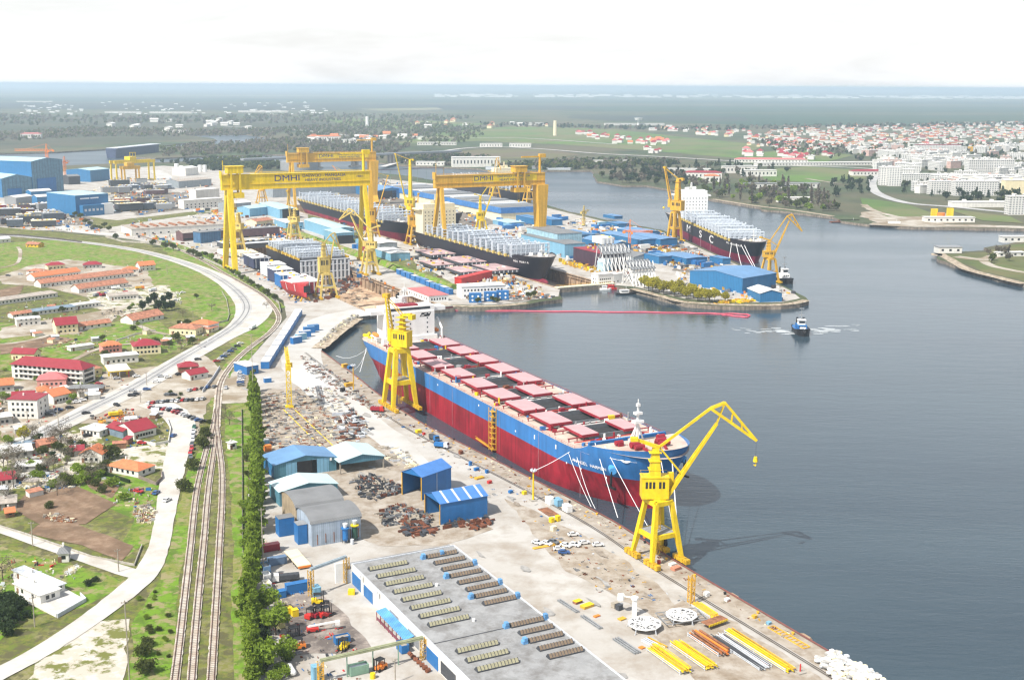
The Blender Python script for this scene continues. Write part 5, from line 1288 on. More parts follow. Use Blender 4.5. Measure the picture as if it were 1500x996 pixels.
cp=T('open_canopy','open sided canopy with pale teal roof next to the large blue shed','canopy',a,RV)
b=MB();roof_mesh(b,0,0,lx,ly,h,2.3,'gy',.5,.2);b.build('roof',[TEAR,TEAL],cp)
b=MB();b.box(0,-.05,h-1.2,lx,.1,h);b.box(0,ly,.0,lx,ly+.2,h);b.build('fascia',TEAL,cp)
for x in(.3,lx-.3):
 for y in(0.2,ly*.5,ly-.3):q=MB();q.beam((x,y,0),(x,y,h),.5);q.build('post',POLE,cp)
def tent(label,N,Rr,Lb,top,stripes=0):
 a,rz,lx,ly=rect(N,Rr,Lb);h=HT(a,top);root=T('tarpaulin_tent',label,'tent',a,rz,'blue work tents on the yard')
 b=MB();b.box(0,0,0,lx,.15,h);b.box(0,ly-.15,0,lx,ly,h);b.box(lx-.15,.15,0,lx,ly-.15,h);b.build('side_wall',BLUP,root)
 b=MB();roof_mesh(b,0,0,lx,ly,h,2.6,'gx',.3,.15);b.build('roof',[mat('tarpaulin_roof',(.07,.20,.50),.5,var=.08),BLUP],root)
 for i in range(stripes):
  x=lx*(.14+.24*i);k=2.6/(ly/2)
  q=MB();q.hexa([(x,-.3,h-.3*k+.17),(x+.9,-.3,h-.3*k+.17),(x+.9,ly/2,h+2.6+.17),(x,ly/2,h+2.77),(x,-.3,h-.3*k+.2),(x+.9,-.3,h-.3*k+.2),(x+.9,ly/2,h+2.8),(x,ly/2,h+2.8)]);q.build('roof_stripe',STLL,root)
 for x in(lx*.5,)if not stripes else():q=MB();q.box(x,-.08,0,x+.25,-.02,h);q.build('seam',STLL,root)
 for y in(.2,ly-.2):q=MB();q.box(-.1,y-.2,0,.1,y+.2,h);q.build('door_post',YEL2,root)
 return root
tent('plain blue tarpaulin tent open on one side, farther from the long workshop',(618,733),(661,717),(601,720),699)
tent('blue tarpaulin tent with four pale roof stripes near the rusty steel stacks',(645,769),(714,756),(623,753),738,4)
a=W(515,853);hW=HT(a,827);lx=bis(lambda t:proj(a+V*t+Vector((0,0,hW)))[0]-665.4,0,200);lu=150.
ws=T('workshop','long flat roofed white workshop with rows of skylights along the yard road','workshop',a,RU)
b=MB();b.box(0,0,-.2,lu,lx,hW);b.build('wall',mat('workshop_white',(.66,.65,.62),.7,var=.06,streak=.1),ws)
RF=groundmat('worn_bitumen_roof',[(.27,.273,.275),(.33,.333,.335),(.185,.18,.175)],[7,5],th=(.45,.66))
b=MB();b.box(.35,.35,hW+.003,lu,lx-.35,hW+.1);b.build('roof',RF,ws)
b=MB();b.box(0,0,hW+.003,.34,lx,hW+.5);b.box(.35,0,hW+.003,lu,.34,hW+.5);b.box(.35,lx-.34,hW+.003,lu,lx,hW+.5);b.build('parapet',STLL,ws)
ub=bis(lambda t:proj(a+U*t+Vector((0,0,hW))+V*lx*.35)[1]-930,0,100)
b=MB();b.box(ub,.4,hW+.1,ub+.3,lx-.4,hW+.22);b.build('roof_joint',DSTL,ws)
an=T('annex','low grey annex running across the far end of the skylight workshop','annex',a-U*5.6,RU)
b=MB();b.box(0,-1.5,0,5.5,lx+.6,hW-1.6);b.build('wall',STLL,an)
b=MB();b.box(.1,-1.4,hW-1.597,5.4,lx+.5,hW-1.4);b.build('roof',RF,an)
SKG=mat('ribbed_skylight_glazing',(.33,.31,.20),.4,var=.15,scale=1.5,spec=.5);SKB=mat('brown_skylight_glazing',(.21,.155,.105),.4,var=.15,scale=1.5,spec=.5)
def skylight(px0,px1,m,vents=()):
 p=[W(*q,hW)-a for q in(px0,px1)];(u0,v0),(u1,v1)=[(q.dot(U),q.dot(V))for q in p]
 if v1>lx-.8 or u0>lu-3:return
 u0=(u0+u1)/2
 f=MB();f.box(u0-1.15,v0-.12,hW+.1,u0+1.15,v1+.12,hW+.5);so_=f.build('skylight',DSTL,ws)
 g=MB();g.hexa([(u0-1.,v0,hW+.5),(u0+1.,v0,hW+.5),(u0+1.,v1,hW+.5),(u0-1.,v1,hW+.5),(u0-.15,v0,hW+1.35),(u0+.15,v0,hW+1.35),(u0+.15,v1,hW+1.35),(u0-.15,v1,hW+1.35)]);g.build('glazing',m,so_)
 n=int((v1-v0)/1.0);g=MB()
 for i in range(n+1):
  v=v0+(v1-v0)*i/n;g.hexa([(u0-1.1,v-.07,hW+.45),(u0+1.1,v-.07,hW+.45),(u0+1.1,v+.07,hW+.45),(u0-1.1,v+.07,hW+.45),(u0-.2,v-.07,hW+1.45),(u0+.2,v-.07,hW+1.45),(u0+.2,v+.07,hW+1.45),(u0-.2,v+.07,hW+1.45)])
 g.build('glazing_bar',DSTL,so_)
 for f_ in vents:
  v=v0+(v1-v0)*f_+(-1.4 if f_==0 else.9 if f_==1 else 0);g=MB();g.box(u0-.8,v-.8,hW+.1,u0+.8,v+.8,hW+1.1);g.box(u0-.55,v-.5,hW+1.1,u0+.9,v+.6,hW+1.5+.5);g.build('roof_vent',mat('vent_blue',(.13,.32,.58),.5),ws)
for i in range(13):
 if i in(8,9):continue
 skylight((541+11.45*i*(1+.012*i),836+10.75*i*(1+.012*i)),(595+12.1*i*(1+.010*i),825+10.7*i*(1+.010*i)),SKG)
vt={0:(0,.5),2:(1,),3:(0,),5:(1,),6:(0,),7:(1,),10:(0,1),12:(0,)}
for i in range(15):
 if i in(8,9):continue
 skylight((625+10.8*i*(1+.012*i),817.5+8.9*i*(1+.012*i)),(668.5+11.6*i*(1+.010*i),810+9.0*i*(1+.010*i)),SKB,vt.get(i,()))
for x,y in((527,846),(551,870),(694,910),(640,858)):
 q=MB();p=W(x,y,hW)-a;q.tube((p.dot(U),p.dot(V),hW+.1),(p.dot(U),p.dot(V),hW+.9),.5,n=8);q.build('roof_vent',WHT,ws)
for u0,u1,z0,z1,m in((1,9,0,4.4,BLUP),(10,11.5,0,3,WHT),(12,20,0,4,BLUP),(35,42,.8,4.4,STL),(43,48,0,4.2,WHT),(50,58,.5,4.2,STL),(62,72,0,4.4,BLUP),(74,84,.5,4.3,DSTL),(90,100,.3,4,DSTL)):
 q=MB();q.box(u0,-.14,z0,u1,-.02,z1);q.build('door',m,ws)
for z in():pass
ca=MB();
cu0=bis(lambda t:proj(a+U*t)[1]-905,0,120);cu1=bis(lambda t:proj(a+U*t)[1]-948,0,120)
ct=T('side_canopy','long blue canopy over bicycles against the workshop side wall','canopy',a+U*cu0-V*3.4,RU);cl=cu1-cu0
q=MB();q.hexa([(0,0,3.0),(cl,0,3.0),(cl,3.2,3.6),(0,3.2,3.6),(0,0,3.15),(cl,0,3.15),(cl,3.2,3.75),(0,3.2,3.75)]);q.build('roof',mat('canopy_blue',(.10,.32,.66),.5,rib=1.1),ct)
for i in range(8):q=MB();q.beam((.2+i*(cl-.4)/7,.15,0),(.2+i*(cl-.4)/7,.15,3),.2);q.build('post',DKRED,ct)
q=MB();q.box(.4,.1,.3,cl-.4,.2,1.3);q.build('rail_panel',mat('plum_paint',(.18,.05,.08),.6),ct)
def pipe_bridge(label,A,B,hA,m,n=5,w=.9):
 a_,c_=W(*A),W(*B);e=c_-a_;root=T('pipe_bridge',label,'pipe bridge',a_,math.atan2(e.y,e.x));L_=e.length
 b=MB();b.beam((0,0,hA),(L_,0,hA),w,.5);b.tube((0,.3,hA+.5),(L_,.3,hA+.5),.22,n=6);b.tube((0,-.3,hA+.45),(L_,-.3,hA+.45),.16,n=6);b.build('pipe_deck',m,root)
 for i in range(n):
  x=L_*i/(n-1);q=MB()
  if i in(0,n-1):q.lattice((x,0,0),(x,0,hA),1.4,1.4,5,.18)
  else:q.beam((x,0,0),(x,0,hA),.28)
  q.build('post',YEL2 if i in(0,n-1)else PGRN,root)
pipe_bridge('long pale green pipe bridge crossing the service yard to the workshop wall',(470,1000),(620,965),6.6,mat('lichen_green',(.34,.36,.22),.7))
pipe_bridge('short pale blue pipe portal spanning the service road by the workshop corner',(456,873),(508,853),9.2,mat('pale_pipe',(.42,.50,.55),.6),2)
q=MB();p=W(502,852);q.box(-2.6,-.4,0,1.4,.4,7);tag(q.build('white_hoarding',WHT,None,loc=p,rotz=RV),'plain white hoarding panel standing beside the pipe portal at the workshop corner','hoarding')
def container(label,A,az_,m,L=6.1,Wd=2.45,H=2.6,top=None,name='container',cat='container',group=None,z=0.,open_=False):
 a_=rad(az_);root=T(name,label,cat,(*W(*A).xy,z),math.pi/2-a_,group)
 b=MB()
 if open_:
  b.box(-L/2,-Wd/2,.15,L/2,Wd/2,.3)
  for x0,y0,x1,y1 in((-L/2,-Wd/2,L/2,-Wd/2+.1),(-L/2,Wd/2-.1,L/2,Wd/2),(-L/2,-Wd/2+.1,-L/2+.1,Wd/2-.1),(L/2-.1,-Wd/2+.1,L/2,Wd/2-.1)):b.box(x0,y0,.3,x1,y1,H)
 else:b.box(-L/2,-Wd/2,.12,L/2,Wd/2,H)
 b.build('body',m,root)
 q=MB()
 if open_:q.box(-L/2+.12,-Wd/2+.12,.31,L/2-.12,Wd/2-.12,H*.8);q.build('load',top or RUST,root)
 else:q.box(-L/2-.05,-Wd/2-.05,H+.003,L/2+.05,Wd/2+.05,H+.14);q.build('roof',top or m,root)
 q=MB();q.box(L/2+.003,-Wd*.42,.3,L/2+.06,Wd*.42,H*.92);q.build('door',m,root)
 return root
def truck(label,A,az_,mcab,mbody,L=8.5,flat=False,name='lorry',cat='lorry',group=None):
 a_=rad(az_);root=T(name,label,cat,W(*A),math.pi/2-a_,group)
 b=MB();b.loft([[(x,y,z)for y,z in((-1.2,.7),(1.2,.7),(1.2,zt),(-1.2,zt))]for x,zt in((L/2-2.1,2.9),(L/2-.5,2.9),(L/2,1.9))]);cb_=b.build('cab',mcab,root)
 q=MB();q.hexa([(L/2-.47,-1.05,2.75),(L/2-.02,-1.05,1.95),(L/2-.02,1.05,1.95),(L/2-.47,1.05,2.75),(L/2-.40,-1.05,2.79),(L/2+.05,-1.05,1.99),(L/2+.05,1.05,1.99),(L/2-.40,1.05,2.79)]);q.build('windscreen',GLS,cb_)
 b=MB();b.box(-L/2,-1.0,.75,L/2-2.1,1.0,1.0);b.build('chassis',DSTL,root)
 b=MB();b.box(-L/2,-1.22,1.0,L/2-2.3,1.22,1.3 if flat else 2.5);
 if not flat:b.box(-L/2+.1,-1.1,2.503,L/2-2.4,1.1,2.6)
 b.build('load_bed',mbody,root)
 for x in(L/2-1.1,-L/2+1.0,-L/2+2.3):
  for s in(-1,1):q=MB();q.tube((x,s*1.2,.5),(x,s*.85,.5),.5,n=10);q.build('wheel',TYRE,root)
 return root
def forklift(label,A,az_,m,k=1.2,group='forklifts in the service yard'):
 a_=rad(az_);root=T('forklift',label,'forklift',W(*A),math.pi/2-a_,group)
 b=MB();b.loft([[(x*k,y*k,z*k)for y,z in((-.8,.4),(.8,.4),(.8,zt),(-.8,zt))]for x,zt in((-1.6,1.3),(-.4,1.4),(-.3,1.0),(1.1,.9))]);b.build('body',m,root)
 b=MB()
 for x in(-.9,.8):
  for s in(-.7,.7):b.beam((x*k,s*k,1*k),(x*k*.9,s*k,2.5*k),.12*k)
 b.box(-1.*k,-.8*k,2.5*k,.9*k,.8*k,2.6*k);b.build('overhead_guard',BLK,root)
 b=MB()
 for s in(-.45,.45):b.beam((1.3*k,s*k,.2*k),(1.3*k,s*k,3.2*k),.16*k);b.box(1.35*k,s*k-.08,.15*k,2.7*k,s*k+.08,.25*k)
 b.build('mast',BLK,root)
 for x in(-1.,.8):
  for s in(-1,1):q=MB();q.tube((x*k,s*.95*k,.42*k),(x*k,s*.6*k,.42*k),.42*k,n=10);q.build('wheel',TYRE,root)
 return root
QZ=152.5;VZ=62.5
truck('white cab dump truck with dark tipper parked between blue containers and trailer',(419,851),-105,WHT,DSTL,9)
tr=T('flatbed_trailer','very long white flat trailer with orange tail beam beside the pale metal shed','trailer',W(436,822),math.pi/2-rad(-27))
b=MB();b.box(-8,-2.4,1.1,8,2.4,1.5);b.build('deck',CRM,tr)
b=MB();b.box(-8.2,-2.3,.6,-8.003,2.3,1.3);b.build('tail_beam',ORA,tr)
for x in(-6,-4,-2,3,5):
 for s in(-1,1):q=MB();q.tube((x,s*2.2,.5),(x,s*1.6,.5),.5,n=10);q.build('wheel',TYRE,tr)
for lab,A,az_,m,L_,kw in(('slate blue low container beside the long white trailer',(406,826),VZ,mat('slate_blue',(.12,.19,.30),.6),6.5,{}),('bright blue long container next to the dump truck',(437,866),VZ,BLUP,8.5,dict(H=3.2)),('short blue container with white frame beside the long blue one',(409,875),VZ,BLUP,4.2,dict(H=2.4)),('open topped container with blue rim under the poplars, farthest of its row',(389,836),QZ,mat('dusty_blue',(.16,.28,.45),.6),5,dict(open_=True,top=STL)),('open topped white container in the middle of the row under the poplars',(390,849),QZ,WHT,3.6,dict(open_=True,top=WHT)),('open topped white container nearest the tall green bush',(391,862),QZ,WHT,3.6,dict(open_=True,top=CRM)),('pale yellow container with white roof beside the dark bush',(408,915),QZ+180,mat('pale_yellow',(.62,.56,.25),.6),6.2,dict(top=WHT)),('blue skip with earth load between the forklifts and the pipe bridge',(501,941),VZ,BLUP,4.6,dict(open_=True,top=YARD2,H=2.4)),('green container with junk on top beside the yellow stair',(525,986),VZ,PGRN,5.6,dict(open_=True,top=STLL,H=2.9)),('blue bin with sandy top against the workshop side wall',(590,953),QZ,BLUP,4.4,dict(open_=True,top=YARD2,H=2.7)),('rust red open container with pink lid by the poplar edge',(397,806),VZ,DKRED,6.0,dict(top=PNKT)),('tall blue cabin with grey roof at the shed corner',(418,782),VZ,BLUP,6.0,dict(top=GRYR,Wd=4.6,H=7.0,name='plant_cabin',cat='plant cabin')),('blue filter box with vents between tall cabin and pale shed',(441,794),VZ,BLUP,3.6,dict(top=STL,Wd=4.6,H=7.5,name='filter_box',cat='filter box')),('orange container at the poplar edge beside the large blue shed',(392,660),VZ,ORA,3.2,dict(top=ORA)),('pale blue small container behind the orange one',(390,652),VZ,LBLU,2.6,dict(top=STLL)),('pale blue cabin at the foot of the pipe portal',(463,871),QZ,LBLU,3.5,dict(H=3)),('blue cabin by the poplar row near the gate house',(392,560),VZ,BLUP,4.0,dict(top=STLL)),('blue tank like box half in frame below the pipe bridge',(464,996),VZ,LBLU,2.6,dict(H=4.5))):
 container(lab,A,az_,m,L_,**kw)
for k,(A,lab)in enumerate((((423,899),'farther'),((432,902),'nearer'))):container(f'{lab} of the two yellow metal boxes beside the forklifts',A,VZ,YEL,2.0,2.0,2.3,name='yellow_box',cat='box',group='yellow boxes')
for lab,A,az_,m in(('red forklift standing between two others by the pipe portal',(456,905),30,RED),('dark red forklift with tall black mast in the middle of its row',(467,903),40,DKRED),('red forklift at the road end of the row of three',(477,903),50,RED),('yellow forklift just below the blue skip',(503,951),200,YEL),('orange forklift beside the green container',(556,981),220,ORA),('yellow forklift beside the pale blue cabin of the pipe portal',(466,884),80,YEL),('black forklift next to the orange loader by the bushes',(430,934),60,BLK),('orange loader machine parked by the bushes',(437,950),250,ORA)):forklift(lab,A,az_,m,1.35)
sc_=T('boom_lift','white and red boom lift with its arm laid out across the oily yard','boom lift',W(458,925),.25);b=MB();b.box(-1.8,-1,.5,1.8,1,1.5);b.build('base',RED,sc_);b=MB();b.beam((-1.5,0,1.8),(7,0,2.6),.5);b.box(7,-.8,1.6,8.4,.8,2.8);b.build('arm',WHT,sc_)
for x in(-1.2,1.2):
 for s in(-1,1):q=MB();q.tube((x,s*1.1,.5),(x,s*.8,.5),.5,n=8);q.build('wheel',TYRE,sc_)
for k,A in enumerate(((413,987),(427,986))):
 tk=T('gas_tank',f'{("first", "second")[k]} white horizontal gas tank on the yellow railed slab','tank',W(*A),math.pi/2-rad(-25),'white gas tanks');b=MB();b.tube((-2.4,0,1.3),(2.4,0,1.3),.85,n=14);b.tube((2.4,0,1.3),(2.8,0,1.3),.85,.3,14);b.tube((-2.8,0,1.3),(-2.4,0,1.3),.3,.85,14);b.build('shell',WHT,tk)
 for x in(-1.5,1.5):q=MB();q.box(x-.2,-.7,0,x+.2,.7,.7);q.build('saddle',CON,tk)
def vessel(label,A,m,r,h,cap,capc,z0=1.4):
 root=T('process_vessel',label,'vessel',W(*A));b=MB();b.tube((0,0,z0),(0,0,z0+h),r,n=14);b.tube((0,0,z0-.9),(0,0,z0),r*.3,r,14);b.build('shell',m,root)
 q=MB();q.tube((0,0,z0+h),(0,0,z0+h+.35),r*1.5,n=14);q.build('platform',capc,root);q=MB();q.tube((0,0,z0+h+.35),(0,0,z0+h+2),r*.55,r*.9,10);q.build('cap',cap,root)
 for t in(0,1.57,3.14,4.71):q=MB();q.beam((math.cos(t)*r,math.sin(t)*r,0),(math.cos(t)*r,math.sin(t)*r,z0+.5),.2);q.build('leg',DSTL,root)
vessel('blue upright blasting vessel at the front of the pale metal shed',(506,795),BLUP,1.05,4.2,WHT,BLUP);vessel('dark green upright blasting vessel with yellow collar beside the blue one',(520,792),mat('bottle_green',(.02,.07,.05),.5),1.05,4.6,STLL,YEL)
q=MB();q.tube((0,0,0),(0,0,2),.65,n=12);tag(q.build('steel_drum',STLL,loc=W(516,797)),'grey steel drum standing between the two upright vessels','drum')
q=MB();q.tube((0,0,0),(0,0,1.6),.8,n=12);tag(q.build('yellow_buoy',YEL,loc=W(546,993)),'yellow round buoy body lying near the green container','buoy')
q=MB();q.rbox(0,0,0,2.2,1.7,1.6);q.tube((-1,0,1.6),(1,0,1.6),.5,n=8);tag(q.build('yellow_hopper',YEL,loc=W(515,870)),'yellow hopper box beside the blue workshop door','hopper')
for i in range(7):
 q=MB();q.tube((0,-.7,.6),(0,.7,.6),.6,n=10);tag(q.build('rusty_coil',RUST,loc=W(601+i*4.3,960+i*4),rotz=.6+.3*i),'rusty brown coil lying along the workshop wall behind the yellow pipe tower','coil','rusty coils along the workshop wall')
def scrap(name,px,n,seed,sz=(1,4),mats=None,h=.5,dirs=(RU,RV),jitter_=.15,zm=.25):
 r=random.Random(seed);P_=[W(*p)for p in px];x0=min(p.x for p in P_);x1=max(p.x for p in P_);y0=min(p.y for p in P_);y1=max(p.y for p in P_)
 b=MB();mats=mats or[RUST,DSTL,STL,RUSTY2,STLL,DSTL,POLE];k=0;c=P_[0]
 while k<n:
  p=Vector((r.uniform(x0,x1),r.uniform(y0,y1),0))
  if not inside(p,P_):continue
  k+=1;l=r.uniform(*sz);t=r.random();a_=r.choice(dirs)+r.gauss(0,jitter_);mi=r.randrange(len(mats))
  if t<.45:b.rbox(p.x-c.x,p.y-c.y,zm*r.random(),l,l*r.uniform(.06,.18),r.uniform(.15,h),a_,mi)
  elif t<.75:b.rbox(p.x-c.x,p.y-c.y,zm*r.random(),l*.7,l*r.uniform(.3,.6),r.uniform(.08,h*.9),a_,mi)
  else:
   for s in(-1,1):b.rbox(p.x-c.x+s*.4*math.sin(a_),p.y-c.y-s*.4*math.cos(a_),.1,l,.16,r.uniform(.3,h*1.4),a_,mi)
 return b.build(name,mats,loc=c,kind='stuff')
BR=[RUST,DSTL,RUST,DKRED,STL,RUSTY2]
scrap('scrap_steel',[(388,578),(470,566),(492,572),(520,600),(540,625),(520,655),(480,660),(385,660)],980,1,(.8,3.4),[RUST,STL,STL,POLE,DSTL,RUSTY2,POLE,STL,CRM],.5)
scrap('scrap_steel',[(440,522),(455,525),(510,560),(545,590),(575,612),(555,612),(500,575),(450,545)],300,2,(.8,3),[RUST,DSTL,STL,POLE,RUSTY2,STL],.6)
scrap('scrap_steel',[(488,610),(520,600),(545,630),(520,650),(500,645)],110,31,(1.5,5),[DSTL,STL,STLL,RUST],1.2)
scrap('steel_offcuts',[(512,704),(545,696),(598,712),(590,722),(545,735),(525,725)],230,3,(.8,3.4),[DSTL,RUST,STL,DSTL,POLE,DSTL],1.1)
scrap('steel_offcuts',[(552,752),(590,738),(622,752),(640,765),(600,772),(560,770)],190,4,(.8,3.6),[DSTL,POLE,DSTL,RUST,STL],1.2)
scrap('steel_offcuts',[(586,775),(610,766),(640,774),(632,784),(596,786)],90,5,(1.5,5),[RUST,DSTL,DSTL],1.2)
scrap('steel_offcuts',[(680,768),(712,758),(722,768),(690,777)],45,6,(1.5,5),[RUST,DSTL,RUST],1.1)
scrap('steel_offcuts',[(652,765),(676,760),(678,772),(654,776)],30,41,(2,4),[DSTL,RUST],1.6)
scrap('yard_litter',[(560,650),(600,665),(612,685),(600,690),(560,670)],60,7,(1,5),[POLE,STLL,POLE,CRM],.7)
scrap('yard_litter',[(575,610),(640,625),(760,720),(900,810),(1000,880),(940,880),(760,760),(600,640)],110,8,(.4,1.7),[RUST,STL,YEL2,POLE,STLL,BLUP],.35,zm=.05)
scrap('quay_litter',[(600,612),(700,663),(900,768),(1000,832),(1170,935),(1150,940),(980,838),(880,775),(690,675)],190,9,(.3,1.6),[RUST,POLE,RUSTY2,YEL2,STL,CRM],.4,zm=.05)
scrap('yard_litter',[(380,795),(410,790),(420,830),(455,870),(520,940),(540,996),(440,996),(400,940)],170,10,(.4,1.8),[RUST,STL,POLE,DSTL,CRM,RED,BLUP],.5,zm=.05)
scrap('yard_litter',[(455,545),(470,530),(560,590),(640,640),(720,700),(690,700),(560,610)],120,11,(.5,2.5),[STL,RUST,POLE,STLL],.5,zm=.05)
scrap('yard_litter',[(895,825),(960,850),(945,880),(900,890),(790,790),(830,780)],90,14,(.3,1.6),[RUST,POLE,RUSTY2,YEL2,STL,DSTL],.4,zm=.05)
STN=groundmat('yard_stain',[(.20,.165,.13),(.31,.27,.225)],[3],th=(.4,.6));STN2=groundmat('grey_stain',[(.26,.25,.235),(.36,.35,.335)],[3],th=(.4,.6))
rr=random.Random(12)
for i in range(60):
 u,v=rr.uniform(-330,120),rr.uniform(-95,-14);p=G(u,v)
 if v<-70 and u>-90:continue
 sheet('yard_stain',[p+U*rr.uniform(1,6)*math.cos(t)+V*rr.uniform(.4,2.2)*math.sin(t)for t in(0,.9,1.8,2.7,3.6,4.5,5.4)],.2+.004*i,rr.choice([STN,STN2,STN2]),.8,2,world=True)
RAILM=mat('rail_steel',(.10,.07,.05),.5,metal=.4)
for v_,w_ in((-10.9,.35),(-10.1,.35)):ribbon('crane_rail',[G(u,v_+dv_)for u,dv_ in[(s[0],s[1])for s in reversed(sv)]]+[G(320,v_)],w_,.27 if v_<-10.5 else.272,RAILM,world=True)
ribbon('quay_coping',[G(u,v+.2)for u,v in reversed(sv)]+[G(320,-1.0)],.9,.30,mat('coping_iron',(.20,.07,.055),.7),world=True)
for i in range(28):
 u=-330+i*17;
 vq=min(sv,key=lambda s:abs(s[0]-u))[1]
 q=MB();q.tube((0,0,0),(0,0,.6),.4,.35,8);q.tube((0,0,.6),(0,0,.85),.55,.5,8);tag(q.build('bollard',YEL2 if i%3 else BLK,loc=G(u,vq-1.6)),'squat iron mooring bollard standing along the edge of the near quay','bollard','mooring bollards along the near quay')
for px in((634,630),(676,655),(720,672),(823,732),(907,772),(1072,872),(1177,932)):
 q=MB();q.loft([[(x,y,z)for x,y in((-3.5*k,0),(-2*k,2.2*k),(2*k,2.2*k),(3.5*k,0))]for z,k in((-2.2,.5),(-.6,1),(.15,.8))]);tag(q.build('quay_fender',mat('fender_brown',(.35,.24,.16),.85,var=.2),loc=W(*px)-V*.3,rotz=RU),'brown rounded fender bracket bulging out over the edge of the near quay','fender','fenders along the near quay')
def mast_(label,A,ytop,m,w=.7,top=True,lat=False):
 p=W(*A);h=HT(p,ytop);root=T('light_mast',label,'light mast',p,RU);b=MB()
 if lat:b.lattice((0,0,.5),(0,0,h),w*1.6,w*1.6,int(h/1.6),.22)
 else:b.tube((0,0,.5),(0,0,h),w*.6,w*.45,8)
 b.build('mast',m,root);b=MB();b.box(-1.3,-1.3,0,1.3,1.3,.5);b.build('base',CON,root)
 if top:b=MB();b.tube((0,0,h),(0,0,h+.2),1.2,n=10);[b.rbox(math.cos(t)*1.1,math.sin(t)*1.1,h+.2,.6,.5,.6,t)for t in(0,1.05,2.1,3.14,4.2,5.2)];b.build('lamp_head',STLL,root)
mast_('yellow light mast with ring of lamps beside the rails near the white cabins',(781,733),690,YEL)
mast_('yellow lattice mast on a white base at the water end of the yard',(1012,884),843,YEL2,1.,False,True)
mast_('yellow light mast on the quay between bulk carrier stern and scrap rows',(518,572),536,YEL2,.6)
def rack(label,A,xB,yC,m,n,tubes,L=None,h=1.5,az_=None,frame=STLL,name='pipe_rack',cat='rack'):
 a,lx,ly=gridrect(A,xB,yC);root=T(name,label,cat,a,RV);r=random.Random(A[0])
 b=MB()
 for x in(0,lx):
  for y in(0,ly*.5,ly):b.beam((x,y,0),(x,y,h),.22)
  b.beam((x,0,h*.35),(x,ly,h*.35),.2);b.beam((x,0,h*.8),(x,ly,h*.8),.2)
 for y in(0,ly):b.beam((0,y,h*.35),(lx,y,h*.35),.2)
 b.build('frame',frame,root)
 for k in range(n):
  q=MB();x=lx*(.06+.88*((k*.618)%1));z=h*(.45+.75*(k/n));q.tube((x,-.5+r.uniform(-1,1),z),(x+r.uniform(-.4,.4),ly+r.uniform(-1.5,1),z),tubes*r.uniform(.8,1.2),n=6);q.build('pipe',m if not isinstance(m,list)else r.choice(m),root)
 return root
rack('steel rack heaped with short yellow tubes, landward one of two',(996,988),1013,953,[YEL,YEL,YEL2],24,.15,h=1.5)
rack('steel rack heaped with short yellow tubes, waterward one of two',(1032,982),1049,947,[YEL,YEL,YEL2],26,.15,h=1.5)
rack('row of rust brown beams on low trestles above the yellow tube racks',(1052,962),1071,932,[RUSTY2,ORA,RUSTY2],9,.32,h=1.4)
rack('long bright yellow tubes on a low stand beside the crane rails',(1150,985),1163,928,[YEL,YEL,YEL2],13,.2,h=1.4)
rack('low stand of thin dark and white tubes beside the long yellow tubes',(1112,982),1130,935,[DSTL,RUST,STLL],12,.14,h=1.)
rack('small heap of short yellow tubes near the yellow lattice mast',(1040,905),1052,888,[YEL,YEL2],22,.2,h=.8)
rp=T('plate_table','rusty brown plate on yellow edged trestles beside the white mesh platforms','plate table',W(1036,920),RV+.15);b=MB();b.box(-1,-1.5,1.6,7.4,1.8,1.9);b.build('plate',RUSTY2,rp)
for i in range(12):q=MB();q.box(-.9+i*.7,-1.7,1.2,-.5+i*.7,-1.51,1.9);q.build('edge_bracket',YEL,rp)
for x in(0,6.5):q=MB();q.beam((x,-1,0),(x+.6,0,1.6),.2);q.beam((x+1,1,0),(x+.4,0,1.6),.2);q.build('trestle',STL,rp)
def octmesh(label,A,r_,h,frame=False):
 root=T('mesh_platform',label,'mesh platform',W(*A),.3);b=MB();n=10;pt=[(r_*math.cos(2*math.pi*i/n),r_*math.sin(2*math.pi*i/n))for i in range(n)]
 b.prism(pt,h,h+.12);b.build('mesh_top',mat('white_punched_mesh',(.82,.82,.82),.6,var2=(.40,.38,.36),scale=2.2),root)
 b=MB();rr_=random.Random(A[0])
 for i in range(n):
  p,q_=Vector((*pt[i],h+.2)),Vector((*pt[(i+1)%n],h+.2));b.beam(p,q_,.3);b.beam(p,(0,0,h+.2),.16);m_=p.lerp(q_,.5);b.beam(m_*.66+Vector((0,0,h*.34)),p*.66+Vector((0,0,h*.34)),.14);b.beam(p*.35+Vector((0,0,h*.65+.1)),q_*.35+Vector((0,0,h*.65+.1)),.12)
 b.build('rib',WHT,root);q=MB()
 for k in range(80):t,d=rr_.uniform(0,6.28),r_*math.sqrt(rr_.random())*.9;q.rbox(d*math.cos(t),d*math.sin(t),h+.121,rr_.uniform(.5,1.2),.34,.03,rr_.uniform(0,3))
 q.build('slot',DSTL,root)
 for i in range(0,n,2):q=MB();q.beam((*pt[i],0),(*pt[i],h),.18);q.beam((pt[i][0]*1.12,pt[i][1]*1.12,0),(*pt[i],h),.14);q.build('leg',STLL,root)
 if frame:q=MB();[q.beam((x0,y0,h-.3),(x1,y1,h-.3),.22)for x0,y0,x1,y1 in((-7,-4.5,7,-4.5),(-7,4.5,7,4.5),(-7,-4.5,-7,4.5),(7,-4.5,7,4.5),(-7,-1.5,7,-1.5),(-7,1.5,7,1.5),(-4.5,-4.5,-4.5,4.5),(4.5,-4.5,4.5,4.5))];q.build('table_frame',STL,root)
octmesh('white ten sided mesh platform on thin legs, landward of the pair',(944,921),5.1,1.7);octmesh('white ten sided mesh platform lying on a rectangular steel table',(998,908),4.9,1.7,True)
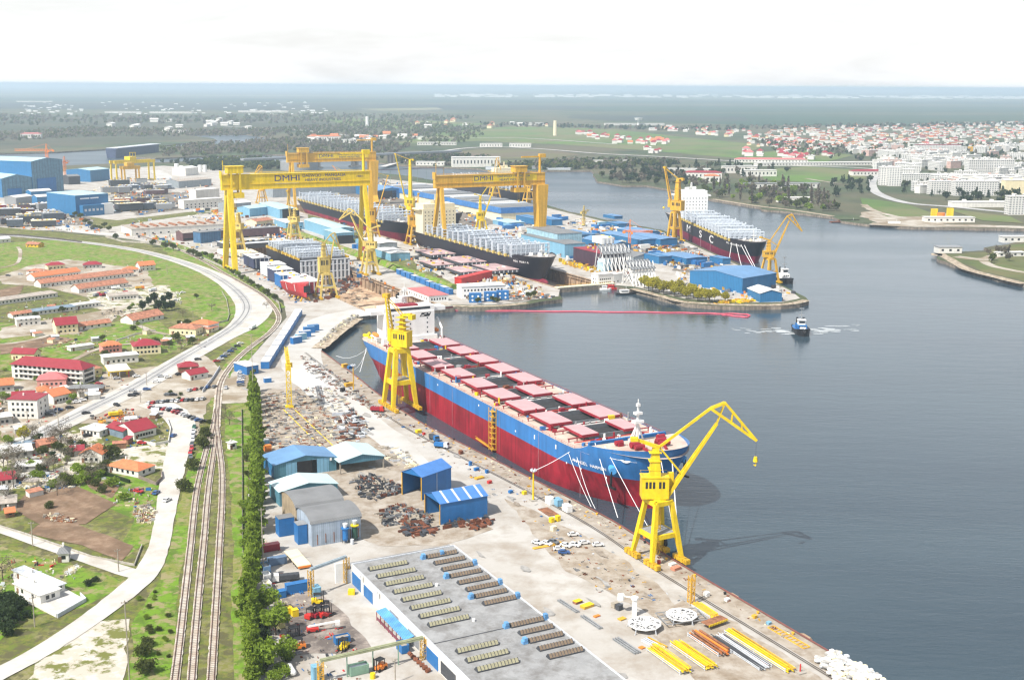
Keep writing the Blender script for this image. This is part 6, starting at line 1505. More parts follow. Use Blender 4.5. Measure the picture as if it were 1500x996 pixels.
for lab,A,B_,m,k in(('pair of grey steel girders lying alone landward on the white yard',(820,879),(848,897),STL,2),('pair of grey steel girders lying near the pallets on the yard',(854,902),(882,921),STL,2),('three grey girders lying in front of the white mesh platforms',(903,935),(936,957),STL,3),('bundle of short grey and yellow girders beside the mesh platforms',(946,936),(974,950),STLL,4),('yellow flat ladder frame lying by the quay edge',(1129,918),(1182,949),YEL2,5)):
 p,q_=W(*A),W(*B_);root=T('steel_girder',lab,'girder',p,math.atan2((q_-p).y,(q_-p).x));L_=(q_-p).length
 if k==5:
  b=MB();b.beam((0,-1.2,.2),(L_,-1.2,.2),.3);b.beam((0,1.2,.2),(L_,1.2,.2),.3);[b.beam((i*L_/10,-1.2,.2),(i*L_/10,1.2,.2),.25)for i in range(11)];b.build('ladder',m,root)
 else:
  for i in range(k):b=MB();y=(i-k/2)*.9;b.box(0,y-.25,0,L_,y+.25,.08);b.box(0,y-.25,.5,L_,y+.25,.58);b.box(0,y-.05,.08,L_,y+.05,.5);b.build('beam',m if i<3 else YEL2,root)
for lab,A,m,s_ in(('yellow crate with rusty load on the white yard',(846,883),RUSTY2,(2.8,1.8,.9)),('yellow crate with open slats beside the rusty crate',(860,889),YEL2,(4.2,2.2,.9)),('orange frame piece lying alone on the yard',(874,903),ORA,(2.2,1,.4)),('low tan pallet beside the white mesh platform',(911,907),YEL2,(2.4,1.6,.4)),('dark green machine block on pallets near the white column',(907,893),DSTL,(1.8,1.6,1.8)),('grey machine block on pallets near the white column',(901,889),POLE,(2.2,1.6,1.6)),('orange pallet beside the grey girders',(940,949),ORA,(1.6,1.4,.3)),('yellow cube tank beside the brown plate, landward one',(808,765),YEL,(1.6,1.6,1.9)),('yellow cube tank beside the brown plate, waterward one',(817,763),YEL,(1.6,1.6,2.2)),('cream cube below the two yellow cube tanks',(811,777),CRM,(2.0,1.8,1.8)),('yellow box by the rails landward of the light mast',(768,724),YEL,(1.6,1.5,1.4)),('rust red box on the quay between the blue bins and the truck',(675,665),RUST,(1.7,1.5,1.6)),('blue bin by the rails near the rust red box, farther one',(689,682),BLUP,(1.2,1.1,1.9)),('blue bin by the rails near the rust red box, nearer one',(713,693),BLUP,(1.2,1.1,1.5)),('blue pump set on the yard beside the rails',(698,689),BLUP,(2.3,1.3,1.2)),('yellow flat cart beside the rails above the red machine',(702,701),YEL2,(4.2,2.,.7)),('red machine next to the yellow flat cart',(717,708),RED,(1.8,1.2,1.2)),('blue generator by the rails above the light mast',(748,722),BLUP,(1.7,1.3,1.1)),('yellow box on the yard beside the stern crane',(613,634),YEL,(2.6,2,1.5)),('small red box next to the yellow box by the stern crane',(621,637),RED,(1.2,1,1.1)),('white tool box near the feet of the bow crane',(1035,873),WHT,(1.6,1.4,1.4)),('white round pot at the quay edge above the fender',(1065,880),WHT,(1.5,1.2,.9)),('yellow box on the quay edge above the lattice ladder',(1105,905),YEL2,(1.4,1.2,1.)),('blue box on the quay edge above the lattice ladder',(1126,914),LBLU,(1.4,1.1,.8)),('orange box by the hull near the quay bollards',(945,788),ORA,(1.2,1.2,1.4)),('white bag pile by the bow crane on the quay',(985,828),WHT,(2.6,1.4,.8)),('red cage frame by the bow crane on the quay',(990,834),mat('salmon_frame',(.55,.22,.14),.6),(3.4,2.0,1.0)),('red barrel near the feet of the bow crane',(965,826),RED,(.9,.9,1.4)),('yellow tank at the stern of the bulk carrier on the quay',(505,538),YEL2,(3.2,2.2,2.)),('blue tank at the stern of the bulk carrier on the quay',(513,540),BLUP,(3,2,1.6)),('orange generator by the scrap rows and quay light mast',(511,566),YEL2,(5,2.4,2)),('black winch by the scrap rows on the yard',(502,574),BLK,(2.2,2,2.2))):
 root=T('crate' if 'crate' in lab else 'yard_box',lab,'box',W(*A),RV+.2);b=MB();b.box(-s_[0]/2,-s_[1]/2,.12,s_[0]/2,s_[1]/2,s_[2]);b.build('body',m,root)
 b=MB();b.box(-s_[0]/2-.06,-s_[1]/2-.06,s_[2]+.003,s_[0]/2+.06,s_[1]/2+.06,s_[2]+.1);b.build('lid',m if 'rusty' not in lab else YEL,root)
 b=MB();b.box(-s_[0]/2+.1,-s_[1]/2+.1,0,s_[0]/2-.1,s_[1]/2-.1,.117);b.build('skid',POLE,root)
wc_=T('white_column','white square column with round flanged head standing near the mesh platforms','column',W(929,901));b=MB();b.box(-.7,-.7,0,.7,.7,5.5);b.build('shaft',WHT,wc_);b=MB();b.tube((0,0,5.5),(0,0,6.3),1.2,n=12);b.tube((-3.4,1.5,5.9),(-.8,.3,5.9),.25,n=6);b.tube((-4.2,1.8,4.6),(-4.2,1.8,6.4),1.1,n=10);b.build('flange',WHT,wc_)
for k,(A,m,lab)in enumerate((((806,738),WHT,'white site cabin on the quay beside the crane rails'),((817,740),LBLU,'pale blue site cabin standing between the two white ones on the quay'),((831,749),WHT,'white site cabin nearest the bow on the quay'))):container(lab,A,QZ,m,4.,2.6,2.7,name='site_cabin',cat='cabin',group='site cabins on the quay')
q=MB();q.box(-4.5,-2.2,.1,4.5,2.2,.35);tag(q.build('steel_plate',RUSTY2,loc=W(803,750),rotz=RU),'brown rusty steel plates laid flat beside the light mast','steel plate')
q=MB();q.rbox(0,0,.1,9,1.6,.3);q.rbox(5,.6,.4,5,1.2,.2);tag(q.build('timber_stack',YEL2,loc=W(797,801),rotz=RV),'stack of yellow boards lying in front of the parked cars','timber stack')
for A,B_,m in(((415,600),(480,665),YEL),((428,597),(500,665),YEL)):ribbon('crane_rail',[A,B_],.55,.3,m)
p,q_=W(420,600),W(489,666)
for i in range(18):
 t=i/18;c=W(415+65*t,600+65*t);d=W(428+72*t,597+68*t);ribbon('rail_sleeper',[c,d],.35,.26,RUSTY2,world=True)
P_=[W(*q_)for q_ in((1194,968),(1222,956),(1262,977),(1300,1003),(1250,1025),(1215,995))];b=MB();r=random.Random(21);k=0
while k<330:
 c=Vector((r.uniform(P_[0].x-5,P_[3].x+5),r.uniform(P_[4].y-5,P_[1].y+5),0))
 if not inside(c,P_):continue
 k+=1;w_=r.uniform(.7,1.2);z_=r.uniform(0,1.0);b.loft([[(c.x+math.cos(t+.3*i)*w_*m_,c.y+math.sin(t+.3*i)*w_*.8*m_,z_+h_)for t in(0,1.05,2.1,3.14,4.2,5.2)]for i,(h_,m_)in enumerate(((0,.7),(.3,1),(.65,.9),(.9,.4)))])
b.m=[(i//19)%4 for i in range(len(b.m))];b.build('white_rock_bags',[WHT,CRM,STLL,GWAL],kind='stuff')
mast_('red and white signal post at the racks by the crane rails',(1172,985),972,RED,.4,False)
a_,c_=W(388,541),W(438,461);cd=(c_-a_)/11
for i in range(11):
 A=proj(a_+cd*(i+.5))
 container(f'blue sided white roofed cabin, {("first", "second", "third", "fourth", "fifth", "sixth", "seventh", "eighth", "ninth", "tenth", "eleventh")[i]} of the long row counted from the gate house',A,math.degrees(math.atan2(cd.x,cd.y)),BLUP,cd.length-1.8,5.0,4.4,top=WTR,name='office_cabin',cat='cabin',group='row of blue cabins behind the fence')
for i,A in enumerate(((434,503),(441,498),(447,494),(453,488),(459,485))):container(f'{("bright", "pale roofed", "middle", "striped", "last")[i]} blue container in the short cluster beside the white haul road',A,40 if i<2 else 62,BLUP if i!=1 else LBLU,7.5,3.2,4.4,top=STLL if i<3 else BLUR,group='blue container cluster by the haul road')
gh,_,_=bld('gate_house','blue and yellow gate house at the yard entrance beside the poplars','gate house',(362,550),(379,547),(359,541),5.2,'flat',mw=BLUP,mr=WTR,wins=(('f',1.2,1.8,3,1.1),))
SLP=mat('sleeper',(.40,.35,.29),.9,var=.3)
def track(px,z=.5,near=True,bw=2.7):
 pts=[W(*p)for p in px];c,_=spline(pts,[1]*len(pts),12)
 ribbon('track_ballast',[(p.x,p.y)for p in c[::4]]+[(c[-1].x,c[-1].y)],bw,z-.12,BALL,.25,world=True,seed=px[0][0])
 L=[0.]
 for a,b_ in zip(c,c[1:]):L.append(L[-1]+(b_-a).length)
 for s in(-.8,.8):
  b=MB();pr=None
  for i in range(len(c)):
   t=(c[min(len(c)-1,i+1)]-c[max(0,i-1)]).normalized();q=c[i]+Vector((-t.y,t.x,0))*s;q.z=z+.08
   if pr:b.beam(pr,q,.2,.2)
   pr=q
  b.build('rail',mat('rusty_rail',(.11,.05,.04),.7,var=.2),kind='structure')
 if near:
  b=MB();d=0;i=0
  while d<L[-1]and i<len(c)-1:
   while i<len(c)-2 and L[i+1]<d:i+=1
   f=(d-L[i])/max(.01,L[i+1]-L[i]);p=c[i].lerp(c[i+1],f);t=(c[i+1]-c[i]).normalized()
   b.rbox(p.x,p.y,z-.1,.26,2.3,.1,math.atan2(t.y,t.x));d+=1.2
  b.build('rail_sleeper',SLP,kind='structure')
track([(253,1020),(262,950),(270,880),(279,800),(288,720),(300,668),(311,630),(317,600)])
track([(279,1020),(285,940),(292,860),(299,790),(305,720),(312,670),(316,640)],.53)
track([(308,1020),(313,940),(318,860),(322,790),(325,735),(325,690),(321,655),(317,622)],.56)
track([(317,626),(319,590),(323,562),(336,540),(354,520),(374,504),(396,487),(408,470),(404,455),(388,436),(368,423),(345,410),(325,399),(300,384),(262,366),(225,352),(190,342)],.59,True,4)
def blob_leaves(b,c,rx,ry,rz_,n,s,r,squash=1.):
 for _ in range(n):
  while True:
   d=Vector((r.uniform(-1,1),r.uniform(-1,1),r.uniform(-1,1)))
   if.25<d.length<1:break
  p=Vector((c[0]+d.x*rx,c[1]+d.y*ry,c[2]+d.z*rz_));a=Vector((r.gauss(0,1),r.gauss(0,1),r.gauss(0,1))).normalized();e=a.orthogonal().normalized();g=a.cross(e);k=s*r.uniform(.5,1.3)
  b.quad([p+e*k,p+g*k*.7,p-e*k,p-g*k*.6])
def tree_proto(name,label,cat,leaf,H,R_,trunk=.3,n=900,kind='round',s=.45,seed=1,group=None):
 r=random.Random(seed);root=T(name,label,cat,(0,0,-500),0,group);t=MB();rt=.035*H*.5+.06
 ht=H*trunk;top=Vector((r.uniform(-.3,.3),r.uniform(-.3,.3),H*(.8 if kind!='round' else.62)))
 t.tube((0,0,-.2),(0,0,ht),rt,rt*.75,7);t.tube((0,0,ht),top,rt*.75,rt*.15,6);b=MB()
 if kind=='poplar':
  k=11
  for i in range(k):
   f=i/(k-1);w=R_*(.55+.9*f*(1-f)*2.2)*(1-.75*f**2);z=ht+(H-ht)*f
   blob_leaves(b,(r.uniform(-.25,.25)*R_,r.uniform(-.25,.25)*R_,z*.97),w,w,H*.075,n//k,s,r)
   if i<8:a=r.uniform(0,6.28);t.tube((0,0,z*.9),(math.cos(a)*w*.8,math.sin(a)*w*.8,z+1),.08,.03,4)
 elif kind=='bare':
  for i in range(16):
   a=r.uniform(0,6.28);z=ht+(H-ht)*r.uniform(0,.6);e=Vector((math.cos(a)*R_*r.uniform(.4,1),math.sin(a)*R_*r.uniform(.4,1),z+H*r.uniform(.15,.4)));t.tube((0,0,z),e,rt*.4,.03,4)
   blob_leaves(b,e,R_*.38,R_*.38,H*.13,n//16,s,r)
 elif kind=='cone':
  for i in range(9):
   f=i/8;w=R_*(1-f*.85);blob_leaves(b,(0,0,ht+(H-ht)*f*.95),w,w,H*.09,n//9,s,r)
 else:
  k=13
  for i in range(k):
   a=i*2.4;d=R_*.62*math.sqrt((i+.5)/k);z=ht+(H-ht)*(.28+.5*r.random()*(1-d/R_*.5));q=R_*r.uniform(.32,.52);e=(math.cos(a)*d,math.sin(a)*d,z)
   if i<8:t.tube((0,0,ht*.8),e,rt*.45,.05,5)
   blob_leaves(b,e,q,q,min(q,(H-ht)*.36),n//k,s,r)
 t.build('trunk',BARK,root);b.build('crown',leaf,root)
 return root
USED=set()
def plant(proto,A,label=None,k=1.,z=0.,world=False,group=None):
 p=Vector(A)if world else W(*A);p.z=z
 if proto.name not in USED:
  USED.add(proto.name);proto.location=p;proto.scale=(k,k,k*R.uniform(.9,1.1));proto.rotation_euler=(0,0,R.uniform(0,6.28))
  if label:proto['label']=label
  if group:proto['group']=group
  return proto
 return dup(proto,p,R.uniform(0,6.28),label,group,(k,k,k*R.uniform(.88,1.12)))
pop=[tree_proto('poplar_tree','slender fresh green poplar in the long row beside the yard fence','poplar',LFG,14.5,3.6,.06,1500,'poplar',.85,40+i,'row of poplars beside the yard')for i in range(4)]
n=42
for i in range(n):
 f=i/(n-1);y=575+(1000-575)*f**1.25;x=371+6*math.sin(f*5)+(10 if f>.8 else 0)*(f-.8)*3
 if 783<y<800:continue
 plant(pop[i%4],(x+R.uniform(-3,3),y),None,R.uniform(.62,1.1))
bush=[tree_proto('bush','bush','bush',m,5,3.6,.12,700,'round',.42,60+i,None)for i,m in enumerate((LFO,LFG,LFD))]
tre=[tree_proto('leafy_tree','tree','tree',m,8.5,4.2,.28,1000,'round',.5,70+i,None)for i,m in enumerate((LFO,LFG,LFY))]
con=tree_proto('conifer_tree','dark round conifer in the cluster beside the white rubble yard','conifer',LFD,9.5,3.6,.1,1100,'round',.5,80,'dark conifers beside the rubble yard')
bare=[tree_proto('bare_tree','bare tree','tree',m,8,4,.3,520,'bare',.24,82+i,None)for i,m in enumerate((LFB,LFP))]
for A in((209,455),(218,448),(226,444),(240,446),(248,442),(232,456),(243,456),(252,454)):plant(con,A,None,R.uniform(.75,1.1))
GB='wild bushes on the grass west of the railway'
for A,k in(((301,640),.95),((297,657),1.1),((283,688),1.05),((270,720),1.1),((216,946),.7),((210,960),.9),((214,985),1.),((219,925),.45)):plant(bush[0],A,'dark olive bush on the grass strip between the white dirt road and the tracks',k,group='bushes between dirt road and tracks')
for A,k,i in(((163,672),1.5,0),((114,694),1.0,1),((60,692),.8,0),((165,713),1.0,1),((182,733),.8,1),((72,745),.6,0),((22,705),.9,1),((100,712),.9,0),((140,712),.8,0),((78,715),.8,1),((132,697),1.,2),((8,700),1.1,1),((150,722),.7,0),((62,665),.9,0),((85,660),.9,0),((120,655),.8,0)):plant(bush[i],A,'green garden bush among the orange roofed houses and the brown plots',k,group='garden bushes by the brown plots')
for A,k in(((8,905),1.1),((18,912),.9),((4,918),1.2),((30,895),.8),((0,890),1.2),((22,892),1.),((40,905),.6),((12,930),.9),((14,880),.8),((130,858),.5),((140,852),.45)):plant(bush[2],A,'dark low bush in the overgrown corner below the white walled compound',k,group='bushes below the white compound')
for A,k,m in(((36,648),.9,2),((155,528),.8,0),((265,480),.7,0),((258,500),.8,0),((282,505),.7,0),((92,458),.7,0),((52,465),.6,0),((288,438),.6,0),((118,570),.5,1),((62,598),.6,0),((108,588),.6,1),((8,590),.8,1),((4,570),.7,0),((120,480),.5,0),((194,452),.5,1),((190,456),.5,0),((275,478),.7,0),((150,500),.6,0)):plant(tre[m],A,('golden green tree beside the main road' if m==2 else 'small leafy tree standing among the red and orange roofed houses'),k,group='trees among the village houses')
for A,k,i in(((90,650),1.3,0),((78,648),1.,0),((100,662),1.1,0),((48,640),.9,0),((336,622),.9,0),((331,605),.7,0),((20,715),1.1,1),((84,726),.9,1),((10,738),.9,1),((310,455),.8,0),((268,465),.8,0),((390,452),.7,0),((4,850),1.1,0),((135,706),.8,0),((6,690),1.2,1),((148,690),.5,0),((60,720),.6,1)):plant(bare[i],A,'leafless brown tree standing in the gardens and grass west of the yard' if i==0 else 'pale blossoming tree in the gardens west of the yard',k,group='bare trees of the village' if i==0 else 'blossoming trees of the village')
for A,k,lab in(((404,930),1.25,'large fresh green bush beside the pale yellow container'),((390,900),1.2,'fresh green bush under the poplars by the white open containers'),((419,968),1.0,'dark green bush between pale yellow container and white gas tanks'),((384,985),1.4,'fresh green bush at the low end of the poplar row')):plant(tre[1],A,lab,k)
for i in range(26):
 f=i/25;plant(tre[0 if i%3 else 1],(298+106*f+R.uniform(-2,2),374+68*f),'small round tree in the row along the wall beside the railway bend',R.uniform(.5,.85),group='trees along the railway bend')
for A,k in(((110,318),1.),((118,322),1.1),((125,328),.9),((132,332),.9),((140,336),.8),((147,338),.8),((153,334),1.),((160,340),.9),((170,352),.9),((224,362),1.0),((242,366),1.1),((254,368),1.),((278,374),.9),((284,376),1.1),((292,380),1.0),((105,312),.8)):plant(tre[0],A,'roadside tree at the edge of the block yard by the main road bend',k,group='trees at the edge of the block yard')
for i,x in enumerate((944,950,956,961,966,972,977,983,988,994,1000,1005,1011,1016,1022,1027,1033,1039,1047,1062)):plant(tre[2],(x,423+i*1.+(i%3)*2),'golden green willow like tree on the point below the lattice frames',R.uniform(.95,1.45),group='golden green trees on the point')
for A in((690,443),(700,446),(722,443),(728,445),(774,438),(782,436)):plant(tre[0],A,'small tree by the shore in front of the white office building',.7,group='trees by the white office building')
def green(px,n,protos,label,group,k,seed):
 r=random.Random(seed);P_=[Vector(q)for q in px];i=0
 while i<n:
  c=Vector((r.uniform(min(a.x for a in P_),max(a.x for a in P_)),r.uniform(min(a.y for a in P_),max(a.y for a in P_))))
  if inside(c,P_):i+=1;plant(r.choice(protos),c,label,r.uniform(*k),group=group)
green([(0,645),(110,640),(150,655),(160,690),(120,725),(60,715),(0,722)],46,[bush[0],bush[1],bare[0],bush[2],bare[1]],'garden bush or small tree in the tangled gardens behind the tall white house','tangled garden plants',(.5,1.05),61)
green([(190,470),(300,492),(330,500),(270,520),(235,512),(180,500)],16,[bush[0],bare[0],bush[1]],'bush on the rough grass around the villas at the road bend','bushes around the villas',(.4,.8),62)
green([(0,540),(60,540),(120,585),(100,600),(50,585),(0,600)],14,[bush[0],bush[1],bare[0]],'small garden bush between the hotel and the main road','garden bushes at the hotel',(.4,.8),63)
green([(230,560),(310,600),(318,640),(300,650),(285,615)],9,[bush[0],bush[2]],'small bush on the white waste ground by the junction','bushes on the waste ground',(.25,.5),64)
green([(200,860),(240,830),(262,900),(245,1000),(200,1000)],16,[bush[1],bush[0]],'low weed bush on the grass beside the railway tracks','weed bushes by the tracks',(.18,.4),65)
green([(372,590),(362,600),(355,760),(358,900),(376,1000),(390,1000),(374,800)],60,[bush[1],bush[0],bush[1]],'bushy undergrowth at the foot of the poplar row','undergrowth bushes under the poplars',(.35,.75),66)
green([(378,900),(400,940),(440,975),(440,1000),(380,1000)],16,[bush[1],bush[2]],'green bush in the overgrown corner by the white gas tanks','bushes by the gas tanks',(.4,.8),67)
def hs(label,A,B,depth,h,roof='gx',rise=2.2,mw=WAL,mr=ORT,nw=4,rows=1,cat='house',name='house',ww=1.2,wh=1.3,z0=1.2,pitch=2.9,doors=1,chim=1,side=2,ov=.5):
 a,c=W(*A),W(*B);e=(c-a).normalized();nrm=Vector((-e.y,e.x,0));lx=(c-a).length
 r_,lx,ly=bld(name,label,cat,a,c,a+nrm*depth,h,roof,rise,mw,mr,ov,((('f',z0,wh,nw,ww,dict(rows=rows,pitch=pitch)),)if nw else())+((('l' if a.x>0 else 'r',z0,wh,side,ww,dict(rows=rows,pitch=pitch)),)if side else()),((('f',.12,1.2,2.2,WOOD),)if doors else()),None,True,chim)
 return r_
LBG=mat('slate_blue_sheet',(.20,.27,.34),.6,rib=1.)
H_=[('long white farm building with bright orange roof behind the brown tiled one',(51,413),(118,404),12,4,'gx',2.8,WAL,ORT,14),('very long farm building with weathered brown tiled roof',(60,422),(196,405),11,3.6,'gx',3,WAL,ORT2,22),('long building with reddish tiled roof in front of the parked lorries',(116,430),(188,420),12,3.6,'gx',3,WAL,ORT2,11),('grey walled bungalow with crimson hipped roof alone on the green field',(122,394),(149,393),9,3.6,'hip',2.6,GWAL,RDT,4),('tall white house with orange gable roof at the road end of the farm',(205,398),(228,396),10,5.2,'gx',3,WAL,ORT,3,2),('low house with orange hipped roof beside the tall white one',(181,401),(203,400),9,3.4,'hip',2.4,WAL,ORT,3),('white two storey house with faded brown hipped roof at the farm gate',(39,406),(62,407),10,5.4,'hip',1.8,WAL,ORT2,3,2),('cream house with dark red hipped roof behind the orange roofed building',(70,396),(96,394),9,4.2,'hip',2.4,YWAL,RDT,4),('long low white barrack with old grey sheet roof at the field edge',(-40,453),(85,435),10,3.2,'sx',.8,WAL,ASB,22),('flat grey roofed white workshop beside the dark conifers',(160,441),(203,438),15,3.6,'flat',1,WAL,ASB,8),('low shed with whitish flat roof by the white crossroads',(111,454),(148,449),8,3.4,'flat',1,WAL,WTR,6),('row of garages with slate blue sheet roof',(48,463),(111,455),8,3,'sx',.6,WAL,LBG,9),('small brown roofed shed at the end of the slate blue garages',(19,467),(48,463),8,2.8,'gx',1.4,WAL,ORT2,3),('unfinished white flat topped house below the garages',(25,479),(60,476),9,5,'flat',.4,WAL,WTR,4,2),('tall white and cream house with bright crimson roof and dormer',(83,490),(115,487),12,6.2,'gx',4,YWAL,RDT,4,2),('low white house with orange roof beside the tall crimson one',(117,484),(163,478),8,2.8,'gx',2,WAL,ORT2,4),('white barn with broad weathered orange roof below the conifers',(195,476),(240,467),13,3.2,'gx',3.4,WAL,ORT2,5),('cream villa with salmon hipped roof nearest the road bend',(248,490),(287,492),11,4.6,'hip',2.4,YWAL,ORT2,5),('white villa with orange hipped roof behind the cream villa',(279,483),(306,486),11,4.6,'hip',2.4,WAL,ORT,4),('pink walled house with bright orange hipped roof',(151,519),(179,516),9,5,'hip',2.4,PWAL,ORT,4,2),('cream two storey house with maroon hipped roof and solar panel',(196,521),(236,518),11,5.8,'hip',3,YWAL,RDT,6,2),('white flat roofed shop beside the fuel station',(152,535),(203,530),9,4.6,'flat',.4,WAL,WTR,6),('small house with crimson roof behind the long maroon hotel',(17,527),(50,528),9,4,'gx',2.4,YWAL,RDT,3),('house with salmon metal hipped roof in front of the maroon hotel',(55,568),(97,566),12,4.4,'hip',3,PWAL,PNKT,5),('white gabled house with orange roof facing the main road',(79,593),(104,587),12,4.4,'gx',2.6,WAL,ORT,4),('white house with orange hipped roof and solar panel behind the gabled one',(56,586),(78,584),10,4.6,'hip',2.2,WAL,ORT,3),('tall white three storey house with flat red edged roof',(13,613),(56,614),13,10,'flat',.5,WAL,RDT,5,3),('grey house with orange tiled roof at the edge of the village',(-10,576),(21,573),10,4,'gx',2.6,GWAL,ORT,3),('open sided maroon hipped pavilion by the main road junction',(262,546),(291,544),9,3.2,'hip',2.4,WOOD,RDT,0),('white garage with bright red gable roof by the rail crossing',(279,558),(305,553),9,3.4,'gx',2,WAL,RDT,2),('large white building with wide crimson roof inside the road bend',(197,645),(229,637),16,4,'gx',3.2,WAL,RDT,6),('blue grey annex with crimson roof joined to the wide crimson building',(157,636),(181,643),9,3.8,'gx',1.6,LBG,RDT,0),('white chalet with orange roof and balcony between the bushes',(118,678),(150,679),8,4.4,'gy',2.4,WAL,ORT,3,1),('white bungalow with clean orange hipped roof and dark garage door',(157,691),(203,700),10,3.1,'hip',2.2,WAL,ORT,5),('low red metal roofed shed beside the white chalet',(104,669),(124,667),6,2.5,'sx',.8,GWAL,RDT,0),('white house with dark red roof at the edge above the brown plots',(-4,714),(24,710),9,3,'gx',2,WAL,RDT,2),('grey flat roofed house among pale sheds above the rubble garden',(5,674),(48,669),10,3,'sx',.6,GWAL,WTR,3),('white flat roofed house behind the crimson annex',(118,637),(146,641),10,3.1,'flat',.3,WAL,WTR,4),('plain grey concrete house beside the tall three storey one',(-4,624),(19,621),9,4,'flat',.3,GWAL,WTR,2),('pale hall with bluish sheet roof at the far edge of the green field',(-6,357),(16,355),12,4,'gx',2,WAL,STLL,3),('bright yellow cottage beside the far bend of the main road',(38,362),(56,363),9,3.2,'gx',1.8,mat('bright_yellow_wall',(.68,.42,.02),.7),ORT2,3),('grey shed with old sheet roof beside the small orange hut',(-4,748),(24,745),8,2.6,'sx',.6,GWAL,ASB,1),('tiny hut with orange roof at the corner of the brown plot',(9,759),(22,757),4,2.3,'gx',1.2,WOOD,ORT,1),('white roadside shrine with dark hipped roof on the grass',(86,824),(101,823),5,3.4,'hip',1.8,WAL,GRYR,2),('low white building with grey roof inside the walled compound',(22,868),(60,886),7,3.2,'flat',.3,WAL,WTR,2),('long pale shed along the back wall of the compound',(20,846),(80,872),4,2.8,'flat',.3,WAL,STLL,0),('tiny white signal hut standing alone between railway and poplars',(338,659),(347,657),3,3,'flat',.3,WAL,WTR,2),('low tan shed joined to the white villa by the road bend',(306,488),(320,484),6,2.6,'sx',.6,YWAL,ORT2,1),('small salmon roofed house between the hotel and the fuel station',(128,552),(150,548),9,4,'hip',2,YWAL,ORT2,2),('dark thatched terrace hall with white pillars by the main road',(100,577),(150,576),7,3,'hip',1.4,WOOD,GRYR,0),('white small shed with pale roof at the crossroads yard',(104,515),(138,510),6,2.4,'flat',.3,WAL,WTR,0),('red roofed low house beside the tall three storey one',(18,590),(50,588),8,3.4,'gx',1.6,WAL,RDT,2),('low terracotta shed in the bare tree garden',(60,660),(84,655),8,2.6,'gx',1.6,mat('terracotta_wall',(.35,.14,.09),.8),ORT2,0),('pale flat roofed shack beside the rubble garden',(22,692),(58,690),8,2.5,'flat',.3,GWAL,WTR,1),('blue grey long shed in the bare tree garden',(30,661),(56,655),5,2.4,'sx',.4,GWAL,LBG,0)]
for x in H_:hs(*x)
ht,_,_=bld('hotel','long three storey white hotel with maroon hipped roof and balconies','hotel',(18,554),(122,563),(28,547),8.4,'hip',4,WAL,RDT,.9,(('f',.8,1.7,14,1.8,dict(rows=3,pitch=2.8)),('r',.8,1.7,5,1.5,dict(rows=3,pitch=2.8))))
a,rz,lx,ly=rect((18,554),(122,563),(28,547))
for k in range(3):
 for x0,x1 in((.1,.42),(.45,.68),(.7,.99)):q=MB();q.box(lx*x0,-1.4,.4+2.8*k,lx*x1,-.08,.55+2.8*k);q.box(lx*x0,-1.45,.55+2.8*k,lx*x1,-1.35,1.4+2.8*k);q.build('balcony',WAL,ht)
a,rz,lx,ly=rect((160,556),(192,553),(166,546));fs=T('fuel_canopy','fuel station canopy with white top and yellow edge on slim posts','fuel station',a,rz)
q=MB();q.box(0,0,4.6,lx,ly,5.0);q.build('roof',WHT,fs);q=MB();q.box(-.12,-.12,4.1,lx+.12,ly+.12,4.597);q.build('fascia',YEL,fs)
for x in(1,lx/2,lx-1):
 for y in(1,ly-1):q=MB();q.box(x-.2,y-.2,0,x+.2,y+.2,4.1);q.build('post',RED if x>lx/2 else WHT,fs)
 q=MB();q.box(x-.5,ly/2-.4,0,x+.5,ly/2+.4,1.9);q.build('fuel_pump',YEL,fs)
sheet('dirt_ground',[(18,846),(30,838),(62,845),(126,880),(83,904),(30,880)],.5,groundmat('white_court',[(.56,.55,.53),(.46,.44,.41)],[4]))
def wall(label,pts,h,m,t=.3,name='garden_wall',cat='wall',posts=0):
 P_=[W(*p)for p in pts];b=MB()
 for a_,c_ in zip(P_,P_[1:]):a_=a_-P_[0];c_=c_-P_[0];b.beam(a_+Vector((0,0,h/2)),c_+Vector((0,0,h/2)),t,h)
 if not posts:return tag(b.build(name,m,loc=P_[0]),label,cat)
 root=T(name,label,cat,P_[0]);b.build('panel',m,root)
 for a_,c_ in zip(P_,P_[1:]):
  k=max(1,int((c_-a_).length/posts))
  for i in range(k):q=MB();p=a_.lerp(c_,i/k)-P_[0];q.box(p.x-.12,p.y-.12,0,p.x+.12,p.y+.12,h+.3);q.build('post',CON,root)
wall('long grey fence running beside the poplar row along the railway grass',[(368,1010),(364,940),(358,860),(355,780),(355,700),(354,600)],1.1,mat('grey_panel_fence',(.20,.19,.17),.9,var=.2),.15,'fence','fence',9)
wall('white wall round the corner plot of the orange roofed bungalow',[(203,701),(229,711),(238,702),(236,692)],1.6,mat('fence_brown',(.25,.20,.17),.9),.2)
wall('dark clipped hedge like fence in front of the orange roofed bungalow',[(140,690),(157,697),(190,708)],1.6,LFD,.8,'garden_hedge','hedge')
wall('white wall round the yard of the wide crimson building',[(200,648),(228,653),(247,649),(250,630),(245,616)],1.5,WAL,.3)
wall('pale wall along the road beside the red gabled garage',[(297,575),(312,556),(322,540)],1.8,STLL,.3)
wall('low white wall of the walled compound by the dirt road',[(83,904),(55,890),(30,878)],1.3,WAL,.3);wall('pale grey wall at the road side of the compound',[(84,905),(126,881),(118,873)],1.4,STLL,.3)
wall('low concrete wall along the edge of the brown plots',[(0,772),(60,792),(130,816),(197,829),(208,800)],.9,CON,.3,'garden_fence','fence',5)
wall('pale boundary wall of the pasture beside the road bend',[(300,478),(333,471),(336,462),(332,440),(325,428)],1.2,CON,.25);wall('white fence wall along the village lane',[(170,500),(200,490),(228,485)],1.1,WAL,.25)
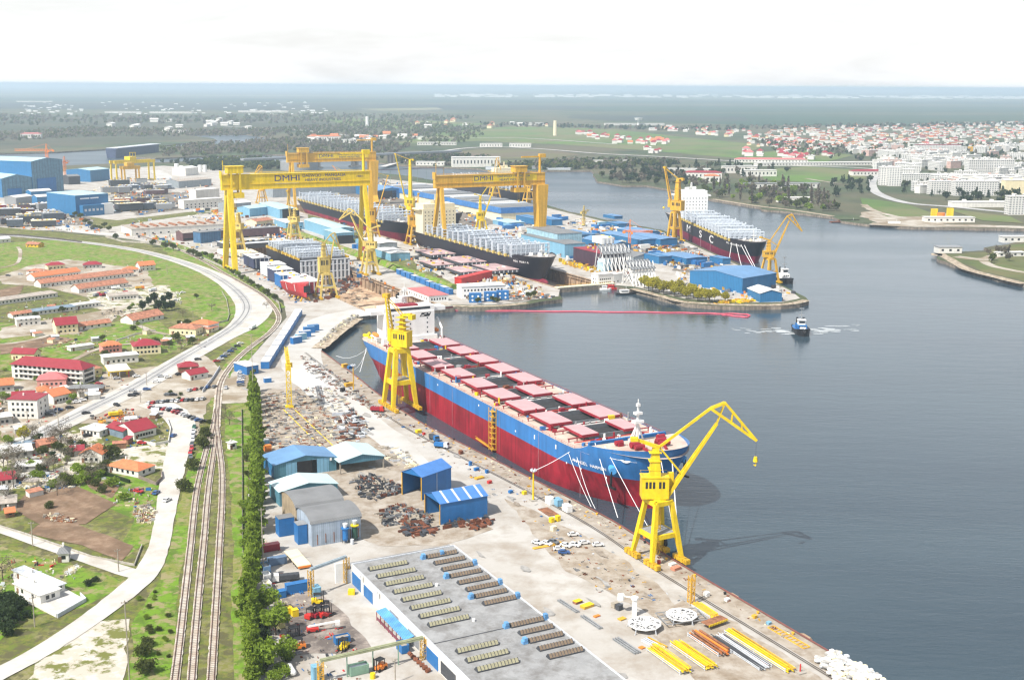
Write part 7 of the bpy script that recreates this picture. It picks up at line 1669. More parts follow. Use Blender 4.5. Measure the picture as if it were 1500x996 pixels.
wall('long dark wall between the main road and the block yard',[(-40,344),(30,346),(90,352),(120,356)],2,mat('dark_wall',(.10,.09,.085),.9),.3,'yard_wall');wall('pale concrete wall curving beside the railway',[(155,348),(180,355),(230,358),(280,372),(330,394),(380,424),(408,445),(411,458)],2,CON,.3,'yard_wall')
def pole(label,A,ytop,m=POLE,r=.22,arm=True,lean=0.):
 p=W(*A);h=HT(p,ytop);root=T('utility_pole',label,'pole',p,R.uniform(0,1));b=MB();b.tube((0,0,-.2),(lean*h,0,h),r,r*.7,7);b.build('shaft',m,root)
 if arm:b=MB();b.beam((lean*h-1,0,h-.6),(lean*h+1,0,h-.6),.16);[b.tube((lean*h+d,0,h-.6),(lean*h+d,0,h-.2),.09,n=5)for d in(-.9,0,.9)];b.build('cross_arm',m,root)
for lab,A,yt in(('brown pole beside the lane above the brown plots',(48,799),764),('brown pole at the lane corner of the brown plots',(174,838),804),('pale concrete pole below the walled compound',(51,918),873),('thin tall dark pole on the grass beside the tracks',(190,1000),879),('very tall pale pole at the gate house by the poplars',(372,601),489),('brown pole by the main road near the tall white house',(86,627),595),('white pole in front of the tall white house',(41,624),602),('pale pole beside the barn below the conifers',(209,490),474),('pale pole by the conifers',(233,456),443),('grey pole by the road bend pasture',(283,467),455),('grey pole at the main road near the fuel station',(215,565),545),('pole on the village lane behind the pink house',(154,490),484),('thin pole at the farm end by the road',(245,402),388),('tall grey lamp pole by the block yard wall',(251,366),340),('pole near the bright yellow cottage',(5,367),352),('pole on the corner of the poplars beside the silver cabin',(377,614),591),('pole beside the gas station forecourt',(206,590),572),('thin lamp pole among the forklifts by the pipe bridge',(579,1000),964),('white lamp pole at the poplars beside the rust red container',(386,836),744)):pole(lab,A,yt)
def car_proto(m,label='car',van=False):
 root=T('parked_car',label,'car',(0,0,-500));w=.88
 b=MB();st_=((-2.15,.75),(-2.1,.95),(-1.2,1.0),(.9,.98),(2.0,.82),(2.15,.6))
 b.loft([[(x,-w,.3),(x,-w,z),(x,w,z),(x,w,.3)]for x,z in st_]);
 rf=((-1.9,1.02),(-1.35,1.45),(.15,1.47),(1.0,.99))if not van else((-2.1,1.02),(-2.05,1.9),(.7,1.9),(1.5,.99))
 b.loft([[(x,-w*.86,.95),(x,-w*.74,z),(x,w*.74,z),(x,w*.86,.95)]for x,z in rf]);b.build('body',m,root)
 g=MB();
 for s in(-1,1):g.quad([(rf[0][0]+.35,s*w*.875,1.02),(rf[3][0]-.3,s*w*.875,1.02),(rf[2][0]-.05,s*w*.80,rf[2][1]-.1),(rf[1][0]+.1,s*w*.80,rf[1][1]-.1)])
 g.quad([(rf[3][0]-.02,-w*.8,1.06),(rf[3][0]-.02,w*.8,1.06),(rf[2][0]+.12,w*.7,rf[2][1]-.04),(rf[2][0]+.12,-w*.7,rf[2][1]-.04)]);g.quad([(rf[0][0]-.02,-w*.8,1.08),(rf[0][0]-.02,w*.8,1.08),(rf[1][0]-.1,w*.7,rf[1][1]-.06),(rf[1][0]-.1,-w*.7,rf[1][1]-.06)])
 g.build('window',GLS,root)
 for x in(-1.35,1.35):
  for s in(-1,1):q=MB();q.tube((x,s*.92,.32),(x,s*.68,.32),.32,n=9);q.build('wheel',TYRE,root)
 return root
CARC={k:mat('car_paint_'+k,c,.25,var=.02,spec=.6)for k,c in dict(white=(.72,.72,.72),silver=(.42,.43,.45),red=(.42,.02,.025),black=(.015,.015,.018),blue=(.03,.09,.26),grey=(.13,.14,.15),green=(.03,.12,.08),maroon=(.20,.015,.03)).items()}
CARS={k:car_proto(m)for k,m in CARC.items()}
ORD='first second third fourth fifth sixth seventh eighth ninth tenth eleventh twelfth'.split()
def car(col,A,azd,label,group=None):
 p=W(*A);rz=math.pi/2-rad(azd);pr=CARS[col];p.z=.40 if A[0]<372 else.22
 if pr.name not in USED:USED.add(pr.name);pr.location=p;pr.rotation_euler=(0,0,rz);pr['label']=label;(group and pr.__setitem__('group',group));return pr
 return dup(pr,p,rz,label,group or '')if group else dup(pr,p,rz,label)
def row(A,B,n,azd,cols,where,group):
 for i in range(n):
  f=i/max(1,n-1);c=cols[i%len(cols)]
  car(c,(A[0]+(B[0]-A[0])*f+R.uniform(-.7,.7),A[1]+(B[1]-A[1])*f+R.uniform(-.6,.6)),azd+R.uniform(-6,6),f'{c} car, {ORD[i]} of the row {where}',group)
row((218,592),(297,586),12,15,['white','red','grey','silver','black','silver','white','red','grey','black','white','silver'],'across the top of the junction','cars at the junction')
row((222,599),(262,603),9,50,['red','grey','white','black','red','silver','blue','white','black'],'in the middle of the white junction lot','cars in the middle lot')
row((245,601),(297,619),10,55,['grey','black','red','maroon','white','silver','black','grey','blue','black'],'curving round the dirt road bend','cars round the dirt road bend')
row((284,628),(279,671),8,170,['green','white','silver','white','grey','red','red','grey'],'down the edge of the dirt road','cars down the dirt road')
row((354,540),(352,566),8,80,['red','white','white','silver','silver','white','blue','grey'],'in front of the gate house','cars at the gate house')
row((318,531),(352,505),8,60,['red','white','blue','silver','blue','grey','black','white'],'on the dirt strip below the road bend','cars below the road bend')
row((278,574),(314,568),5,10,['silver','red','black','blue','grey'],'by the red roofed garage','cars by the red roofed garage')
for c,A,z,w in(('black',(126,607),60,'driving on the white forecourt past the tall pole'),('black',(171,595),130,'turning on the white junction'),('black',(102,599),60,'parked by the dark red fence panel'),('grey',(72,608),95,'first of three beside the tall white house'),('silver',(79,605),100,'second of three beside the tall white house'),('blue',(86,602),95,'third of three beside the tall white house'),('white',(113,591),70,'first in front of the thatched terrace'),('white',(121,588),70,'second in front of the thatched terrace'),('black',(130,585),70,'third in front of the thatched terrace'),('silver',(194,574),80,'waiting at the junction, farther one'),('black',(193,581),80,'waiting at the junction, nearer one'),('black',(200,579),80,'waiting at the junction, roadside one'),('silver',(171,556),60,'at the fuel station pumps'),('white',(200,553),60,'leaving the fuel station'),('silver',(236,553),70,'by the hedge opposite the fuel station'),('white',(246,554),70,'by the boat trailer'),('black',(262,550),40,'beside the maroon pavilion'),('black',(290,528),60,'alone on the road above the pavilion'),('white',(229,561),80,'standing before the hedge'),('blue',(215,572),80,'with pale cover on the junction'),('grey',(246,580),85,'in the long pair behind the junction'),('black',(254,580),85,'in the long pair near the rail crossing'),('red',(208,651),100,'alone on the dry lot by the crimson building'),('red',(203,722),115,'parked in the green garden'),('blue',(229,724),10,'parked on the grass by the dirt road'),('blue',(254,640),10,'driving along the dirt road'),('black',(128,640),60,'in the garden behind the white flat house'),('red',(145,564),60,'by the thatched terrace near the hotel'),('silver',(331,570),175,'alone on the rail crossing'),('white',(787,797),130,'first of the landward pair on the quay'),('white',(801,798),130,'second of the landward pair on the quay'),('grey',(811,796),130,'behind the yellow boards on the quay'),('white',(829,801),125,'first of the waterward pair on the quay'),('white',(842,800),125,'second of the waterward pair on the quay'),('white',(819,806),90,'beside the dark blue car on the quay'),('blue',(826,811),90,'in front of the other quay cars'),('white',(856,797),70,'alone near the rails on the quay'),('white',(840,785),75,'alone at the rails below the bow'),('white',(876,800),80,'nearest the bow crane on the yard'),('silver',(30,403),90,'parked on the grass at the farm gate'),('black',(12,405),90,'half hidden at the farm gate'),('white',(268,430),60,'by the rubble yard near the conifers'),('white',(245,735),20,'under the tarpaulin by the ruin')):car(c,A,z,f'{c} car {w}')
truck('white bus like van standing on the grass by the road bend',(370,482),10,WHT,WHT,8,name='minibus',cat='minibus')
for lab,A,z,mc,mb in(('red cab lorry by the long tiled farm building',(142,434),20,RED,STL),('blue cab lorry beside the red cab one',(152,434),25,BLUP,DKRED),('white lorry in the farm yard',(170,424),60,WHT,WHT),('orange lorry on the pale ground beyond the farm',(205,424),60,ORA,YEL2),('white lorry beside the orange one beyond the farm',(224,427),30,WHT,STLL),('blue lorry on the yard beside the crane rails, farther one',(636,645),150,BLUP,DSTL),('silver blue lorry on the yard beside the crane rails, nearer one',(647,656),110,STLL,BLUP),('red tractor under the stern crane',(553,603),100,RED,DKRED),('yellow excavator like lorry behind the crimson building',(170,610),60,YEL2,YEL)):truck(lab,A,z,mc,mb,7)
scrap('rubble',[(195,745),(222,738),(228,752),(222,768),(200,766)],170,51,(.4,2.2),[CRM,POLE,GWAL,RUSTY2],.8,dirs=(0,1,2,3));scrap('rubble',[(60,755),(80,752),(112,760),(110,766),(75,764)],90,52,(.4,2),[CRM,POLE,GWAL,RUSTY2],.6,dirs=(0,1,2))
scrap('garden_clutter',[(10,700),(60,695),(110,700),(120,712),(70,722),(20,715)],260,53,(.4,2.6),[CRM,POLE,GWAL,STLL,DSTL,BLUP,WTR],1.,dirs=(0,1,2));scrap('garden_clutter',[(40,670),(70,660),(110,690),(70,700)],90,58,(.4,2.6),[CRM,POLE,GWAL,DSTL,RED],1.,dirs=(0,1,2));scrap('rubble',[(215,430),(262,428),(268,446),(235,442)],120,54,(.8,3),[CRM,WHT,GWAL],.9,dirs=(0,1,2))
scrap('garden_clutter',[(130,612),(180,600),(205,600),(190,612),(150,622)],80,55,(.5,2.4),[ORA,POLE,RUST,RED,DSTL,YEL2],1.,dirs=(0,1,2));scrap('rubble',[(60,510),(105,498),(140,505),(110,512)],80,56,(.5,2.2),[CRM,POLE,RUSTY2],.6,dirs=(0,1,2));scrap('rubble',[(85,850),(112,826),(118,832),(100,845)],40,57,(.5,2),[CRM,WHT,POLE],.6,dirs=(0,1))
scrap('rubble',[(470,507),(487,492),(505,478),(525,464),(520,461),(500,474),(478,492),(464,508)],260,59,(1,2.6),[CON,POLE,GWAL,CRM],1.4,dirs=(0,1,2));scrap('garden_clutter',[(145,460),(170,452),(185,458),(160,468)],60,61,(.6,2),[POLE,CRM,DSTL],.8,dirs=(0,1,2))
for k,(px,n_)in enumerate((([(0,600),(60,585),(100,600),(60,625),(0,640)],60),([(90,555),(150,545),(200,560),(160,580),(100,580)],60),([(140,620),(240,605),(250,650),(200,660),(150,650)],90),([(20,440),(110,440),(150,455),(60,475),(0,470)],80),([(40,395),(210,395),(215,430),(60,425)],90),([(60,490),(160,485),(240,505),(200,530),(120,520),(60,505)],90),([(240,490),(320,492),(300,510),(240,505)],50),([(0,655),(60,640),(110,640),(110,670),(40,680)],110),([(150,700),(225,715),(222,750),(170,740)],60),([(0,820),(90,820),(120,850),(60,845),(0,870)],40))):scrap('garden_clutter',px,n_,400+k,(.4,2.2),[CRM,POLE,GWAL,STLL,DSTL,WTR,RUSTY2,ORT2,RED if k%3==0 else BLUP],.9,dirs=(0,1,2))
for i in range(34):
 A=R.choice(((5,600),(30,640),(90,660),(35,700),(110,700),(160,655),(200,615),(60,500),(130,500),(225,500),(40,440),(90,445),(170,430),(265,500),(80,580),(120,580),(20,720)));A=(A[0]+R.uniform(-25,25),A[1]+R.uniform(-10,10));p=W(*A);b=MB();w_,d_,h_=R.uniform(3,6),R.uniform(2.5,4.5),R.uniform(2,2.8);b.box(0,0,0,w_,d_,h_);root=T('garden_shed','small plain shed or outhouse among the village gardens','shed',p,R.uniform(-.4,.9),'small sheds of the village gardens');b.build('wall',R.choice([WAL,GWAL,WOOD,YWAL]),root);b=MB();roof_mesh(b,0,0,w_,d_,h_+.01,.6,'sx',.2,.12);b.build('roof',[R.choice([ASB,ORT2,WTR,STLL,RDT]),WAL],root)
gb('long pale blue hall with weathered side wall between near dock and dark hull',(491,351),519,336,336,333,'hall','hall',mw=LBLU,mr=LBLR,doors=(('f',.6,14,9,BLK),))
gb('lower pale blue shed with dark open front ending the long pale blue hall',(492,358),518,352,342,341,'hall','hall',mw=LBLU,mr=LBLR,doors=(('f',.55,18,9,BLK),))
gb('pale blue hall with dark doorway behind the pale yellow crane at the dock head',(410,321),437,311,307,305,'hall','hall',mw=LBLU,mr=LBLR,doors=(('f',.6,22,12,BLK),))
gb('small blue and white annex below the hall with dark doorway',(419,337),445,331,327,326,'hall','hall',mw=LBLU,mr=STLL,wins=(('f',2,1.6,5,2),))
gb('pale grey shed with white roof beside the green embankment, farther one',(556,366),582,358,357,355,mw=GRYW,mr=WTR)
gb('pale grey shed with white roof beside the green embankment, nearer one',(573,383),601,375,372,370,mw=LBLU,mr=WTR)
for i,(A,lx_,ly_)in enumerate((((632,381),40,26),((676,393),42,26),((722,405),42,26),((636,397),34,20),((676,407),34,22))):block(f'low deck panel with pale pink top, {ORD[i]} of the panels between embankment and second dock',A,lx_,ly_,2.4,DSTL,mat('pinkish_primer',(.52,.36,.36),.7,var=.25,scale=.1),z=2.2,group='deck panels beside the second dock')
wo_=hs('white two storey office building at the shore between the two docks',(676,438),(740,435),15,9.6,'flat',.4,WHT,WTR,12,2,'office','office_building',1.3,1.5,1.6,4.2)
hs('bright red long shed standing behind the white shore office',(676,419),(721,408),7,6.5,'flat',.3,RED,RED,0,cat='shed',name='shed',side=0,doors=0,chim=0)
gb('low white building with pink flat roof beside the near dock gate',(628,443),657,431,434,None,'office_building','office','flat',WHT,PNKT,wins=(('f',1.3,1.6,6,1.2),('l',1.3,1.8,8,1.4)))
for i,A in enumerate(((696,443),(718,441),(736,439))):
 r_=container(f'blue container with white discs before the white shore office, {ORD[i]} from the gate',A,85,BLUP,9.5,5,7.2,name='container',group='disc marked containers at the shore')
 for x in(-2.2,2.2):
  for z in(2.2,5.2):q=MB();q.tube((x,-2.52,z),(x,-2.6,z),.8,n=12);q.build('white_disc',WHT,r_)
for i in range(11):f=i/10;container('small blue container in the line below the green embankment',(586+72*f,402+29*f),QZ,BLUP,7+3*R.random(),4,4+R.random(),top=STLL if i%3==0 else BLUR,group='blue containers along the embankment')
w1,lx,ly=gb('very large flat workshop with blue edged roof in front of the distant black hull',(734,323),797,287,313,None,'workshop','workshop','flat',CRM,mat('blue_edge',(.05,.2,.5),.5),ov=1.,th=7)
q=MB();z_=HT(W(734,323),313)+7.01;q.box(.4,.4,z_,lx-.4,ly-.4,z_+.2);q.build('roof_sheet',GRYR,w1)
for i in range(14):q=MB();y=ly*(i+.5)/14;q.box(3,y-2,HT(W(734,323),313)+7.01,lx-3,y+9,HT(W(734,323),313)+7.5+(i%2));q.build('roof_light',[GRYR,STLL,WTR,STL][i%4],w1)
gb('pair of blue gabled halls with dark mouths behind the lemon yellow slim crane',(556,292),592,284,279,275,'hall','hall',mw=BLU,mr=BLUR,doors=(('f',.3,30,12,BLK),('f',.75,18,12,BLUP)))
hs('long pale and blue panelled hall seen under the big gantry beam',(400,290),(524,284),30,16,'gx',3,GRYW,BLUR,0,cat='hall',name='hall',side=0,doors=0,chim=0)
a_,c_=W(400,290),W(524,284);e_=(c_-a_)
for i,(f,m,w_)in enumerate(((.08,GRYW,20),(.25,BLUP,18),(.42,BLK,26),(.58,BLUP,34),(.75,BLK,26),(.9,BLUP,16))):pass
gb('pale blue box hall with dark flat roof beside the bow in the second dock',(827,378),857,362,358,None,'hall','hall','flat',LBLU,GRYR);gb('upper pale blue hall with flat grey roof by the thick gantry leg',(816,371),852,360,343,None,'hall','hall','flat',mat('ice_blue_cladding',(.36,.56,.66),.55,rib=2.),GRYR)
for lab,A,xB,yC,yE,yR in(('blue gabled shed with dark mouth beside the orange tower crane',(897,367),924,357,359,354),('blue hall joined by a white one at the lettered ship berth',(938,361),966,352,352,350),('second blue hall at the lettered ship berth',(967,361),992,352,351,349),('blue roofed low shed by the strait shore',(934,347),966,341,341,338),('bright blue container hall at the strait shore',(904,334),922,331,328,328),('blue low hall behind the thick gantry leg',(808,331),824,326,322,322),('blue low hall beside the thick gantry leg',(784,330),800,324,321,321),('dark blue long shed before the orange tower crane',(908,352),936,346,347,344),('pale blue shed beside the cream accommodation block',(621,310),634,306,304,303),('blue cabin hall on the road to the big blue shed',(1005,388),1036,380,379,377),('bright blue box by the bow lines of the lettered ship',(1058,388),1070,384,379,379),('blue and white kiosk hall behind the lattice frames',(965,387),984,382,376,376),('blue block of rooms by the second dock wall',(852,352),872,345,344,344),('blue flat shed behind the letter berth crane',(900,321),912,318,317,317),('pale blue shop hall below the far workshop',(744,333),768,328,327,326),('grey shed roof beside the lattice frames',(928,383),960,372,377,372)):
 gb(lab,A,xB,yC,yE,yR,'hall','hall',mw=LBLU if 'pale' in lab else GRYW if 'grey' in lab else BLU,mr=LBLR if 'pale' in lab else GRYR if 'grey' in lab else BLUR,doors=(('f',.5,12,5,BLK),)if 'mouth' in lab else())
hs('big bright blue hall with pale ridged roof on the point by the golden trees',(1010,418),(1087,430),46,HT(W(1087,430),408),'gy',3.2,BLU,BLUR,0,cat='hall',name='hall',side=0,doors=0,chim=0)
hs('smaller blue hall with white roof near the tip of the point',(1113,443),(1145,442),26,HT(W(1113,443),430),'gy',2.6,BLU,WTR,0,cat='hall',name='hall',side=0,doors=0,chim=0)
hs('white dock office with rows of windows at the second dock gate',(876,418),(897,416),10,9,'flat',.3,WHT,WTR,6,2,'office','office_building');hs('plain white block beside the white dock office',(898,416),(912,414),10,8,'flat',.3,WHT,WTR,1,cat='office',name='office_building')
def lattice_stand(label,A,xB,ytop,n=8):
 a,lx,_=gridrect(A,xB,A[1]-4);h=HT(a,ytop);root=T('lattice_stand',label,'lattice frame',a,RV,'white lattice stands behind the point');d=18
 for i in range(n):
  x=lx*i/(n-1);b=MB();b.beam((x,0,0),(x,d*.4,h),.6);b.beam((x,d,0),(x,d*.75,h),.6);b.beam((x,0,0),(x,d*.7,h*.55),.4);b.beam((x,d,0),(x,d*.3,h*.6),.4)
  if i:b.beam((x-lx/(n-1),d*.1,h*.3),(x,d*.3,h*.72),.4);b.beam((x,0,.4),(x-lx/(n-1),d*.3,h*.7),.4)
  b.build('frame',WHT,root)
 q=MB();q.hexa([(-.5,d*.18,h*.68),(lx+.5,d*.18,h*.68),(lx+.5,d*.80,h),(-.5,d*.80,h),(-.5,d*.16,h*.71),(lx+.5,d*.16,h*.71),(lx+.5,d*.80,h+.6),(-.5,d*.80,h+.6)]);q.build('panel',STL,root)
 for i in range(9):q=MB();x=lx*i/8;q.beam((x,d*.15,h*.72),(x,d*.8,h+.8),.35);q.build('panel_rib',DSTL,root)
lattice_stand('white lattice stand with grey tilted panel, landward of the pair',(886,399),926,363);lattice_stand('white lattice stand with grey tilted panel, next to the golden trees',(928,420),962,386)
block('dark purple hull block with red top beside the pale blue box hall',(884,396),55,24,13,mat('plum_hull',(.06,.03,.05),.6),DKRED);block('white cabin block resting on the purple hull block',(882,371),20,14,6,WHT,z=9,group='hull sections at the second dock')
for i,A in enumerate(((882,397),(888,396))):q=MB();q.tube((0,0,0),(0,0,9),4.6,n=18);q.tube((0,0,9),(0,0,11),4.6,3,18);tag(q.build('storage_tank',LBLU if i else mat('ice_blue',(.45,.62,.70),.5),loc=W(*A)),f'{("first", "second")[i]} pale blue round tank below the lattice stand','tank')
hs('huge blue hall with striped walls and pale roof edge by the lagoon',(49,287),(94,282),200,HT(W(49,287),237),'gy',4,BLU,LBLR,0,cat='hall',name='hall',side=0,doors=0,chim=0);hs('lower blue hall with grey gable in front of the huge one',(4,290),(48,287),130,HT(W(4,290),262),'gy',5,BLU,LBLR,0,cat='hall',name='hall',side=0,doors=0,chim=0)
for lab,A,B_,yt,d in(('tall blue door in the huge hall gable',(55,286.2),(82,283.2),262,1.4),('wide blue door in the lower hall gable',(10,289.5),(29,288),277,1.4)):
 a_,c_=W(*A),W(*B_);e_=(c_-a_).normalized();nn=Vector((e_.y,-e_.x,0));q=MB();l_=(c_-a_).length;q.box(0,-1.6,0,l_,-.3,HT(a_,yt));q.build('hall_door',BLUP,[o for o in SC.objects if o.type=='EMPTY' and o.get('label','').startswith('huge blue hall' if 'huge' in lab else 'lower blue hall')][0]).location=((9 if 'huge' in lab else 8),0,0)
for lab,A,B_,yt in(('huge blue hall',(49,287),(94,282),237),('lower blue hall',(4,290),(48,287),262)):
 rt_=[o for o in SC.objects if o.type=='EMPTY' and o.get('label','').startswith(lab)][0];l_=(W(*B_)-W(*A)).length;h_=HT(W(*A),yt);q=MB();rs_=4 if lab[0]=='h' else 5;q.quad([(.2,-.25,.2),(l_-.2,-.25,.2),(l_-.2,-.25,h_),(l_/2,-.25,h_+rs_-.3),(.2,-.25,h_)]);q.build('gable_shade_face',mat('shaded_blue_gable',(.11,.23,.33),.55,rib=6.,streak=.1),rt_)  # grey-blue sheet paints the gable's weaker light over the blue wall
mh=hs('blue assembly hall with white lettering and low windowed annex',(112,317),(160,313),70,HT(W(112,317),287),'flat',.5,BLU,LBLR,0,cat='hall',name='hall',side=0,doors=0,chim=0,ov=0)
a_,c_=W(112,317),W(160,313);l_=(c_-a_).length;hm=HT(W(112,317),287);[(lambda q:(q.box(l_*x0,-.12,hm*.80,l_*x1,-.01,hm*.865),q.build('white_lettering',LETW,mh)))(MB())for x0,x1 in((.14,.42),(.45,.70))]
q=MB();q.box(l_*.1,-9,0,l_*.74,-.02,13);q.box(l_*.1,-9.2,13.003,l_*.74,0,13.6);q.build('annex',BLU,mh)
for i in range(5):q=MB();q.box(l_*(.14+.12*i),-9.12,6,l_*(.21+.12*i),-8.99,9);q.build('window',STLL,mh)
q=MB();q.box(l_*.76,-7,0,l_*1.05,-.02,14);q.build('white_annex',WHT,mh)
for lab,A,B_,d,yt,mw,mr in(('small blue shed with white roof beside the lower hall',(46,290),(76,288),16,281,BLU,WTR),('second small blue shed with white roof before the huge hall',(55,301),(84,299),16,289,BLU,WTR),('white roofed low shed beside the small blue sheds',(24,300),(48,297),20,290,STL,WTR),('blue corrugated hall with dark side by the lagoon gantries',(133,267),(161,264),50,250,BLU,LBLR),('long low workshop with pale flat roof and brown edge by the road bend',(193,346),(333,338),46,336,WAL,ASB),('white office with window rows by the big gantry leg, lower wing',(270,307),(326,303),16,294,WAL,WTR),('white office with window rows by the big gantry leg, taller wing',(288,299),(322,296),16,279,WAL,WTR),('plum coloured low shed in front of the long low workshop',(268,354),(292,352),16,342,mat('plum_shed',(.14,.075,.08),.7),ASB),('dark blue block of cabins by the big gantry leg',(294,357),(324,354),14,341,mat('worn_blue',(.06,.15,.28),.6,rib=3),GRYR),('small grey hut by the lagoon road',(101,271),(118,270),20,259,DSTL,GRYR),('low pale blue shed before the assembly hall',(171,310),(193,309),12,305,LBLU,LBLR),('white plant hall by the green bank of the lagoon',(272,258),(291,256),30,247,WAL,WTR),('long pale roofed shed by the far road of the yard',(262,276),(310,272),30,266,GRYW,ASB),('blue and white hall beside the pale yellow dock head crane',(366,318),(400,314),24,306,LBLU,LBLR),('terracotta roofed low building behind the dock head',(376,332),(400,329),18,325,YWAL,ORT2),('grey hall with pale roof seen between the crane legs',(337,312),(368,309),24,299,GRYW,WTR),('blue grey shed by the first gantry leg',(303,352),(330,349),14,344,LBLU,STLL)):
 hs(lab,A,B_,d,HT(W(*A),yt),'flat' if 'flat' in lab or 'office' in lab or 'cabins' in lab else 'gx',2.5,mw,mr,9 if 'office' in lab else 12 if 'workshop' in lab else 0,2 if 'office' in lab else 1,'hall','hall',2.,1.6,1.4,3.6,0,0,0,.4)
lw=W(193,346);
for i in range(9):f=.08+.1*i;c=W(193+140*f,346-8*f);r_=T('roof_ventilator',f'{ORD[i]} brown roof ventilator ridge on the long low workshop, counted from the road','ventilator',(c.x-3,c.y+8,HT(lw,336)+.5),RU+.1,'ventilators on the long low workshop');q=MB();q.hexa([(-26,-2,0),(0,-2,0),(0,2,0),(-26,2,0),(-26,-.3,1.6),(0,-.3,1.6),(0,.3,1.6),(-26,.3,1.6)]);q.build('ridge',RUSTY2,r_)
q=MB();q.tube((0,0,0),(0,0,17),37,n=36);q.tube((0,0,17),(0,0,18),37,30,36);tag(q.build('storage_tank',STL,loc=W(436,250)+Vector((0,20,0))),'large grey round storage tank on the strait shore behind the gantries','tank')
for A,yt in(((259,253),240),((266,253),243),((293,252),242),((300,252),242)):p=W(*A);q=MB();q.tube((0,0,0),(0,0,HT(p,yt)),4,n=12);tag(q.build('silo',WHT,loc=p),'slim white silo beside the plant hall at the lagoon bank','silo','white silos at the lagoon bank')
pb=W(548,270);pipe_bridge('dark elevated pipe bridge on posts along the strait shore',(545,271),(650,266),24,mat('plum_steel',(.10,.045,.06),.7),9,3)
rr=random.Random(77)
for i in range(46):
 if i<16:A=(rr.uniform(172,262),rr.uniform(270,286))
 elif i<28:A=(rr.uniform(185,262),rr.uniform(296,310))
 else:A=(rr.uniform(0,104),rr.uniform(306,334))
 m=rr.choice([DSTL,STL,DSTL,mat('slate_block',(.09,.11,.14),.6),MATS['plum_shed'],DKRED if i%9==0 else STL]);block('grey steel ship section lying in the open block yard by the lagoon',A,rr.uniform(14,34),rr.uniform(9,16),rr.uniform(3,9),m,rr.choice([STL,STLL,WHT,CRM,DSTL]),rz=RV+rr.uniform(-.2,.2),group='ship sections in the block yard',ribs=False)
BC=[BLUP,WHT,RUST,STLL,YEL2,CRM,STL,ORA,DSTL,WTR]
for k,(px,n_,s_)in enumerate((([(300,372),(345,385),(430,445),(470,445),(440,425),(350,372)],160,(1,4)),([(360,345),(440,340),(520,385),(600,440),(560,425),(430,355)],200,(1,5)),([(455,300),(540,345),(640,395),(740,425),(720,430),(620,400),(520,350)],240,(1,5)),([(600,345),(640,370),(760,410),(800,430),(770,436),(700,410),(620,378)],300,(1,5)),([(700,425),(790,430),(815,436),(790,439),(745,441)],130,(1,4)),([(700,335),(780,335),(870,365),(930,395),(930,412),(880,405),(800,370)],330,(1.5,7)),([(800,315),(880,325),(975,342),(1080,395),(1110,415),(1050,410),(960,385),(880,350)],480,(1.5,8)),([(990,400),(1090,405),(1165,430),(1150,440),(1095,440),(1000,432)],200,(1,5)),([(540,265),(640,275),(720,290),(640,300),(560,292)],260,(2,9)),([(300,300),(390,305),(400,340),(340,350),(270,320)],260,(2,8)),([(160,262),(300,262),(330,290),(200,300),(120,290)],300,(2,9)),([(0,300),(110,300),(150,342),(60,338),(0,332)],260,(1.5,7)),([(380,258),(530,258),(530,280),(400,290)],240,(2,8)),([(200,318),(330,345),(340,365),(260,366),(180,345)],170,(1.5,6)),([(480,440),(530,418),(510,405),(490,420),(470,436)],120,(1.5,6)))):
 scrap('yard_clutter',px,n_,200+k,s_,[RUST,RUST,DSTL,STL,RUSTY2]if k==14 else BC,2.4 if s_[1]>4 else 1.6,jitter_=.1,zm=.4)
scrap('yellow_gear',[(816,385),(830,381),(884,397),(876,402)],70,240,(1.5,5),[YEL2,YEL,DYEL],2.6);scrap('yellow_gear',[(1060,442),(1100,438),(1106,443),(1040,446)],40,241,(2,7),[YEL2,YEL],1.8);scrap('yellow_gear',[(600,360),(700,392),(800,425),(790,428),(690,398),(600,368)],110,242,(1,4),[YEL2,CRM,RUST],2)
OILY=groundmat('worked_ground',[(.20,.175,.145),(.29,.265,.235),(.12,.10,.08)],[14,7],th=(.45,.6))
for k,px in enumerate(([(540,285),(640,292),(730,328),(640,345),(590,335)],[(735,325),(800,328),(880,350),(930,395),(880,385),(800,350)],[(420,258),(560,262),(600,282),(500,292),(420,280)],[(150,282),(280,282),(330,300),(200,316)],[(880,330),(970,345),(1080,400),(1000,400),(920,370)],[(0,305),(110,302),(140,330),(0,332)],[(370,320),(440,335),(440,352),(380,350)],[(700,425),(790,430),(812,436),(760,442),(700,440)],[(600,350),(640,365),(770,412),(740,420),(660,395)])):
 sheet('worked_ground',px,.15+.012*k,OILY,9,14)
 if k<7:scrap('yard_clutter',px,170,260+k,(1.5,8),BC+[DSTL,RUST,BLUP],2.6,jitter_=.1,zm=.4)
CN=[BLUP,BLUP,LBLU,WHT,DKRED,ORA,BLUP]
cz=None
for i in range(70):
 px=rr.choice([((800,320),(960,350)),((820,345),(930,352)),((930,365),(1060,402)),((720,326),(800,345)),((610,352),(640,360)),((520,360),(560,372))]);f=rr.random();A=(px[0][0]+(px[1][0]-px[0][0])*f,px[0][1]+(px[1][1]-px[0][1])*f+rr.uniform(-5,5))
 m=rr.choice(CN)
 if cz is None:cz={}
 if m.name not in cz:cz[m.name]=container('yard container among the sheds between second dock and the lettered ship',A,QZ,m,12,4,4.2,top=rr.choice([m,STLL,WTR]),group='containers between second dock and lettered ship')
 else:dup(cz[m.name],W(*A),RU+rr.choice([0,math.pi/2]))
def ftree(name,leaf,H,R_,kind,seed,n=130):return tree_proto(name,'tree','tree',leaf,H,R_,.2,n,kind,1.5,seed)
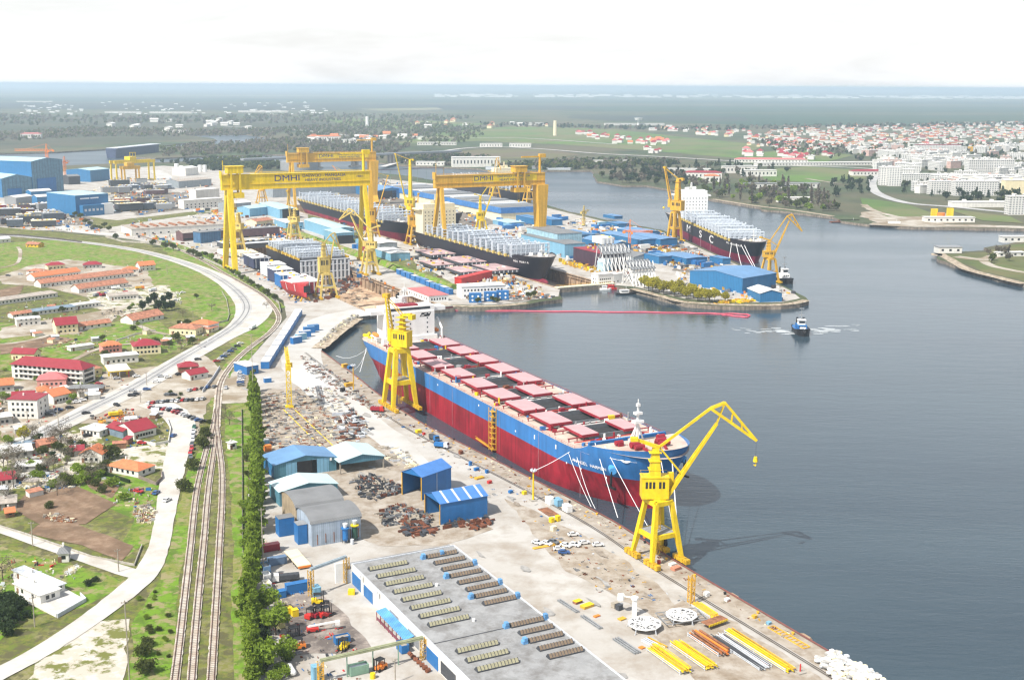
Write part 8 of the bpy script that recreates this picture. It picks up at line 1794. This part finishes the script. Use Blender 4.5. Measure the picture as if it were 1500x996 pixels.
FT=[ftree('leafy_tree',LFO,12,5.5,'round',101),ftree('leafy_tree',LFD,13,5.5,'round',102),ftree('leafy_tree',LFG,11,5,'round',103),ftree('bare_tree',LFB,14,5,'bare',104,160),ftree('conifer_tree',LFD,15,4.5,'cone',105),ftree('poplar_tree',LFB,19,2.6,'poplar',106,150)]
def scatter_trees(px,n,kinds,label,group,k=(.8,1.3),seed=1):
 r=random.Random(seed);P_=[Vector(p)for p in px];i=0
 while i<n:
  p=Vector((r.uniform(min(a.x for a in P_),max(a.x for a in P_)),r.uniform(min(a.y for a in P_),max(a.y for a in P_))))
  if not inside(p,P_):continue
  plant(FT[r.choice(kinds)],p,label,r.uniform(*k),group=group);i+=1
scatter_trees([(878,262),(900,256),(960,250),(1000,258),(1010,275),(950,270),(915,270)],95,[1,1,4,3,0],'dark tree on the wooded point across the basin','trees on the wooded point',seed=2)
scatter_trees([(1010,262),(1100,268),(1200,285),(1230,312),(1160,308),(1060,292),(1005,280)],120,[3,2,0,2,5,0],'spring tree on the shore park behind the lettered ship','trees of the shore park',seed=3)
scatter_trees([(1205,268),(1275,262),(1275,285),(1215,290)],26,[4,1,1],'dark pine in the grove below the two tall towers','pines below the tall towers',(.8,1.2),4)
scatter_trees([(1320,270),(1380,268),(1500,285),(1500,305),(1380,298),(1320,290)],46,[1,4,1,0],'dark tree between the white blocks and the lagoon road of the town','trees among the town blocks',seed=5)
scatter_trees([(900,238),(1000,240),(1100,244),(1180,252),(1060,262),(960,255)],60,[3,1,0,4],'tree among the white villas across the basin','trees among the villas',(.7,1.2),6)
scatter_trees([(1440,375),(1500,365),(1500,395),(1460,392)],8,[3,0],'bushy tree on the grassy spit by the town','trees on the spit',(.5,.8),7)
def woods(name,px,n,H,leafs,s=5,seed=1):
 r=random.Random(seed);P_=[W(*p)for p in px];b=MB();x0,x1,y0,y1=min(p.x for p in P_),max(p.x for p in P_),min(p.y for p in P_),max(p.y for p in P_);k=0
 while k<n:
  p=Vector((r.uniform(x0,x1),r.uniform(y0,y1)))
  if not inside(p,P_):continue
  k+=1;h=H*r.uniform(.7,1.25);mi=r.randrange(len(leafs));n0=len(b.f);blob_leaves(b,(p.x,p.y,h*.55),h*.45,h*.45,h*.5,9,s,r);b.m[n0:]=[mi]*(len(b.f)-n0)
 return b.build(name,leafs,kind='stuff')
for k,(px,n,H,l)in enumerate((([(-50,200),(120,188),(300,192),(420,190),(400,200),(280,200),(100,202),(-50,212)],900,11,[LFB,LFO,LFB]),([(235,218),(340,210),(420,204),(560,205),(600,215),(560,236),(480,227),(400,225),(240,231)],800,10,[LFB,LFO,LFB]),([(400,190),(560,178),(720,188),(700,205),(640,215),(560,205),(430,202)],800,12,[LFB,LFO,LFO]),([(560,236),(620,226),(720,232),(700,245),(600,242)],260,9,[LFB,LFO,LFD]),([(720,246),(800,240),(900,236),(1010,240),(900,248),(800,249)],420,10,[LFO,LFB,LFO,LFD]),([(300,234),(390,233),(430,250),(340,247),(280,241)],260,8,[LFO,LFD]),([(1100,205),(1250,215),(1500,212),(1500,250),(1300,238),(1150,230)],420,9,[LFD,LFB,LFO]),([(-100,168),(200,172),(500,168),(700,172),(640,180),(300,182),(-100,186)],700,14,[LFO,LFB]),([(700,182),(860,186),(1000,188),(1300,184),(1600,180),(1600,184),(1000,192),(720,186)],380,12,[LFD,LFB]),([(280,240),(230,238),(300,243),(330,250),(280,252)],60,9,[LFD]))):woods('woodland',px,n,H,l,4.5 if k not in(7,8)else 7,300+k)
fm=mat('flats_facade',(.66,.65,.62),.8,var=.05);nt=fm.node_tree;N=nt.nodes;Lk=nt.links;bs=N['Principled BSDF'];old=bs.inputs['Base Color'].links[0].from_socket
tcn=N.new('ShaderNodeTexCoord');sx=N.new('ShaderNodeSeparateXYZ');Lk.new(tcn.outputs['Object'],sx.inputs[0])
def mth(op,a,b_=None):
 n_=N.new('ShaderNodeMath');n_.operation=op
 for i,v in enumerate((a,b_)):
  if v is None:continue
  if isinstance(v,(int,float)):n_.inputs[i].default_value=v
  else:Lk.new(v,n_.inputs[i])
 return n_.outputs[0]
fx=mth('FRACT',mth('DIVIDE',mth('ADD',sx.outputs[0],sx.outputs[1]),4.2));fz=mth('FRACT',mth('DIVIDE',sx.outputs[2],3.0));msk=mth('MULTIPLY',mth('LESS_THAN',fx,.5),mth('MULTIPLY',mth('GREATER_THAN',fz,.35),mth('LESS_THAN',fz,.85)))
mxn=N.new('ShaderNodeMix');mxn.data_type='RGBA';mxn.inputs[7].default_value=(.12,.13,.15,1);Lk.new(msk,mxn.inputs[0]);Lk.new(old,mxn.inputs[6]);Lk.new(mxn.outputs[2],bs.inputs['Base Color'])
def flats(label,A,l,d,h,azd,group=None,roofm=WTR,name='apartment_block',wallm=None):
 b=MB();b.box(-l/2,0,-1,l/2,d,h,0);b.box(-l/2-.4,-.4,h+.01,l/2+.4,d+.4,h+1.0,1);[b.box(-l/2+l*f,d*.3,h+1,-l/2+l*f+4,d*.7,h+3.6,0)for f in(.2,.65)]
 return tag(b.build(name,[wallm or fm,roofm],loc=W(*A),rotz=math.pi/2-rad(azd)),label,'apartment block',group)
for i,A in enumerate(((1298,272),(1310,273))):flats(f'{("first", "second")[i]} of the two tall slim white towers at the lagoon road curve',A,22,18,HT(W(*A),246),95)
for i,x in enumerate((1428,1437,1452,1465,1476)):flats(f'{ORD[i]} tall tower block in the town middle row counted from the water side',(x,258),26,18,HT(W(x,258),235),80)
rr=random.Random(17)
for i in range(130):
 x=rr.uniform(1290,1512);y=218+68*rr.random()**1.25
 if x<1340 and y>262:y-=35
 if i>108:x=rr.uniform(1250,1400);y=222+(x-1250)*.06+rr.uniform(-2,5)
 flats('white five storey apartment block in the dense town beyond the lagoon road',(x,y),rr.uniform(20,52),11,rr.uniform(10,17),rr.choice([85,95,60,170]),'apartment blocks of the town',wallm=fm if i%3 else WAL if i%2 else mat('pinkish_flats',(.55,.38,.33),.8))
for lab,A,l,h,m,rm in(('long white slab with pink end at the trees by the lagoon',(1394,285),70,20,fm,WTR),('white slab block beside the pink ended one',(1430,287),72,22,fm,WTR),('long white school block behind the dark trees',(1362,268),110,15,fm,WTR),('second long white school block in line',(1420,270),130,15,fm,WTR),('white and yellow block at the right edge of the town',(1494,285),50,22,YWAL,WTR),('white block at the lagoon bridge on the edge of the picture',(1496,315),34,24,fm,WTR),('blue tinted row of flats with purple roofs behind the market',(1375,224),120,20,fm,RDT),('low white halls row at the lagoon road',(1440,304),90,7,WAL,WTR)):flats(lab,A,l,15,h,85,None,rm,'apartment_block',m)
def mini(mw,mr,l,d,h,rise,roof='gx'):
 b=MB();b.box(-l/2,0,-.5,l/2,d,h,1);r_=MB();roof_mesh(r_,-l/2,0,l/2,d,h+.01,rise,roof,.6,.3,0,1);n0=len(b.v);b.v+=r_.v;b.f+=[tuple(n0+i for i in f)for f in r_.f];b.m+=r_.m
 return b.build('town_house',[mr,mw],loc=(0,0,-500))
MN=[mini(WAL,RDT,13,10,6,4,'hip'),mini(WAL,ORT,14,10,5,4,'gx'),mini(YWAL,ORT2,12,10,6,4,'hip'),mini(WAL,WTR,16,10,6,1.5,'gx'),mini(WAL,PNKT,14,11,7,4,'hip')]
def houses(px,n,label,group,seed,kinds=(0,1,2,3,4),k=(.9,1.5)):
 r=random.Random(seed);P_=[Vector(p)for p in px];i=0
 while i<n:
  p=Vector((r.uniform(min(a.x for a in P_),max(a.x for a in P_)),r.uniform(min(a.y for a in P_),max(a.y for a in P_))))
  if not inside(p,P_):continue
  i+=1;m=MN[r.choice(kinds)];q=W(*p)
  if m.name not in USED:USED.add(m.name);o=m
  else:o=m.copy();COL.objects.link(o)
  s_=r.uniform(*k);o.location=q;o.scale=(s_,s_,s_);o.rotation_euler=(0,0,r.choice([0,.1,1.5,-.3,1.2]));tag(o,label,'house',group)
houses([(1085,205),(1140,192),(1260,188),(1400,184),(1520,180),(1520,205),(1420,213),(1300,216),(1200,222),(1110,222)],165,'house with red or pale roof in the dense quarter spreading behind the town','houses of the dense town quarter',31,(0,1,2,3,4),(.7,1.1))
houses([(838,196),(872,193),(905,200),(985,207),(975,214),(900,211),(850,203)],42,'house in the red roofed settlement on the green field beyond the strait','houses of the field settlement',32,(0,0,4,3,1));houses([(942,188),(1010,186),(1090,190),(1110,203),(1050,201),(960,194)],36,'house in the farther red roofed settlement toward the horizon','houses of the farther settlement',33,(0,4,3,2))
houses([(1080,222),(1180,222),(1240,228),(1180,236),(1090,232)],26,'house at the water side edge of the dense town quarter','houses at the town edge',34,(0,4,3));houses([(925,224),(950,218),(985,222),(960,226)],6,'house in the tiny hamlet by the field road','houses of the tiny hamlet',35,(0,3))
houses([(430,205),(560,196),(640,205),(560,214),(440,212)],22,'pale house among the bare trees beyond the gantries','pale houses beyond the gantries',36,(3,3,1),(1,2))
for lab,A,l,d,h,mr in(('long white hall with red roof on the wooded shore',(1029,262),70,20,11,RDT),('white institute building with rows of windows',(1010,257),80,18,12,WTR),('white school building by the villas',(1085,254),70,16,13,WTR),('second white school building by the villas',(1113,259),66,16,12,WTR),('white chapel like house with orange gable',(1043,268),26,16,12,ORT),('low dark windowed pavilion in the shore park',(1147,276),130,14,8,STL),('white cabin with blue doors in the shore park',(1165,297),50,14,7,WTR),('long low pink hall by the settlement road',(1130,239),160,20,8,PNKT),('white market hall with red roof by the road curve',(1275,258),70,22,9,RDT),('long white market roof along the town road',(1215,243),330,20,7,WTR),('white warehouse with dark windows at the strait',(698,245),100,25,20,WTR),('orange roofed mansion beyond the amber gantry',(475,207),100,30,14,ORT),('white hall beside the orange roofed mansion',(523,210),90,24,10,WTR),('white factory on the plain beyond the lagoon',(385,165),300,30,10,WTR),('row of white stables on the plain beyond the lagoon',(180,166),200,30,9,WTR),('second row of white stables on the plain',(250,166.5),240,30,9,WTR),('white farm row far out on the plain',(50,150),300,40,10,WTR),('long white house row by the field road',(640,213),110,16,8,WTR),('white villa pair by the brown field',(720,216),60,16,10,WTR),('white villa with dark trees by the brown field',(762,216),60,16,10,WTR),('white hut group at the fuel jetty across the strait',(630,243),60,16,8,WTR),('low white shed by the strait woods',(895,241),80,16,8,WTR),('white block on the far field by the white tower',(778,184),120,30,10,WTR),('white farm halls along the far field road',(930,184),260,30,8,WTR),('white cafe hall with peaked tents on the beach',(1392,326),62,14,6,WTR),('grey roofed pavilion on the tip of the spit',(1392,371),24,14,6,STL),('white kiosk row on the spit',(1482,376),30,8,4,WTR),('white boat house at the top of the spit',(1492,355),36,10,6,WTR),('pink farmhouse on the bank beyond the lagoon',(45,203),60,25,14,PNKT),('white farm by the lagoon woods',(255,195),80,20,9,WTR)):
 b=MB();b.box(-l/2,0,-.5,l/2,d,h,0);r_=MB();roof_mesh(r_,-l/2,0,l/2,d,h+.01,3,'hip' if mr in(RDT,ORT,PNKT)else 'flat',.6,.4,0,1);n0=len(b.v);b.v+=r_.v;b.f+=[tuple(n0+i for i in f)for f in r_.f];b.m+=[2 if m_==0 else 0 for m_ in r_.m];k_=max(2,int(l/7))
 for i in range(k_):x=-l/2+l*(i+.5)/k_;b.box(x-1.2,-.12,h*.35,x+1.2,.1,h*.7,1)
 tag(b.build('white_hall',[WAL,GLS,mr],loc=W(*A),rotz=rr.uniform(-.1,.2)),lab,'building')
for lab,A,yt,r_,m in(('tall pale slab monument tower on the green field',(813,199),177,7,CRM),('mushroom shaped white water tower far out on the field',(935,184),173,5,WHT),('slim white tower beyond the amber gantry',(538,188),171,7,WHT)):
 p=W(*A);h=HT(p,yt);b=MB();b.tube((0,0,0),(0,0,h),r_,r_*.8,10)
 if 'water' in lab:b.tube((0,0,h*.7),(0,0,h),14,18,12)
 tag(b.build('tower',m,loc=p),lab,'tower')
for i,(A,yt)in enumerate((((1368,319),306),((1391,319),305))):p=W(*A);b=MB();b.box(-4,-2,0,4,2,HT(p,yt));tag(b.build('beach_pylon',YEL,loc=p),f'{("first", "second")[i]} yellow pylon standing on the beach ground by the town','pylon')
for i,x in enumerate((1423,1430,1444,1460,1469)):p=W(x,222);b=MB();b.box(-9,-5,0,9,5,HT(p,215));tag(b.build('yellow_block',YEL2,loc=p),f'{ORD[i]} small yellow block in the town counted from the water side','building')
b=MB();b.tube((0,0,3),(0,0,9),5,n=10);b.tube((0,0,0),(0,0,3),3,n=8);tag(b.build('beach_ball_tank',ORA,loc=W(1378,322)),'orange round tank between the yellow pylons on the beach','tank')
a_,c_=W(464,247,WZ),W(573,242,WZ);e_=(c_-a_).normalized();L_=(c_-a_).length;zb=HT(a_,227);br=T('road_bridge','long grey road bridge on pale piers crossing the strait behind the gantries','bridge',a_,math.atan2(e_.y,e_.x));b=MB();b.box(-170,-6,zb-3,L_+190,6,zb);b.build('deck',STL,br);b=MB();b.box(-170,-6.3,zb+.003,L_+190,-5.6,zb+1.4);b.box(-170,5.6,zb+.003,L_+190,6.3,zb+1.4);b.build('parapet',STLL,br)
for x in(0,L_*.5,L_):
 b=MB();b.box(x-7,-4,-2,x-2,4,zb-3);b.box(x+2,-4,-2,x+7,4,zb-3);b.box(x-12,-6,-2,x+12,6,3);b.build('pier',CON,br)
b=MB()
for i in range(330):
 x=rr.uniform(640,1620);p=W(x,rr.uniform(139,142.6)+(x-640)*.0035);s_=rr.uniform(15,60);b.rbox(p.x,p.y,0,s_*2.5,s_,s_*rr.uniform(.25,.6),0)
b.build('distant_town',WHT,kind='stuff')
b=MB()
for i in range(110):p=W(rr.choice((rr.uniform(30,120),rr.uniform(150,300),rr.uniform(330,480))),rr.uniform(150,169));s_=rr.uniform(5,13);b.rbox(p.x,p.y,0,s_*2.5,s_,s_*.6,0)
b.build('distant_hamlet',WHT,kind='stuff')
houses([(120,182),(330,176),(420,190),(200,196)],16,'pale farmhouse on the plain beyond the lagoon','farmhouses beyond the lagoon',37,(3,3),(1.5,2.5));houses([(590,178),(700,176),(840,182),(760,190),(620,188)],14,'pale farmhouse on the field beyond the strait','farmhouses beyond the strait',38,(3,2),(1.2,2))
r_=random.Random(99);b=MB();P_=[W(*q)for q in((1090,203),(1150,189),(1300,184),(1560,178),(1560,214),(1400,219),(1290,222),(1120,222))];k=0
while k<620:
 c=Vector((r_.uniform(P_[0].x,P_[3].x),r_.uniform(P_[7].y,P_[3].y),0))
 if not inside(c,P_):continue
 k+=1;w_=r_.uniform(7,15);h_=r_.uniform(4,8);a_=r_.choice((0,.3,1.4));b.rbox(c.x,c.y,0,w_*1.3,w_,h_,a_,0);b.rbox(c.x,c.y,h_+.02,w_*1.4,w_*1.1,r_.uniform(.8,2.4),a_,r_.choice((1,2,2,3,0)))
b.build('crowded_town_houses',[WAL,RDT,ORT,WTR],kind='stuff')
scatter_trees([(1300,225),(1500,225),(1510,285),(1330,268)],60,[1,0,0],'tree between the white blocks of the dense town','trees between the town blocks',(.6,.95),8)
